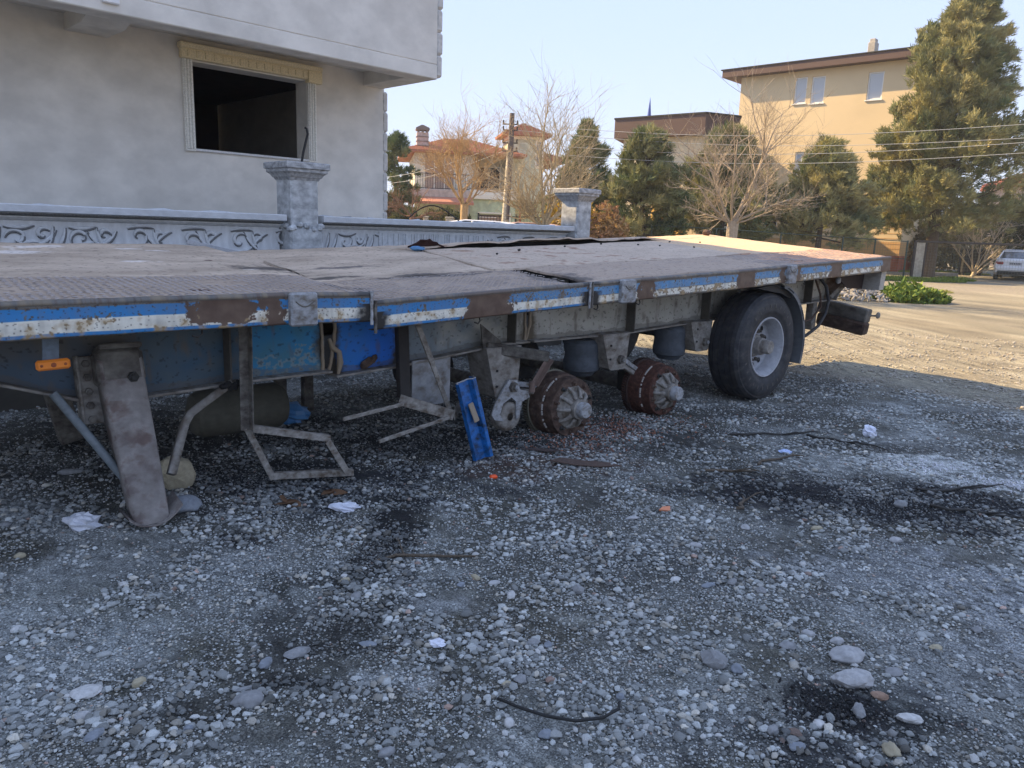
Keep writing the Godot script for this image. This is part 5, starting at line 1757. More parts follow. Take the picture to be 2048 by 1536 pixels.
func wheel(tr: Node3D, x: float, y: float, z: float) -> void:
	var o := Node3D.new()
	o.name = "wheel"
	tr.add_child(o, true)
	o.position = Vector3(x, y, z)
	var prof := [Vector2(0.292, -0.16), Vector2(0.31, -0.185), Vector2(0.38, -0.195), Vector2(0.46, -0.19), Vector2(0.51, -0.17), Vector2(0.538, -0.145)]
	for g: float in [-0.095, -0.035, 0.035, 0.095]:
		prof.append_array([Vector2(0.547, g - 0.007), Vector2(0.534, g - 0.004), Vector2(0.534, g + 0.004), Vector2(0.547, g + 0.007)])
	prof.append_array([Vector2(0.54, 0.143), Vector2(0.525, 0.158), Vector2(0.515, 0.17), Vector2(0.5, 0.172), Vector2(0.49, 0.182), Vector2(0.44, 0.193), Vector2(0.38, 0.195), Vector2(0.345, 0.19), Vector2(0.335, 0.182), Vector2(0.31, 0.18), Vector2(0.296, 0.16)])
	var st := tool()
	lathe(st, prof, Transform3D(), 64)
	var ty := part("tyre", done(st), M.rubber, o)
	st = tool()
	for k in 26:
		if k % 13 > 8:
			continue
		var a := 0.55 + TAU * k / 26.0 * 0.93
		var w := 0.014 + 0.01 * absf(nz(k, 1.0, 1.7))
		bx(st, Transform3D(Basis(Vector3.BACK, a - PI / 2.0), Vector3(cos(a) * 0.415, sin(a) * 0.415, 0.1945)), Vector3(w, 0.034, 0.006), 0.001)
	part("raised_lettering", done(st), mat(0.085, 0.08, 0.072, 0.8, ""), ty)
	st = tool()
	lathe(st, [Vector2(0.29, -0.15), Vector2(0.285, 0.0), Vector2(0.275, 0.02), Vector2(0.0, 0.02)], Transform3D(), 40)
	lathe(st, [Vector2(0.304, 0.172), Vector2(0.3, 0.182), Vector2(0.288, 0.18), Vector2(0.282, 0.16), Vector2(0.262, 0.13), Vector2(0.252, 0.035), Vector2(0.235, 0.018)], Transform3D(), 48)
	var rim := part("rim", done(st), mat(0.42, 0.43, 0.46, 0.5, "blotch", 3.0), o)
	for k in 10:
		var a := TAU * (k + 0.5) / 10.0
		st = tool()
		lathe(st, [Vector2(0.028, 0.024), Vector2(0.024, 0.027), Vector2(0.022, 0.022), Vector2(0.0, 0.022)], Transform3D(Basis(), Vector3(cos(a) * 0.2, sin(a) * 0.2, 0)), 14)
		part("vent_hole", done(st), M.black, rim)
		a = TAU * k / 10.0
		st = tool()
		lathe(st, [Vector2(0.0, 0.07), Vector2(0.012, 0.068), Vector2(0.013, 0.045), Vector2(0.021, 0.044), Vector2(0.022, 0.02)], Transform3D(Basis(), Vector3(cos(a) * 0.15, sin(a) * 0.15, 0)), 8)
		part("wheel_nut", done(st), M.iron, rim)
	st = tool()
	lathe(st, [Vector2(0.12, 0.02), Vector2(0.11, 0.05), Vector2(0.088, 0.065), Vector2(0.085, 0.12), Vector2(0.07, 0.128), Vector2(0.07, 0.2), Vector2(0.062, 0.213), Vector2(0.0, 0.215)], Transform3D(), 28)
	part("hub", done(st), M.grey, o)

func build_trailer() -> void:
	var tr := thing("flatbed_trailer", "long wrecked blue and white flatbed trailer with bare brake drums and one wheel", "trailer", trailer_at.origin, trailer_at.basis)
	var deckm := painted(picture(1100, 276, deck_paint), 0.9)
	var railm := painted(picture(2048, 36, rail_paint), 0.55)
	var webm := painted(picture(1300, 80, web_paint), 0.6)
	deckm.normal_enabled = true
	deckm.normal_texture = shades["bumps"]
	deckm.normal_scale = 0.25
	# --- deck
	plate(tr, "deck_plate", deckm, -6.0, -2.66, -1.3, 0.46, 0.0, 0.012)
	plate(tr, "tread_plate", deckm, -6.0, -2.66, 0.47, 1.2, 0.001, 0.010)
	plate(tr, "deck_plate", deckm, -2.64, -1.02, -1.3, 0.46, 0.004, 0.013, -0.05, -0.16)
	plate(tr, "tread_plate", deckm, -2.56, -0.86, 0.47, 1.2, 0.004, 0.012)
	plate(tr, "deck_plate", deckm, -0.985, 0.66, -0.90, 0.40, 0.012, 0.010, -0.16, -0.25)
	plate(tr, "deck_plate", deckm, 0.663, 1.40, -0.90, 0.42, 0.011, 0.010, -0.25, -0.2)
	plate(tr, "deck_plate", deckm, 1.403, 2.7, -0.90, 0.44, 0.010, 0.010, -0.2, 0.0)
	plate(tr, "deck_plate", deckm, 2.708, 4.40, -0.99, 0.46, 0.004, 0.008)
	plate(tr, "deck_plate", deckm, -1.1, 3.0, -1.3, -0.955, 0.006, 0.012, 0.0, 0.0, 0.075)
	plate(tr, "deck_plate", deckm, 3.02, 4.40, -1.3, -0.995, 0.008, 0.01)
	plate(tr, "tread_plate", deckm, -0.66, 1.9, 0.45, 1.2, 0.016, 0.016, -0.05)
	plate(tr, "tread_plate", deckm, 1.91, 4.42, 0.47, 1.2, 0.004, 0.022)
	# raised lozenges of the tread plates
	var lug := tool()
	lathe(lug, [Vector2(0.0, 0.0028), Vector2(0.006, 0.0024), Vector2(0.010, 0.0)], Transform3D(Basis(Vector3(1.5, 0, 0), Vector3(0, 0, -0.42), Vector3(0, 1, 0)), Vector3.ZERO), 6)
	var spots := []
	var tints := []
	var ix := 0
	var lx := -5.4
	while lx < 4.38:
		var lz := 0.50
		var iz := 0
		while lz < 1.19:
			var worn := nz(lx, lz, 2.0)
			if worn < 0.35 and not (lx > -2.68 and lx < -2.55) and not (lx > -0.82 and lx < -0.6):
				var lift := 0.012 if lx > -0.64 and lx < 1.9 else 0.006
				var warp := 0.010 if lx < -2.6 else (0.012 if lx < -0.8 else (0.016 if lx < 1.9 else 0.022))
				var y := deck_y(lx, lz) + lift + warp * nz(lx + (0.47 if lx < -0.7 or lx > 1.9 else 0.45) * 5.0, lz * 1.5, 1.3) + warp * 0.35 * nz(lx, lz, 5.0)
				spots.append(Transform3D(Basis(Vector3.UP, 0.78 if (ix + iz) % 2 else -0.78).scaled_local(Vector3(1.35, 1.5, 1.35)), Vector3(lx, y - 0.001, lz)))
				var t := 0.34 + 0.1 * worn
				tints.append(Color(t, t * 0.86, t * 0.79))
			lz += 0.042
			iz += 1
		lx += 0.042
		ix += 1
	scatter("tread_lugs", done(lug), tinted(0.7), spots, tints, tr)
	var st := tool()
	# torn edge curled up by the long crack, and the bent far strip at the front
	var torn := []
	for k in 12:
		var x := -0.88 + 0.032 * k
		var base := Vector3(x, deck_y(x, -0.98) + 0.02, -0.99)
		var h := 0.075 * sin(PI * clampf((k + 0.6) / 11.0, 0.0, 1.0)) + 0.022 * nz(k * 0.9, 2.0, 1.0)
		torn.append([base, base + Vector3(0.004 * k, h * 0.6, 0.02), base + Vector3(0.006 * k, h, 0.055 + 0.02 * nz(k * 0.8, 5.0, 1.0))])
	for k in 11:
		for j in 2:
			for lift: float in [0.0, 0.006]:
				var up := Vector3(0, lift, -lift)
				quad(st, torn[k][j] + up, torn[k + 1][j] + up, torn[k + 1][j + 1] + up, torn[k][j + 1] + up, Vector3(0, 0.2, 1.0 if lift < 0.001 else -1.0))
		quad(st, torn[k][2], torn[k + 1][2], torn[k + 1][2] + Vector3(0, 0.006, -0.006), torn[k][2] + Vector3(0, 0.006, -0.006), Vector3(0, 1, 1))
	part("torn_edge", done(st), mat(0.055, 0.02, 0.015, 0.95, "fine", 6.0), tr)
	st = tool()
	bar(st, Vector3(-2.8, 1.405, -1.31), Vector3(-2.37, 1.315, -1.3), 0.035, 0.02, Vector3.UP)
	part("bent_strip", done(st), mat(0.4, 0.42, 0.45, 0.7, "fine", 3.0), tr)
	st = tool()
	bar(st, Vector3(2.63, deck_y(2.63, 0.85) + 0.018, 0.84), Vector3(2.66, deck_y(2.66, 1.1) + 0.018, 1.1), 0.02, 0.006, Vector3.RIGHT)
	part("tie_strip", done(st), M.palegrey, tr)
	# --- rails
	side_rail(tr, railm, -6.0, -2.605)
	side_rail(tr, railm, -2.595, -0.725)
	side_rail(tr, railm, -0.715, 4.42)
	for p in [[-3.055, 0.16, 0.03], [-0.315, 0.17, 0.03], [2.15, 0.14, 0.03]]:
		st = tool()
		var y := along(p[0], edge_line)
		bx(st, at(p[0], y - 0.076, 1.262), Vector3(p[1], 0.185, 0.05), 0.01)
		var b := part("stake_pocket", done(st), worn("w_pale", 3.0, 0.6, 0.4, 0.85), tr)
		st = tool()
		var arc := []
		for k in 7:
			arc.append(Vector3(p[0] - 0.055 + 0.11 * k / 6.0, y - 0.03 - 0.03 * sin(PI * k / 6.0), 1.288))
		tube(st, arc, 0.004, 5)
		part("weld_seam", done(st), M.iron, b)
	for s in [[-2.6, 0.0], [-0.72, 0.0]]:
		for e: float in [-0.012, 0.014]:
			st = tool()
			var pts := []
			var rad := []
			for k in 12:
				pts.append(Vector3(s[0] + e + 0.006 * nz(k, e, 2.0), along(s[0] + e, edge_line) + 0.02 - k * 0.018, 1.253))
				rad.append(0.009 + 0.006 * absf(nz(k * 1.7, e + 2.0, 1.0)))
			tube(st, pts, rad, 7)
			part("weld_bead", done(st), M.palegrey if e < 0.0 else M.iron, tr)
	st = tool()
	bar(st, Vector3(-6.0, deck_y(-6.0, -1.3) - 0.09, -1.31), Vector3(-2.7, deck_y(-2.7, -1.3) - 0.09, -1.31), 0.15, 0.04)
	part("far_rail", done(st), M.dark, tr)
	st = tool()
	bar(st, Vector3(-2.6, deck_y(-2.5, -1.3) - 0.09, -1.31), Vector3(-0.8, deck_y(-0.8, -1.3) - 0.09, -1.31), 0.15, 0.04)
	part("far_rail", done(st), M.dark, tr)
	st = tool()
	bar(st, Vector3(-0.7, deck_y(-0.7, -1.3) - 0.08, -1.31), Vector3(4.4, deck_y(4.4, -1.3) - 0.08, -1.31), 0.15, 0.04)
	part("far_rail", done(st), M.dark, tr)
	st = tool()
	bar(st, Vector3(4.41, deck_y(4.4, -1.3) - 0.06, -1.3), Vector3(4.41, deck_y(4.4, 1.22) - 0.06, 1.22), 0.12, 0.03)
	part("tail_rail", done(st), M.rust, tr)
	# --- chassis
	for k in 20:
		var x := -5.7 + k * 0.53
		st = tool()
		bar(st, Vector3(x, deck_y(x, -1.27) - 0.075, -1.27), Vector3(x, deck_y(x, 1.19) - 0.075, 1.19), 0.1, 0.05, Vector3.UP)
		part("cross_member", done(st), M.dark, tr)
	web(tr, webm, -6.0, -2.665, 0.72, false, true)
	web(tr, webm, -2.605, -0.90, 0.72, true, true)
	web(tr, webm, -0.865, 3.95, 0.72, true, false)
	var flm := worn("w_steel", 1.5, 0.7, 0.3)
	var cuts := [[-6.0, -4.43], [-4.43, -4.0], [-4.0, -3.2], [-3.2, -2.63], [-2.6, -2.1], [-2.1, -1.17], [-1.17, -0.9], [-0.86, 0.23], [0.23, 1.67], [1.67, 3.33], [3.33, 3.95]]
	for c in cuts:
		st = tool()
		bar(st, Vector3(c[0], flange_y(c[0]) - 0.008, 0.72), Vector3(c[1], flange_y(c[1] - 0.001) - 0.008, 0.72), 0.016, 0.16, Vector3.UP, 0.003)
		part("bottom_flange", done(st), flm, tr)
		st = tool()
		var far_end: float = {-2.63: -2.6, -0.9: -0.86}.get(c[1], c[1])
		var a := Vector3(c[0], flange_y(c[0]), -0.72)
		var b := Vector3(far_end, flange_y(far_end - 0.001), -0.72)
		quad(st, a, b, Vector3(b.x, deck_y(b.x, -0.72) - 0.03, -0.72), Vector3(a.x, deck_y(a.x, -0.72) - 0.03, -0.72), Vector3(0, 0, 1))
		bar(st, a, b, 0.016, 0.16, Vector3.UP, 0.002)
		part("far_beam", done(st), M.dark, tr)
	for x: float in [-3.3, -1.08, 0.33, 1.46, 2.75, 3.45]:
		st = tool()
		bar(st, Vector3(x, flange_y(x), 0.775), Vector3(x, deck_y(x, 0.72) - 0.04, 0.775), 0.10, 0.012, Vector3.BACK, 0.002)
		part("stiffener", done(st), mat(0.1, 0.09, 0.075, 0.8, "blotch", 4.0, 0.0, 0.3), tr)
	st = tool()
	bar(st, Vector3(3.95, 0.9, 0.72), Vector3(4.3, 1.28, 0.72), 0.012, 0.3, Vector3.UP, 0.002)
	bar(st, Vector3(3.95, 0.92, 0.8), Vector3(4.25, 1.27, 0.95), 0.07, 0.03, Vector3.UP)
	part("tail_brace", done(st), M.grey, tr)
	# sagging slag and a torn lump beside the burnt cuts
	st = tool()
	bx(st, Transform3D(Basis(Vector3(0.3, 0.2, 1).normalized(), 0.5), Vector3(-2.34, 0.675, 0.735)), Vector3(0.11, 0.06, 0.05), 0.02)
	bx(st, Transform3D(Basis(Vector3(0.3, 0.2, 1).normalized(), 0.9), Vector3(-2.29, 0.70, 0.74)), Vector3(0.07, 0.05, 0.04), 0.018)
	part("slag_lump", done(st), M.rust, tr)
	st = tool()
	tube(st, [Vector3(-2.62, 0.86, 0.735), Vector3(-2.6, 0.80, 0.745), Vector3(-2.555, 0.77, 0.745), Vector3(-2.55, 0.7, 0.75), Vector3(-2.565, 0.62, 0.75)], [0.012, 0.02, 0.018, 0.022, 0.01], 7)
	part("slag_drip", done(st), M.slag, tr)
	# --- landing leg and braces
	st = tool()
	loft(st, [[Vector3(-4.015, 0.87, 0.72), Vector3(-3.815, 0.87, 0.72), Vector3(-3.80, 0.86, 0.87), Vector3(-3.815, 0.855, 0.885), Vector3(-4.0, 0.855, 0.885), Vector3(-4.015, 0.86, 0.87)],
		[Vector3(-3.99, 0.45, 0.87), Vector3(-3.80, 0.45, 0.87), Vector3(-3.79, 0.44, 1.01), Vector3(-3.80, 0.435, 1.025), Vector3(-3.98, 0.435, 1.025), Vector3(-3.995, 0.44, 1.01)],
		[Vector3(-3.95, 0.03, 1.02), Vector3(-3.79, 0.03, 1.02), Vector3(-3.78, 0.025, 1.14), Vector3(-3.79, 0.02, 1.155), Vector3(-3.94, 0.02, 1.155), Vector3(-3.955, 0.025, 1.14)]])
	var leg := part("landing_leg", done(st), M.primer, tr)
	st = tool()
	bx(st, Transform3D(Basis(Vector3.RIGHT, -0.33), Vector3(-3.905, 0.8, 0.81)), Vector3(0.235, 0.2, 0.18), 0.03)
	bx(st, Transform3D(Basis(Vector3.RIGHT, -0.33), Vector3(-3.9, 0.9, 0.79)), Vector3(0.21, 0.03, 0.2), 0.008)
	part("leg_head", done(st), worn("w_iron", 2.0, 0.8, 0.5), leg)
	bolt(leg, Vector3(-3.86, 0.765, 0.915), 0.028, M.dark)
	st = tool()
	bx(st, Transform3D(Basis(Vector3.RIGHT, -0.2), Vector3(-4.045, 0.69, 0.79)), Vector3(0.11, 0.36, 0.02), 0.004)
	bx(st, Transform3D(Basis(Vector3.RIGHT, -0.2), Vector3(-4.09, 0.69, 0.77)), Vector3(0.015, 0.36, 0.09), 0.004)
	part("leg_bracket", done(st), worn("w_steel", 2.0, 0.8, 0.4, 0.9), leg)
	for k in 5:
		bolt(leg, Vector3(-4.05, 0.83 - 0.072 * k, 0.775 + 0.0145 * k), 0.02, M.iron)
	st = tool()
	var foot := []
	for k in 9:
		var u := k / 8.0
		foot.append([Vector3(-4.0 + 0.28 * u, 0.012 + 0.09 * pow(absf(u - 0.45) * 2.0, 2.2), 1.0), Vector3(-3.99 + 0.27 * u, 0.008 + 0.07 * pow(absf(u - 0.45) * 2.0, 2.2), 1.17)])
	for k in 8:
		for lift: float in [0.0, 0.008]:
			var h := Vector3(0, lift, 0)
			quad(st, foot[k][0] + h, foot[k + 1][0] + h, foot[k + 1][1] + h, foot[k][1] + h, Vector3(0, 1.0 if lift > 0.0 else -1.0, 0))
		quad(st, foot[k][1], foot[k + 1][1], foot[k + 1][1] + Vector3(0, 0.008, 0), foot[k][1] + Vector3(0, 0.008, 0), Vector3(0, 0, 1))
	part("foot_plate", done(st), worn("w_leg", 3.0), leg)
	st = tool()
	tube(st, [Vector3(-4.22, 0.70, 0.83), Vector3(-3.93, 0.2, 0.98)], 0.022, 10)
	part("brace_tube", done(st), mat(0.17, 0.2, 0.22, 0.6, "blotch", 4.0), tr)
	st = tool()
	tube(st, [Vector3(-4.07, 0.75, 0.7), Vector3(-4.0, 0.62, 0.76), Vector3(-3.95, 0.42, 0.86)], 0.02, 8)
	part("brace_tube", done(st), M.iron, tr)
	st = tool()
	tube(st, [Vector3(-3.72, 0.22, 1.0), Vector3(-3.6, 0.46, 0.88), Vector3(-3.56, 0.51, 0.86), Vector3(-3.5, 0.545, 0.85), Vector3(-3.3, 0.655, 0.82)], 0.03, 4)
	part("bent_brace", done(st), worn("w_steel", 2.0, 0.75, 0.3, 0.9), tr)
	st = tool()
	for k in 5:
		var p := Vector3(-3.36 + 0.022 * k, 0.645 + 0.012 * sin(k * 2.0), 0.85 + 0.006 * (k % 2))
		bx(st, Transform3D(Basis(Vector3(1, 0.4 * k, 0.7).normalized(), k * 0.9), p), Vector3(0.05, 0.03, 0.035), 0.012)
	part("melted_end", done(st), M.soot, tr)
	st = tool()
	bar(st, Vector3(-4.02, 0.8, -0.66), Vector3(-3.84, 0.02, -0.8), 0.15, 0.12, Vector3.RIGHT, 0.01)
	part("far_landing_leg", done(st), M.iron, tr)
	for x: float in [-2.31, -2.07]:
		st = tool()
		bar(st, Vector3(x, 0.7, -0.7), Vector3(x, 0.02, -0.7), 0.09, 0.07, Vector3.RIGHT, 0.008)
		part("far_post", done(st), M.iron, tr)
	st = tool()
	lathe(st, [Vector2(0.0, -0.36), Vector2(0.08, -0.355), Vector2(0.14, -0.33), Vector2(0.17, -0.28), Vector2(0.172, 0.28), Vector2(0.14, 0.33), Vector2(0.08, 0.355), Vector2(0.0, 0.36)], Transform3D(Basis(Vector3.UP, PI / 2.0), Vector3(-2.86, 0.235, -0.2)), 28)
	part("air_tank", done(st), mat(0.12, 0.115, 0.09, 0.75, "blotch", 3.0, 0.0, 0.2), tr)
	# --- amber side lamp on its hanging bracket
	st = tool()
	bx(st, Transform3D(Basis(Vector3.BACK, -0.06), Vector3(-4.255, 0.99, 1.07)), Vector3(0.07, 0.16, 0.008), 0.002)
	var br := part("lamp_bracket", done(st), mat(0.17, 0.22, 0.28, 0.7, "blotch", 6.0), tr)
	st = tool()
	bx(st, Transform3D(Basis(Vector3.BACK, 0.03), Vector3(-4.255, 0.892, 1.09)), Vector3(0.145, 0.05, 0.03), 0.01)
	part("side_lamp", done(st), mat(0.85, 0.25, 0.03, 0.35, ""), br)
	for k in 3:
		st = tool()
		lathe(st, [Vector2(0.0, 0.003), Vector2(0.01 if k == 1 else 0.006, 0.002), Vector2(0.012 if k == 1 else 0.007, 0.0)], Transform3D(Basis(), Vector3(-4.305 + 0.05 * k, 0.8905 + 0.0015 * k, 1.1055)), 10)
		part("lamp_screw", done(st), mat(0.3, 0.07, 0.02, 0.5, ""), br)
	# --- step brackets hanging from the chassis
	var steel := worn("w_steel", 3.0, 0.7, 0.3)
	var s1 := Node3D.new()
	s1.name = "step_frame"
	tr.add_child(s1)
	st = tool()
	angle(st, Vector3(-3.25, 1.05, 0.9), Vector3(-3.26, 0.38, 0.9), 0.055, Vector3.RIGHT)
	part("upright", done(st), worn("w_iron", 3.0), s1)
	for e in [[Vector3(-3.25, 0.39, 0.9), Vector3(-3.075, 0.03, 0.85)], [Vector3(-3.08, 0.045, 0.85), Vector3(-2.62, 0.035, 1.04)], [Vector3(-3.22, 0.385, 0.92), Vector3(-2.79, 0.29, 1.06)], [Vector3(-2.81, 0.28, 1.06), Vector3(-2.66, 0.04, 1.035)]]:
		st = tool()
		bar(st, e[0], e[1], 0.042, 0.006, Vector3.UP, 0.001)
		bar(st, (e[0] as Vector3) + Vector3(0, 0.02, -0.015), (e[1] as Vector3) + Vector3(0, 0.02, -0.015), 0.006, 0.03, Vector3.UP, 0.001)
		part("step_bar", done(st), steel, s1)
	var s2 := Node3D.new()
	s2.name = "step_frame"
	tr.add_child(s2, true)
	st = tool()
	bar(st, Vector3(-2.15, 1.0, 0.86), Vector3(-2.15, 0.45, 0.9), 0.085, 0.05, Vector3.RIGHT, 0.004)
	part("upright", done(st), mat(0.03, 0.026, 0.024, 0.8, "blotch", 4.0, 0.0, 0.5), s2)
	st = tool()
	bar(st, Vector3(-2.105, 0.95, 0.99), Vector3(-1.83, 0.3, 1.02), 0.036, 0.012, Vector3.RIGHT, 0.002)
	bar(st, Vector3(-2.105, 0.95, 0.99), Vector3(-1.99, 0.68, 1.005), 0.04, 0.016, Vector3.RIGHT, 0.002)
	part("diagonal", done(st), steel, s2)
	st = tool()
	bx(st, Transform3D(Basis(Vector3.UP, 0.1), Vector3(-1.84, 0.50, 0.78)), Vector3(0.36, 0.34, 0.01), 0.002)
	part("back_panel", done(st), worn("w_pale", 1.2, 0.7, 0.2, 0.9), s2)
	for e in [[Vector3(-2.2, 0.44, 0.92), Vector3(-1.84, 0.31, 1.06), 0.075, 0.008], [Vector3(-1.84, 0.31, 1.06), Vector3(-1.74, 0.345, 0.98), 0.08, 0.008], [Vector3(-1.74, 0.345, 0.98), Vector3(-1.70, 0.335, 0.99), 0.06, 0.008], [Vector3(-1.70, 0.335, 0.99), Vector3(-1.61, 0.375, 1.03), 0.07, 0.008]]:
		st = tool()
		bar(st, e[0], e[1], e[2], e[3], Vector3.UP, 0.002)
		part("tray_side", done(st), worn("w_steel", 2.5, 0.7, 0.3), s2)
	for e in [[Vector3(-2.67, 0.385, 1.0), Vector3(-2.2, 0.42, 0.97)], [Vector3(-2.42, 0.205, 1.02), Vector3(-1.87, 0.30, 1.05)]]:
		st = tool()
		bar(st, e[0], e[1], 0.026, 0.012, Vector3.UP, 0.002)
		part("step_bar", done(st), steel, s2)
	# --- suspension
	for h in [[-1.2, 0.72, 0.32], [0.08, 0.74, 0.42], [1.32, 0.78, 0.49]]:
		st = tool()
		var x: float = h[0]
		ext(st, pv([x - 0.2, h[1], x - 0.1, h[2] + 0.02, x - 0.07, h[2], x + 0.1, h[2], x + 0.12, h[2] + 0.03, x + 0.15, h[1]]), 0.60, 0.86)
		var hg := part("spring_hanger", done(st), M.grey, tr)
		bolt(hg, Vector3(x + 0.04, h[2] + 0.09, 0.86), 0.04, M.iron)
		bolt(hg, Vector3(x + 0.04, h[2] + 0.09, 0.895), 0.018, M.palegrey)
		for k in 2:
			bolt(hg, Vector3(x - 0.09, h[2] + 0.1 + 0.12 * k, 0.86), 0.01, M.black)
		var dx: float = {-1.2: -0.7, 0.08: 0.46, 1.32: 1.85}[x]
		var dy: float = 0.30 if x < 1.0 else 0.6
		for k in 2:
			st = tool()
			bar(st, Vector3(x + 0.06, h[2] + 0.105 - 0.055 * k, 0.83), Vector3(dx, dy + 0.05 - 0.05 * k, 0.82), 0.04, 0.05, Vector3.UP, 0.006)
			part("spring_arm", done(st), M.palegrey if k == 0 else M.grey, tr)
	# forked shackle with its rubber rollers under the first hanger
	st = tool()
	ext(st, pv([-1.20, 0.47, -1.12, 0.46, -1.08, 0.38, -1.0, 0.36, -0.98, 0.31, -1.06, 0.28, -1.08, 0.16, -1.11, 0.15, -1.12, 0.29, -1.17, 0.33, -1.25, 0.29, -1.28, 0.21, -1.24, 0.15, -1.33, 0.17, -1.36, 0.21, -1.33, 0.3]), 0.885, 0.9)
	var shk := part("shackle", done(st), M.palegrey, tr)
	bolt(shk, Vector3(-1.16, 0.41, 0.9), 0.04, M.iron)
	bolt(shk, Vector3(-1.155, 0.41, 0.935), 0.022, M.palegrey)
	for k in 2:
		st = tool()
		var ring := [Vector2(0.03, -0.03)]
		for i in 9:
			var a := -PI / 2.0 + PI * i / 8.0
			ring.append(Vector2(0.085 + 0.035 * cos(a), 0.035 * sin(a)))
		ring.append(Vector2(0.03, 0.03))
		lathe(st, ring, Transform3D(Basis(), Vector3(-1.16, 0.17, 0.79 + 0.06 * k)), 28)
		part("roller", done(st), M.grey, shk)
	# bent arm over the first drum
	st = tool()
	ext(st, pv([-1.42, 0.90, -1.38, 0.66, -1.2, 0.70, -1.22, 0.76]), 0.80, 0.81)
	bar(st, Vector3(-1.36, 0.72, 0.80), Vector3(-0.84, 0.625, 0.94), 0.085, 0.06, Vector3.UP, 0.008)
	part("guard_arm", done(st), worn("w_iron", 3.0, 0.8, 0.4, 0.7), tr)
	st = tool()
	angle(st, Vector3(-0.85, 0.62, 0.955), Vector3(-0.98, 0.42, 0.93), 0.045, Vector3.RIGHT)
	tube(st, [Vector3(-0.99, 0.44, 0.93), Vector3(-0.985, 0.36, 0.93)], 0.025, 8)
	part("guard_stay", done(st), mat(0.2, 0.14, 0.115, 0.8, "blotch", 5.0), tr)
	for a in [[-0.65, 0.215], [0.54, 0.215], [1.97, 0.525]]:
		st = tool()
		tube(st, [Vector3(a[0], a[1], -1.0), Vector3(a[0], a[1], 0.8)], 0.066, 14)
		part("axle", done(st), M.iron, tr)
		st = tool()
		bx(st, at(a[0] - 0.02, a[1] + 0.03, 0.62), Vector3(0.16, 0.2, 0.14), 0.02)
		part("axle_seat", done(st), M.dark, tr)
		st = tool()
		lathe(st, [Vector2(0.0, -0.2), Vector2(a[1] + 0.02 if a[1] > 0.4 else 0.26, -0.2), Vector2(a[1] + 0.02 if a[1] > 0.4 else 0.26, 0.12), Vector2(0.0, 0.12)], Transform3D(Basis(), Vector3(a[0], a[1], -1.0)), 28)
		part("far_hub", done(st), M.rubber, tr)
		st = tool()
		lathe(st, [Vector2(0.0, -0.09), Vector2(0.05, -0.085), Vector2(0.075, -0.05), Vector2(0.08, 0.0), Vector2(0.085, 0.0), Vector2(0.085, 0.015), Vector2(0.075, 0.02), Vector2(0.06, 0.08), Vector2(0.0, 0.085)], Transform3D(Basis(Vector3.UP, PI / 2.0), Vector3(a[0] - 0.25, a[1] + 0.14, 0.35)), 20)
		part("brake_chamber", done(st), M.dark, tr)
	drum(tr, -0.65, 0.215, 0.262, worn("w_rust", 2.5, 0.85, 0.6), M.grey, mat(0.16, 0.15, 0.11, 0.7, "blotch", 4.0))
	drum(tr, 0.54, 0.215, 0.25, mat(0.85, 0.55, 0.5, 0.9, "w_rust", 1.6, 0.0, 0.3), M.grey, mat(0.05, 0.028, 0.022, 0.9, "blotch", 4.0))
	wheel(tr, 1.97, 0.525, 1.01)
	for b in [[-0.12, 0.36, 0.70], [1.12, 0.40, 0.755]]:
		st = tool()
		var pf := [Vector2(0.0, 0.0), Vector2(0.10, 0.0), Vector2(0.125, 0.03)]
		for k in 9:
			pf.append(Vector2(0.155 + 0.006 * sin(k * 1.1), 0.05 + (b[2] - b[1] - 0.1) * k / 8.0))
		pf.append_array([Vector2(0.13, b[2] - b[1] - 0.02), Vector2(0.0, b[2] - b[1])])
		lathe(st, pf, Transform3D(Basis(Vector3(1, 0, 0), Vector3(0, 0, -1), Vector3(0, 1, 0)), Vector3(b[0], b[1], 0.62)), 26, 0.05)
		part("air_bag", done(st), mat(0.085, 0.10, 0.12, 0.75, "blotch", 4.0, 0.0, 0.8), tr)
	# --- mudguard strip behind the wheel
	st = tool()
	for k in 16:
		var a := deg_to_rad(78.0 - 98.0 * k / 16.0)
		var b := deg_to_rad(78.0 - 98.0 * (k + 1) / 16.0)
		for r: float in [0.615, 0.622]:
			var wob := 0.01 * sin(k * 1.1)
			quad(st, Vector3(1.97 + cos(a) * r, 0.525 + sin(a) * r, 0.84), Vector3(1.97 + cos(b) * r, 0.525 + sin(b) * r, 0.84), Vector3(1.97 + cos(b) * r, 0.525 + sin(b) * r, 1.235 + wob), Vector3(1.97 + cos(a) * r, 0.525 + sin(a) * r, 1.235 + wob), Vector3(cos(a), sin(a), 0) * (1.0 if r > 0.62 else -1.0))
		quad(st, Vector3(1.97 + cos(a) * 0.6, 0.525 + sin(a) * 0.6, 1.236), Vector3(1.97 + cos(b) * 0.6, 0.525 + sin(b) * 0.6, 1.236), Vector3(1.97 + cos(b) * 0.64, 0.525 + sin(b) * 0.64, 1.236), Vector3(1.97 + cos(a) * 0.64, 0.525 + sin(a) * 0.64, 1.236), Vector3(0, 0, 1))
	part("mudguard", done(st), mat(0.13, 0.14, 0.15, 0.6, "blotch", 3.0), tr)
	st = tool()
	ext(st, pv([1.66, 1.12, 2.1, 1.155, 2.36, 1.07, 2.3, 1.0, 2.1, 1.06, 1.9, 1.085]), 0.86, 1.2)
	part("mudguard_top", done(st), M.black, tr)
	# --- tail: light board, underrun beam, hose
	st = tool()
	ext(st, pv([3.55, 1.22, 4.36, 1.235, 4.32, 1.03, 3.95, 1.05]), 0.98, 1.0)
	var lb := part("light_board", done(st), mat(0.04, 0.025, 0.02, 0.85, "blotch", 4.0, 0.0, 0.5), tr)
	st = tool()
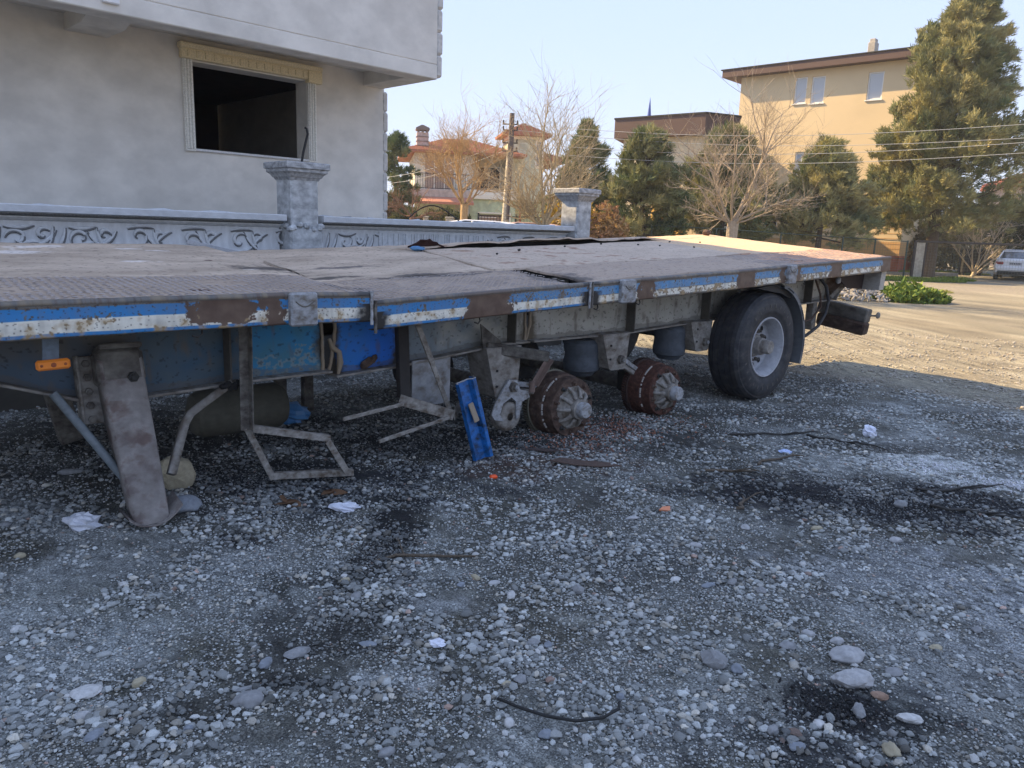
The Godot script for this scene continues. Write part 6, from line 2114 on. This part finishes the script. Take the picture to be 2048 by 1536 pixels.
	ext(st, pv([4.33, 1.26, 4.45, 1.26, 4.42, 1.04, 4.3, 1.03]), 1.0, 1.2)
	part("end_flange", done(st), mat(0.42, 0.4, 0.36, 0.7, "blotch", 4.0), lb)
	st = tool()
	lathe(st, [Vector2(0.02, 0.0), Vector2(0.035, 0.01), Vector2(0.04, 0.03), Vector2(0.03, 0.05), Vector2(0.0, 0.05)], Transform3D(Basis(Vector3.UP, 0.3), Vector3(3.62, 1.15, 1.0)), 12)
	part("lamp_socket", done(st), M.palegrey, lb)
	st = tool()
	bx(st, Transform3D(Basis(Vector3.RIGHT, 0.13), Vector3(4.2, 0.765, 0.86)), Vector3(0.14, 0.16, 0.62), 0.012)
	var ur := part("underrun_beam", done(st), worn("w_iron", 1.5, 0.8, 0.4, 0.85), tr)
	st = tool()
	bx(st, Transform3D(Basis(Vector3.RIGHT, 0.13), Vector3(4.17, 0.61, 0.87)), Vector3(0.16, 0.15, 0.60), 0.02)
	part("lower_beam", done(st), worn("w_rust", 1.5, 0.9, 0.6, 0.8), ur)
	st = tool()
	tube(st, [Vector3(4.24, 0.73, 1.14), Vector3(4.27, 0.735, 1.22)], 0.012, 6)
	lathe(st, [Vector2(0.03, -0.006), Vector2(0.04, 0.0), Vector2(0.03, 0.008), Vector2(0.0, 0.004)], Transform3D(Basis(Vector3.UP, -0.3), Vector3(4.28, 0.74, 1.24)), 14)
	part("round_reflector", done(st), M.grey, ur)
	st = tool()
	bx(st, at(4.0, 0.72, 0.55), Vector3(0.1, 0.42, 0.1), 0.01)
	bx(st, at(3.7, 0.72, 0.5), Vector3(0.08, 0.4, 0.06), 0.01)
	part("beam_hanger", done(st), M.grey, ur)
	st = tool()
	tube(st, [Vector3(3.3, 1.2, 0.95), Vector3(3.42, 1.08, 1.0), Vector3(3.46, 0.92, 1.02), Vector3(3.42, 0.78, 1.02), Vector3(3.28, 0.64, 1.02), Vector3(3.08, 0.55, 1.0), Vector3(2.8, 0.5, 0.95)], 0.019, 8)
	part("air_hose", done(st), M.rubber, tr)
	st = tool()
	tube(st, [Vector3(3.25, 1.2, 0.93), Vector3(3.35, 1.0, 0.97), Vector3(3.38, 0.85, 0.98), Vector3(3.25, 0.72, 0.95), Vector3(2.95, 0.66, 0.9)], 0.012, 7)
	part("air_hose", done(st), M.rust, tr)
	for x: float in [-4.55, -3.62, -1.78, -0.62, -0.12, 1.32, 2.02, 2.5]:
		st = tool()
		var y := along(x, edge_line) - 0.16
		tube(st, [Vector3(x + 0.03, y, 1.2), Vector3(x + 0.025, y - 0.025, 1.215), Vector3(x, y - 0.04, 1.225), Vector3(x - 0.03, y - 0.03, 1.225)], 0.005, 6)
		part("rope_hook", done(st), M.dark, tr)
	st = tool()
	bx(st, at(-0.78, 0.98, 0.732), Vector3(0.045, 0.04, 0.006), 0.001)
	part("paint_flake", done(st), mat(0.3, 0.4, 0.46, 0.6, ""), tr)

# ---------------------------------------------------------------- loose things in the yard
func local(x: float, y: float, z: float) -> Vector3:
	return trailer_at * Vector3(x, y, z)

func crumpled(size: Vector3, seed_: int, facets := true) -> ArrayMesh:
	var r := RandomNumberGenerator.new()
	r.seed = seed_
	var n := 9
	var pos := func(u: float, v: float) -> Vector3:
		var a := u * TAU
		var b := (v - 0.5) * PI
		var d := Vector3(cos(a) * cos(b), sin(b), sin(a) * cos(b))
		if u > 0.999:
			d = Vector3(cos(b), sin(b), 0)
		var k := 1.0 + 0.75 * fn.get_noise_3d(d.x * 2.2 + seed_, d.y * 2.2, d.z * 2.2)
		return d * k * size * 0.5
	var st := tool()
	for j in n:
		for i in n + 4:
			var w := float(n + 4)
			var a: Vector3 = pos.call(i / w, j / float(n)); var b: Vector3 = pos.call((i + 1) / w, j / float(n))
			var c: Vector3 = pos.call((i + 1) / w, (j + 1) / float(n)); var d: Vector3 = pos.call(i / w, (j + 1) / float(n))
			quad(st, a, b, c, d, a + b + c + d)
	return done(st)

func put(o: Node3D, x: float, z: float, lift := 0.0) -> void:
	o.position = Vector3(x, ground_y(x, z) + lift, z)

func build_litter() -> void:
	var paper := mat(0.66, 0.68, 0.76, 0.9, "")
	var print_ := mat(0.7, 0.72, 0.78, 0.9, "fine", 9.0)
	# the cut-off length of blue channel that leans on the step tray
	var st := tool()
	var a := local(-1.775, 0.56, 1.10)
	var b := local(-1.645, -0.005, 1.16)
	var l := (b - a).normalized()
	var s := trailer_at.basis.x
	s = (s - l * s.dot(l)).normalized()
	var n := s.cross(l).normalized()
	if n.dot(trailer_at.basis.z) < 0.0:
		n = -n
	var xf := Transform3D(Basis(s, -l, n), a)
	var prof := pv([-0.095, 0.0, -0.09, 0.035, -0.086, 0.035, -0.088, 0.003, 0.012, 0.003, 0.03, 0.042, 0.058, 0.042, 0.078, -0.01, 0.08, -0.06, 0.076, -0.06, 0.074, -0.012, 0.055, 0.038, 0.033, 0.038, 0.015, -0.001])
	ext(st, prof, 0.0, a.distance_to(b), xf * Transform3D(Basis(Vector3(1, 0, 0), Vector3(0, 0, 1), Vector3(0, -1, 0)), Vector3.ZERO))
	shades["w_blue"] = worn_tex(0.016, [lin(0.008, 0.012, 0.02), lin(0.01, 0.09, 0.27), lin(0.008, 0.14, 0.45), lin(0.015, 0.18, 0.55)], 29)
	var bluem := worn("w_blue", 4.0, 0.4)
	var bp := thing("blue_steel_offcut", "cut length of bright blue steel channel leaning on the bent step bracket", "metal scrap")
	part("channel", done(st), bluem, bp)
	st = tool()
	var pts := []
	for p in [Vector2(-0.09, 0.02), Vector2(-0.085, 0.0), Vector2(-0.03, 0.004), Vector2(0.013, 0.001), Vector2(0.031, 0.04), Vector2(0.056, 0.04), Vector2(0.076, -0.011)]:
		pts.append(xf * Vector3(p.x, 0.004, p.y))
	tube(st, pts, 0.0055, 6)
	part("burnt_edge", done(st), M.palegrey, bp)
	st = tool()
	bar(st, xf * Vector3(-0.02, -0.16, 0.02), xf * Vector3(-0.01, -0.30, 0.035), 0.045, 0.01, s)
	part("torn_tab", done(st), mat(0.33, 0.27, 0.2, 0.8, "fine", 5.0), bp)
	# papers, foam, plastic
	var o := own("crumpled_paper", crumpled(Vector3(0.16, 0.09, 0.12), 3), print_, "crumpled white printed paper on the gravel left of the landing leg foot", "paper")
	put(o, -2.21, -3.78, 0.03)
	o = own("foam_piece", crumpled(Vector3(0.17, 0.04, 0.1), 5), paper, "flat white piece of foam on the gravel below the hanging step frame", "foam")
	put(o, -0.94, -4.2, 0.015)
	o = own("plastic_bag", crumpled(Vector3(0.3, 0.17, 0.24), 8), mat(0.10, 0.30, 0.62, 0.4, "fine", 7.0), "crushed blue and white plastic bag under the trailer beside the air tank", "bag")
	put(o, -1.81, -6.12, 0.06)
	o = own("paper_ball", crumpled(Vector3(0.11, 0.1, 0.11), 11), mat(0.72, 0.75, 0.86, 0.8, ""), "round white paper ball above the burnt patch on the right", "paper")
	put(o, 3.02, -6.29, 0.04)
	o = own("paper_scrap", crumpled(Vector3(0.06, 0.025, 0.05), 13), paper, "small torn white and blue paper scrap in the middle of the gravel", "paper")
	put(o, -0.26, -2.78, 0.012)
	o = own("paper_scrap", crumpled(Vector3(0.09, 0.03, 0.06), 14), mat(0.45, 0.55, 0.8, 0.8, ""), "pale blue paper scrap on the left side of the burnt patch", "paper")
	put(o, 2.12, -5.72, 0.012)
	st = tool()
	bx(st, Transform3D(Basis(Vector3.UP, 0.3), Vector3.ZERO), Vector3(0.05, 0.025, 0.035), 0.008)
	o = own("orange_plastic_bit", done(st), mat(0.85, 0.10, 0.02, 0.4, ""), "small bright orange-red plastic bit below the blue steel offcut", "plastic")
	put(o, -0.1, -4.84, 0.012)
	st = tool()
	ext(st, pv([-0.035, -0.015, 0.03, -0.02, 0.035, 0.02, -0.01, 0.012]), -0.006, 0.006, Transform3D(Basis(Vector3.RIGHT, -1.2), Vector3.ZERO))
	o = own("brick_chip", done(st), mat(0.62, 0.24, 0.13, 0.8, ""), "flat salmon-coloured brick chip lying alone in the gravel right of centre", "brick chip")
	put(o, 0.93, -4.34, 0.014)
	st = tool()
	tube(st, [Vector3(-0.02, 0, -0.008), Vector3(0.02, 0.003, 0.008)], 0.0045, 8)
	o = own("cigarette_end", done(st), mat(0.75, 0.74, 0.7, 0.8, ""), "white cigarette end on bare soil in the lower middle of the yard", "cigarette end")
	put(o, 0.04, -2.8, 0.01)
	# dead leaves
	for e in [[-1.28, -4.25, "curled brown dead leaves below the step frame, the nearer of two heaps"], [-1.08, -4.45, "curled brown dead leaves touching the step frame, the farther of two heaps"]]:
		var t := thing("dead_leaves", e[2], "leaves", Vector3(e[0], ground_y(e[0], e[1]), e[1]), Basis(), "two heaps of dead leaves")
		for k in 4:
			st = tool()
			var w := 0.10 - 0.012 * k
			var turn := Basis(Vector3.UP, k * 1.3 + e[0] * 3.0) * Basis(Vector3.RIGHT, 0.4 * sin(k * 2.0))
			for i in 5:
				var u := i / 5.0 - 0.5
				var v := (i + 1) / 5.0 - 0.5
				var h0 := 0.34 * w * (0.25 - u * u) * 4.0
				var h1 := 0.34 * w * (0.25 - v * v) * 4.0
				var off := Vector3(0.03 * cos(k * 1.7), 0.008 + 0.012 * k, 0.03 * sin(k * 1.7))
				quad(st, off + turn * Vector3(u * w * 1.6, 0.35 * u * u * w, -h0), off + turn * Vector3(v * w * 1.6, 0.35 * v * v * w, -h1), off + turn * Vector3(v * w * 1.6, 0.35 * v * v * w + h1 * 0.5, h1), off + turn * Vector3(u * w * 1.6, 0.35 * u * u * w + h0 * 0.5, h0), Vector3.UP)
			part("leaf", done(st), mat(0.17, 0.09, 0.045, 0.8, "fine", 8.0), t)
	# sticks, cable, rusty sheet
	var stick := mat(0.13, 0.10, 0.07, 0.9, "streak", 6.0)
	st = tool()
	tube(st, [Vector3(-0.24, 0.01, 0.06), Vector3(-0.14, 0.02, 0.0), Vector3(0.0, 0.018, -0.01), Vector3(0.14, 0.016, -0.02), Vector3(0.26, 0.012, -0.04)], [0.007, 0.0085, 0.008, 0.007, 0.004], 6)
	tube(st, [Vector3(-0.10, 0.02, 0.0), Vector3(-0.13, 0.05, -0.06), Vector3(-0.15, 0.07, -0.10)], [0.005, 0.004, 0.002], 5)
	o = own("stick", done(st), stick, "thin crooked stick lying across the dark stain in front of the step frame", "stick")
	put(o, -0.4, -3.55)
	st = tool()
	tube(st, [Vector3(-0.20, 0.02, -0.06), Vector3(-0.13, 0.03, 0.0), Vector3(-0.04, 0.025, 0.035), Vector3(0.06, 0.02, 0.05), Vector3(0.15, 0.025, 0.035), Vector3(0.21, 0.03, -0.01), Vector3(0.215, 0.035, -0.04)], 0.0055, 6)
	o = own("black_cable", done(st), M.black, "short bent black cable lying on the gravel near the bottom edge", "cable")
	put(o, 0.19, -2.33)
	st = tool()
	ext(st, pv([-0.22, 0.03, -0.14, 0.09, 0.02, 0.05, 0.2, 0.03, 0.28, -0.02, 0.12, -0.05, -0.06, -0.03]), 0.0, 0.006, Transform3D(Basis(Vector3(1, 0, 0), Vector3(0, 0.1, -1).normalized(), Vector3(0, 1, 0.1).normalized()), Vector3.ZERO))
	o = own("rusty_sheet", done(st), mat(0.10, 0.065, 0.05, 0.9, "blotch", 6.0, 0.0, 0.5), "flat torn piece of rusty sheet metal in front of the first brake drum", "metal scrap")
	put(o, 0.5, -5.14, 0.02)
	st = tool()
	ext(st, pv([-0.14, 0.02, -0.02, 0.05, 0.16, 0.02, 0.05, -0.03]), 0.0, 0.005, Transform3D(Basis(Vector3(1, 0, 0), Vector3(0, 0, -1), Vector3(0, 1, 0)), Vector3.ZERO))
	o = own("rusty_sheet", done(st), mat(0.07, 0.05, 0.045, 0.9, "blotch", 6.0), "small dark sheet metal sliver behind the larger rusty sheet, below the first drum", "metal scrap")
	put(o, 0.22, -5.45, 0.02)
	var tw := [[2.24, -6.19, 0.9, 0.2, "long charred twig at the upper left of the burnt patch"], [2.7, -6.0, 0.6, -0.5, "forked charred twig just left of the white paper ball"], [2.0, -5.5, 0.5, 0.5, "thin bent twig crossing the left edge of the burnt patch"], [3.05, -4.95, 0.7, 0.25, "burnt branch among the white ash"], [2.9, -4.45, 0.6, -0.3, "pale thin twig at the right end of the burnt patch"], [1.45, -4.5, 0.3, 1.2, "short upright-looking twig left of the burnt patch"], [1.55, -5.15, 0.42, 0.15, "light twig lying above the black soot"]]
	for t in tw:
		st = tool()
		var p := []
		for k in 7:
			var u := k / 6.0 - 0.5
			p.append(Vector3(u * t[2], 0.02 + 0.02 * nz(k, t[0], 1.3), 0.07 * nz(k * 0.5, t[1] * 3.0, 1.0)))
		tube(st, p, [0.011, 0.011, 0.01, 0.009, 0.008, 0.006, 0.003], 6)
		tube(st, [p[3], (p[3] as Vector3) + Vector3(0.09, 0.04, 0.07), (p[3] as Vector3) + Vector3(0.17, 0.03, 0.11)], [0.006, 0.005, 0.002], 5)
		o = own("charred_twig", done(st), M.dark if t[0] > 2.1 and t[0] < 3.1 else stick, t[4], "twig", Vector3.ZERO, "twigs round the burnt patch")
		put(o, t[0], t[1])
		o.rotation.y = t[3]
	# heap of soot crumbs and ash flakes in the burnt patch
	var r := RandomNumberGenerator.new()
	r.seed = 91
	var spots := []
	var tints := []
	for i in 2400:
		var k := r.randi_range(0, 5)
		var c: Array = [[1.72, -4.75, 0.35, 0.18, 0], [2.5, -4.55, 0.6, 0.22, 0], [3.1, -5.5, 0.4, 0.2, 1], [3.45, -5.12, 0.35, 0.14, 1], [2.9, -4.8, 0.5, 0.3, 0], [1.15, -2.42, 0.2, 0.12, 0]][k]
		var x: float = c[0] + r.randfn(0, 0.5) * c[2]
		var z: float = c[1] + r.randfn(0, 0.5) * c[3]
		var sc := r.randf_range(0.006, 0.02)
		spots.append(Transform3D(Basis(Vector3(r.randf(), 1, r.randf()).normalized(), r.randf() * TAU).scaled_local(Vector3(sc * 1.5, sc * 0.5, sc)), Vector3(x, ground_y(x, z) + 0.006, z)))
		var t := r.randf_range(0.008, 0.03) if c[4] == 0 else r.randf_range(0.45, 0.75)
		tints.append(Color(t, t, t * 1.06))
	var ash := scatter("ash_and_soot", stone_mesh(71, 0, 0.4, 0.3, true), tinted(1.0), spots, tints, self)
	tag(ash, "black soot and white ash of an old fire on the gravel at the right", "ash")
	# rust flakes shed round the brake drums
	spots = []
	tints = []
	for i in 1500:
		var q := local(r.randfn(-0.35, 0.45), 0.0, r.randfn(1.15, 0.22))
		var sc := r.randf_range(0.006, 0.022)
		spots.append(Transform3D(Basis(Vector3(r.randf(), 1, r.randf()).normalized(), r.randf() * TAU).scaled_local(Vector3(sc * 1.4, sc * 0.6, sc)), Vector3(q.x, ground_y(q.x, q.z) + 0.006, q.z)))
		var t := r.randf_range(0.6, 1.3)
		tints.append((Color(0.22, 0.1, 0.065) if r.randf() < 0.7 else Color(0.3, 0.28, 0.27)) * t)
	var fl := scatter("rust_flakes", stone_mesh(72, 0, 0.4, 0.3, true), tinted(1.0), spots, tints, self)
	tag(fl, "reddish rust flakes scattered on the ground round the brake drums", "rust flakes")
	# small things lying on the deck
	st = tool()
	var db := own("brown_stone", stone_mesh(81, 2, 0.25, 0.3, false), mat(0.13, 0.08, 0.055, 0.9, "fine", 8.0), "small round brown stone on the far edge of the trailer deck", "stone")
	db.scale = Vector3.ONE * 0.12
	db.position = local(4.22, deck_y(4.22, -1.22) + 0.045, -1.22)
	db = own("blue_rag", crumpled(Vector3(0.14, 0.04, 0.08), 17), mat(0.12, 0.28, 0.5, 0.8, "fine", 6.0), "scrap of blue rag beside the curled rusty edge on the deck", "rag")
	db.position = local(-0.85, deck_y(-0.85, -0.86) + 0.03, -0.86)
	for k in 9:
		var q: Array = [[0.1, -0.5], [0.85, -0.62], [1.9, -0.5], [2.1, -0.35], [1.5, -0.7], [2.6, -0.6], [2.4, -0.1], [-0.35, -0.3], [3.0, -0.45]][k]
		db = own("deck_pebble", stone_mesh(84 + k, 1, 0.3, 0.3, true), M.dark, ["lone dark pebble nearest the middle crack on the grey deck", "dark pebble beside the first faint deck seam", "dark pebble on the deck left of a pair", "dark pebble, the right one of a pair on the deck", "dark pebble close to the long deck crack", "dark pebble near the sunlit end of the deck", "dark pebble beside the tread strip of the deck", "dark pebble just right of the diagonal deck joint", "dark pebble almost at the shadow line on the deck"][k], "pebble", Vector3.ZERO, "dark pebbles on the trailer deck")
		db.scale = Vector3.ONE * (0.028 if k else 0.04)
		db.position = local(q[0], deck_y(q[0], q[1]) + 0.03, q[1])

func build_stones() -> void:
	var tones := {
		"g": Color(0.27, 0.275, 0.28), "b": Color(0.24, 0.265, 0.30), "w": Color(0.55, 0.55, 0.54), "y": Color(0.42, 0.37, 0.26), "d": Color(0.15, 0.15, 0.15), "p": Color(0.42, 0.42, 0.42), "r": Color(0.33, 0.22, 0.16)}
	# x, z, length, breadth, height, turn, tone, angular, label
	var list := [
		[-2.03, -4.46, 0.24, 0.18, 0.24, 0.4, "y", true, "large yellowish chunk of stone propped behind the landing leg foot"],
		[-1.83, -4.1, 0.2, 0.15, 0.11, 0.2, "b", false, "smooth blue-grey stone against the right side of the landing leg foot"],
		[-1.42, -2.37, 0.115, 0.09, 0.03, 0.3, "w", true, "flat angular white stone near the lower left corner"],
		[-1.27, -2.43, 0.055, 0.04, 0.035, 0.9, "y", false, "small oval cream stone right of the flat white stone"],
		[-0.86, -2.35, 0.115, 0.075, 0.05, 0.1, "g", false, "big flat oval grey stone with a dark hollow behind it"],
		[-0.9, -2.43, 0.085, 0.03, 0.02, 0.15, "g", true, "thin grey slab lying against the big flat oval stone"],
		[-0.87, -2.57, 0.06, 0.045, 0.045, 0.7, "b", true, "squarish blue-grey stone beside a dark hole"],
		[-0.78, -2.67, 0.12, 0.055, 0.035, 0.35, "g", true, "long grey stone pointing to the upper right, just above the squarish one"],
		[0.8, -2.67, 0.11, 0.085, 0.07, -0.9, "g", true, "blocky grey stone standing out at the right of centre"],
		[1.35, -2.76, 0.15, 0.11, 0.05, 0.2, "p", false, "pale rounded boulder half sunk, the upper of the two big pale ones at right"],
		[1.29, -2.58, 0.17, 0.12, 0.07, -0.1, "p", true, "rough pale lump of broken concrete, the lower of the two big pale ones"],
		[1.48, -2.65, 0.075, 0.055, 0.03, 0.0, "g", false, "flat oval grey stone touching the right side of the concrete lump"],
		[1.14, -2.82, 0.085, 0.05, 0.035, -0.1, "g", true, "wedge-shaped grey stone above and left of the concrete lump"],
		[1.26, -2.93, 0.055, 0.045, 0.035, -0.5, "p", false, "egg-shaped pale stone, left of a pair above the concrete lump"],
		[1.36, -2.88, 0.065, 0.035, 0.03, 0.0, "p", false, "flat egg-shaped pale stone, right of the pair above the concrete lump"],
		[1.4, -2.37, 0.09, 0.055, 0.035, -0.4, "w", true, "pointed whitish slab below the concrete lump"],
		[1.24, -2.4, 0.07, 0.055, 0.05, 1.1, "g", true, "upright grey stone in the small sooty patch under the concrete lump"],
		[1.36, -2.5, 0.07, 0.035, 0.03, -0.6, "r", true, "salmon-tinted stone between the concrete lump and the pointed slab"],
		[0.33, -3.24, 0.06, 0.045, 0.045, -0.8, "g", true, "grey stone with a sharp edge left of the middle, on bare soil"],
		[0.12, -2.8, 0.06, 0.05, 0.03, 0.1, "g", true, "roundish flat grey stone right of the cigarette end"],
		[0.18, -2.79, 0.04, 0.03, 0.025, 0.5, "b", false, "small blue-grey stone touching the roundish flat one"],
		[0.03, -3.16, 0.055, 0.045, 0.04, 0.9, "w", true, "little whitish cone-shaped stone in the centre of the gravel"],
		[0.07, -2.53, 0.06, 0.045, 0.03, 0.4, "g", true, "grey stone with a notched outline above the black cable"],
		[1.0, -3.84, 0.075, 0.055, 0.03, -0.2, "p", false, "pale rounded flat stone in the stony right half, farthest of its row"],
		[0.72, -4.2, 0.09, 0.05, 0.02, 0.0, "p", true, "flat pale slab left of the salmon brick chip"],
		[1.26, -2.2, 0.06, 0.055, 0.045, 0.3, "y", false, "knobbly cream stone at the lower right, below the pointed slab"],
		[1.07, -3.38, 0.055, 0.04, 0.035, 0.2, "g", true, "kite-shaped grey stone in the stony right half"],
		[1.18, -3.3, 0.055, 0.05, 0.04, 0.9, "g", true, "darker lump beside the kite-shaped stone"],
		[0.95, -3.36, 0.085, 0.035, 0.025, 0.1, "b", true, "long flat blue-grey slab left of the kite-shaped stone"],
		[0.81, -3.42, 0.06, 0.05, 0.02, 0.2, "w", true, "flat white-grey flake at the left end of the stony right half"],
		[0.88, -2.62, 0.05, 0.045, 0.04, 0.2, "b", false, "rounded bluish pebble touching the blocky grey stone"],
		[0.95, -2.19, 0.06, 0.035, 0.025, 0.0, "b", false, "oval bluish pebble near the bottom edge, right of centre"],
		[1.07, -2.32, 0.045, 0.04, 0.03, 0.3, "w", false, "nearly round white pebble above the lower sooty patch"],
		[0.9, -2.27, 0.055, 0.04, 0.03, 0.6, "g", false, "grey pebble left of the nearly round white one"],
		[0.42, -2.45, 0.03, 0.03, 0.025, 0.0, "b", false, "small blue pebble at the right end of the black cable"],
		[0.15, -2.23, 0.05, 0.035, 0.03, 0.0, "b", false, "bluish pebble lying below the middle of the black cable"],
		[0.03, -2.28, 0.035, 0.04, 0.035, 0.2, "w", false, "white pebble below the left end of the black cable"],
		[0.02, -2.5, 0.04, 0.03, 0.025, 0.3, "y", true, "cream pebble just above the left end of the black cable"],
		[-0.53, -2.75, 0.075, 0.035, 0.02, -0.35, "b", true, "thin bluish stone left of the torn paper scrap"],
		[-0.38, -2.76, 0.05, 0.025, 0.02, 0.2, "g", false, "slim grey pebble between the thin bluish stone and the paper scrap"],
		[-0.1, -2.75, 0.05, 0.03, 0.02, 0.3, "g", false, "flat grey pebble right of the torn paper scrap"],
		[-0.05, -3.3, 0.06, 0.035, 0.02, 0.1, "p", false, "oval pale pebble above the white cone-shaped stone"],
		[-0.2, -3.27, 0.05, 0.03, 0.025, 0.4, "b", true, "blue-grey chip left of the oval pale pebble"],
		[-0.14, -3.35, 0.05, 0.035, 0.03, -0.9, "y", false, "cream oval stone standing on edge near the end of the stick"],
		[-0.73, -3.26, 0.05, 0.03, 0.025, 0.4, "y", false, "cream stone on the dark strip below the stick"],
		[-0.65, -3.12, 0.05, 0.04, 0.03, 0.2, "g", false, "grey stone in the middle of the dark soil strip"],
		[-2.6, -3.75, 0.06, 0.045, 0.03, 0.0, "g", false, "grey pebble at the left edge, left of the printed paper"],
		[-2.3, -3.4, 0.05, 0.04, 0.03, 0.4, "y", false, "tan pebble below the printed paper"],
		[-2.75, -4.6, 0.14, 0.06, 0.04, 0.1, "g", false, "long dark grey stone in the shade left of the landing leg"],
		[-1.9, -2.75, 0.05, 0.04, 0.03, 0.3, "w", true, "small whitish stone at the far left of the foreground"],
		[-1.62, -2.15, 0.06, 0.05, 0.04, 0.3, "b", false, "rounded bluish stone at the bottom left corner"],
		[-1.27, -2.14, 0.07, 0.045, 0.03, 0.7, "b", true, "slanted bluish stone near the bottom edge, left"],
		[-1.36, -2.24, 0.06, 0.035, 0.03, 0.1, "p", true, "pale stone in a cluster at the bottom left"],
		[-0.35, -2.12, 0.06, 0.045, 0.03, 0.5, "g", false, "grey stone at the bottom edge left of the middle"],
		[-1.0, -2.2, 0.035, 0.025, 0.02, 0.2, "b", false, "blue pebble in the dark hollow at the bottom left"],
		[1.75, -2.85, 0.055, 0.035, 0.025, -0.3, "y", false, "cream oval pebble at the right, beyond the pair of egg-shaped ones"],
		[2.0, -3.0, 0.05, 0.04, 0.03, 0.2, "g", false, "tan-grey pebble near the right edge beside the pale dust"],
		[2.15, -4.02, 0.08, 0.06, 0.03, 0.2, "p", false, "flat pale stone near the right edge below the burnt patch"],
		[1.75, -4.12, 0.08, 0.045, 0.03, 0.1, "y", false, "cream stone below the middle of the burnt patch"],
		[2.45, -4.58, 0.09, 0.07, 0.05, 0.2, "g", false, "grey stone standing in the black soot"],
		[1.35, -4.12, 0.06, 0.05, 0.03, 0.0, "p", false, "pale oval pebble left below the burnt patch"]]
	var protos := {}
	for k in 5:
		protos["r%d" % k] = stone_mesh(200 + k, 2, 0.28, 0.12, false)
		protos["a%d" % k] = stone_mesh(220 + k, 2, 0.22, 0.1, true)
	var mats := {}
	for k in tones:
		var c: Color = tones[k]
		mats[k] = mat(c.r, c.g, c.b, 0.9, "blotch", 7.0, 0.0, 0.35)
	var i := 0
	for s in list:
		var o := own("stone", protos[("a%d" if s[7] else "r%d") % (i % 5)], mats[s[6]], s[8], "stone", Vector3.ZERO, "loose stones on the gravel")
		o.transform = Transform3D(Basis(Vector3.UP, s[5] + 0.3) * Basis(Vector3.RIGHT, 0.1 * sin(i * 2.0)), Vector3(s[0], ground_y(s[0], s[1]) + s[4] * 0.28, s[1]))
		o.scale = Vector3(s[2], s[4] * 1.15, s[3] * 1.3)
		i += 1
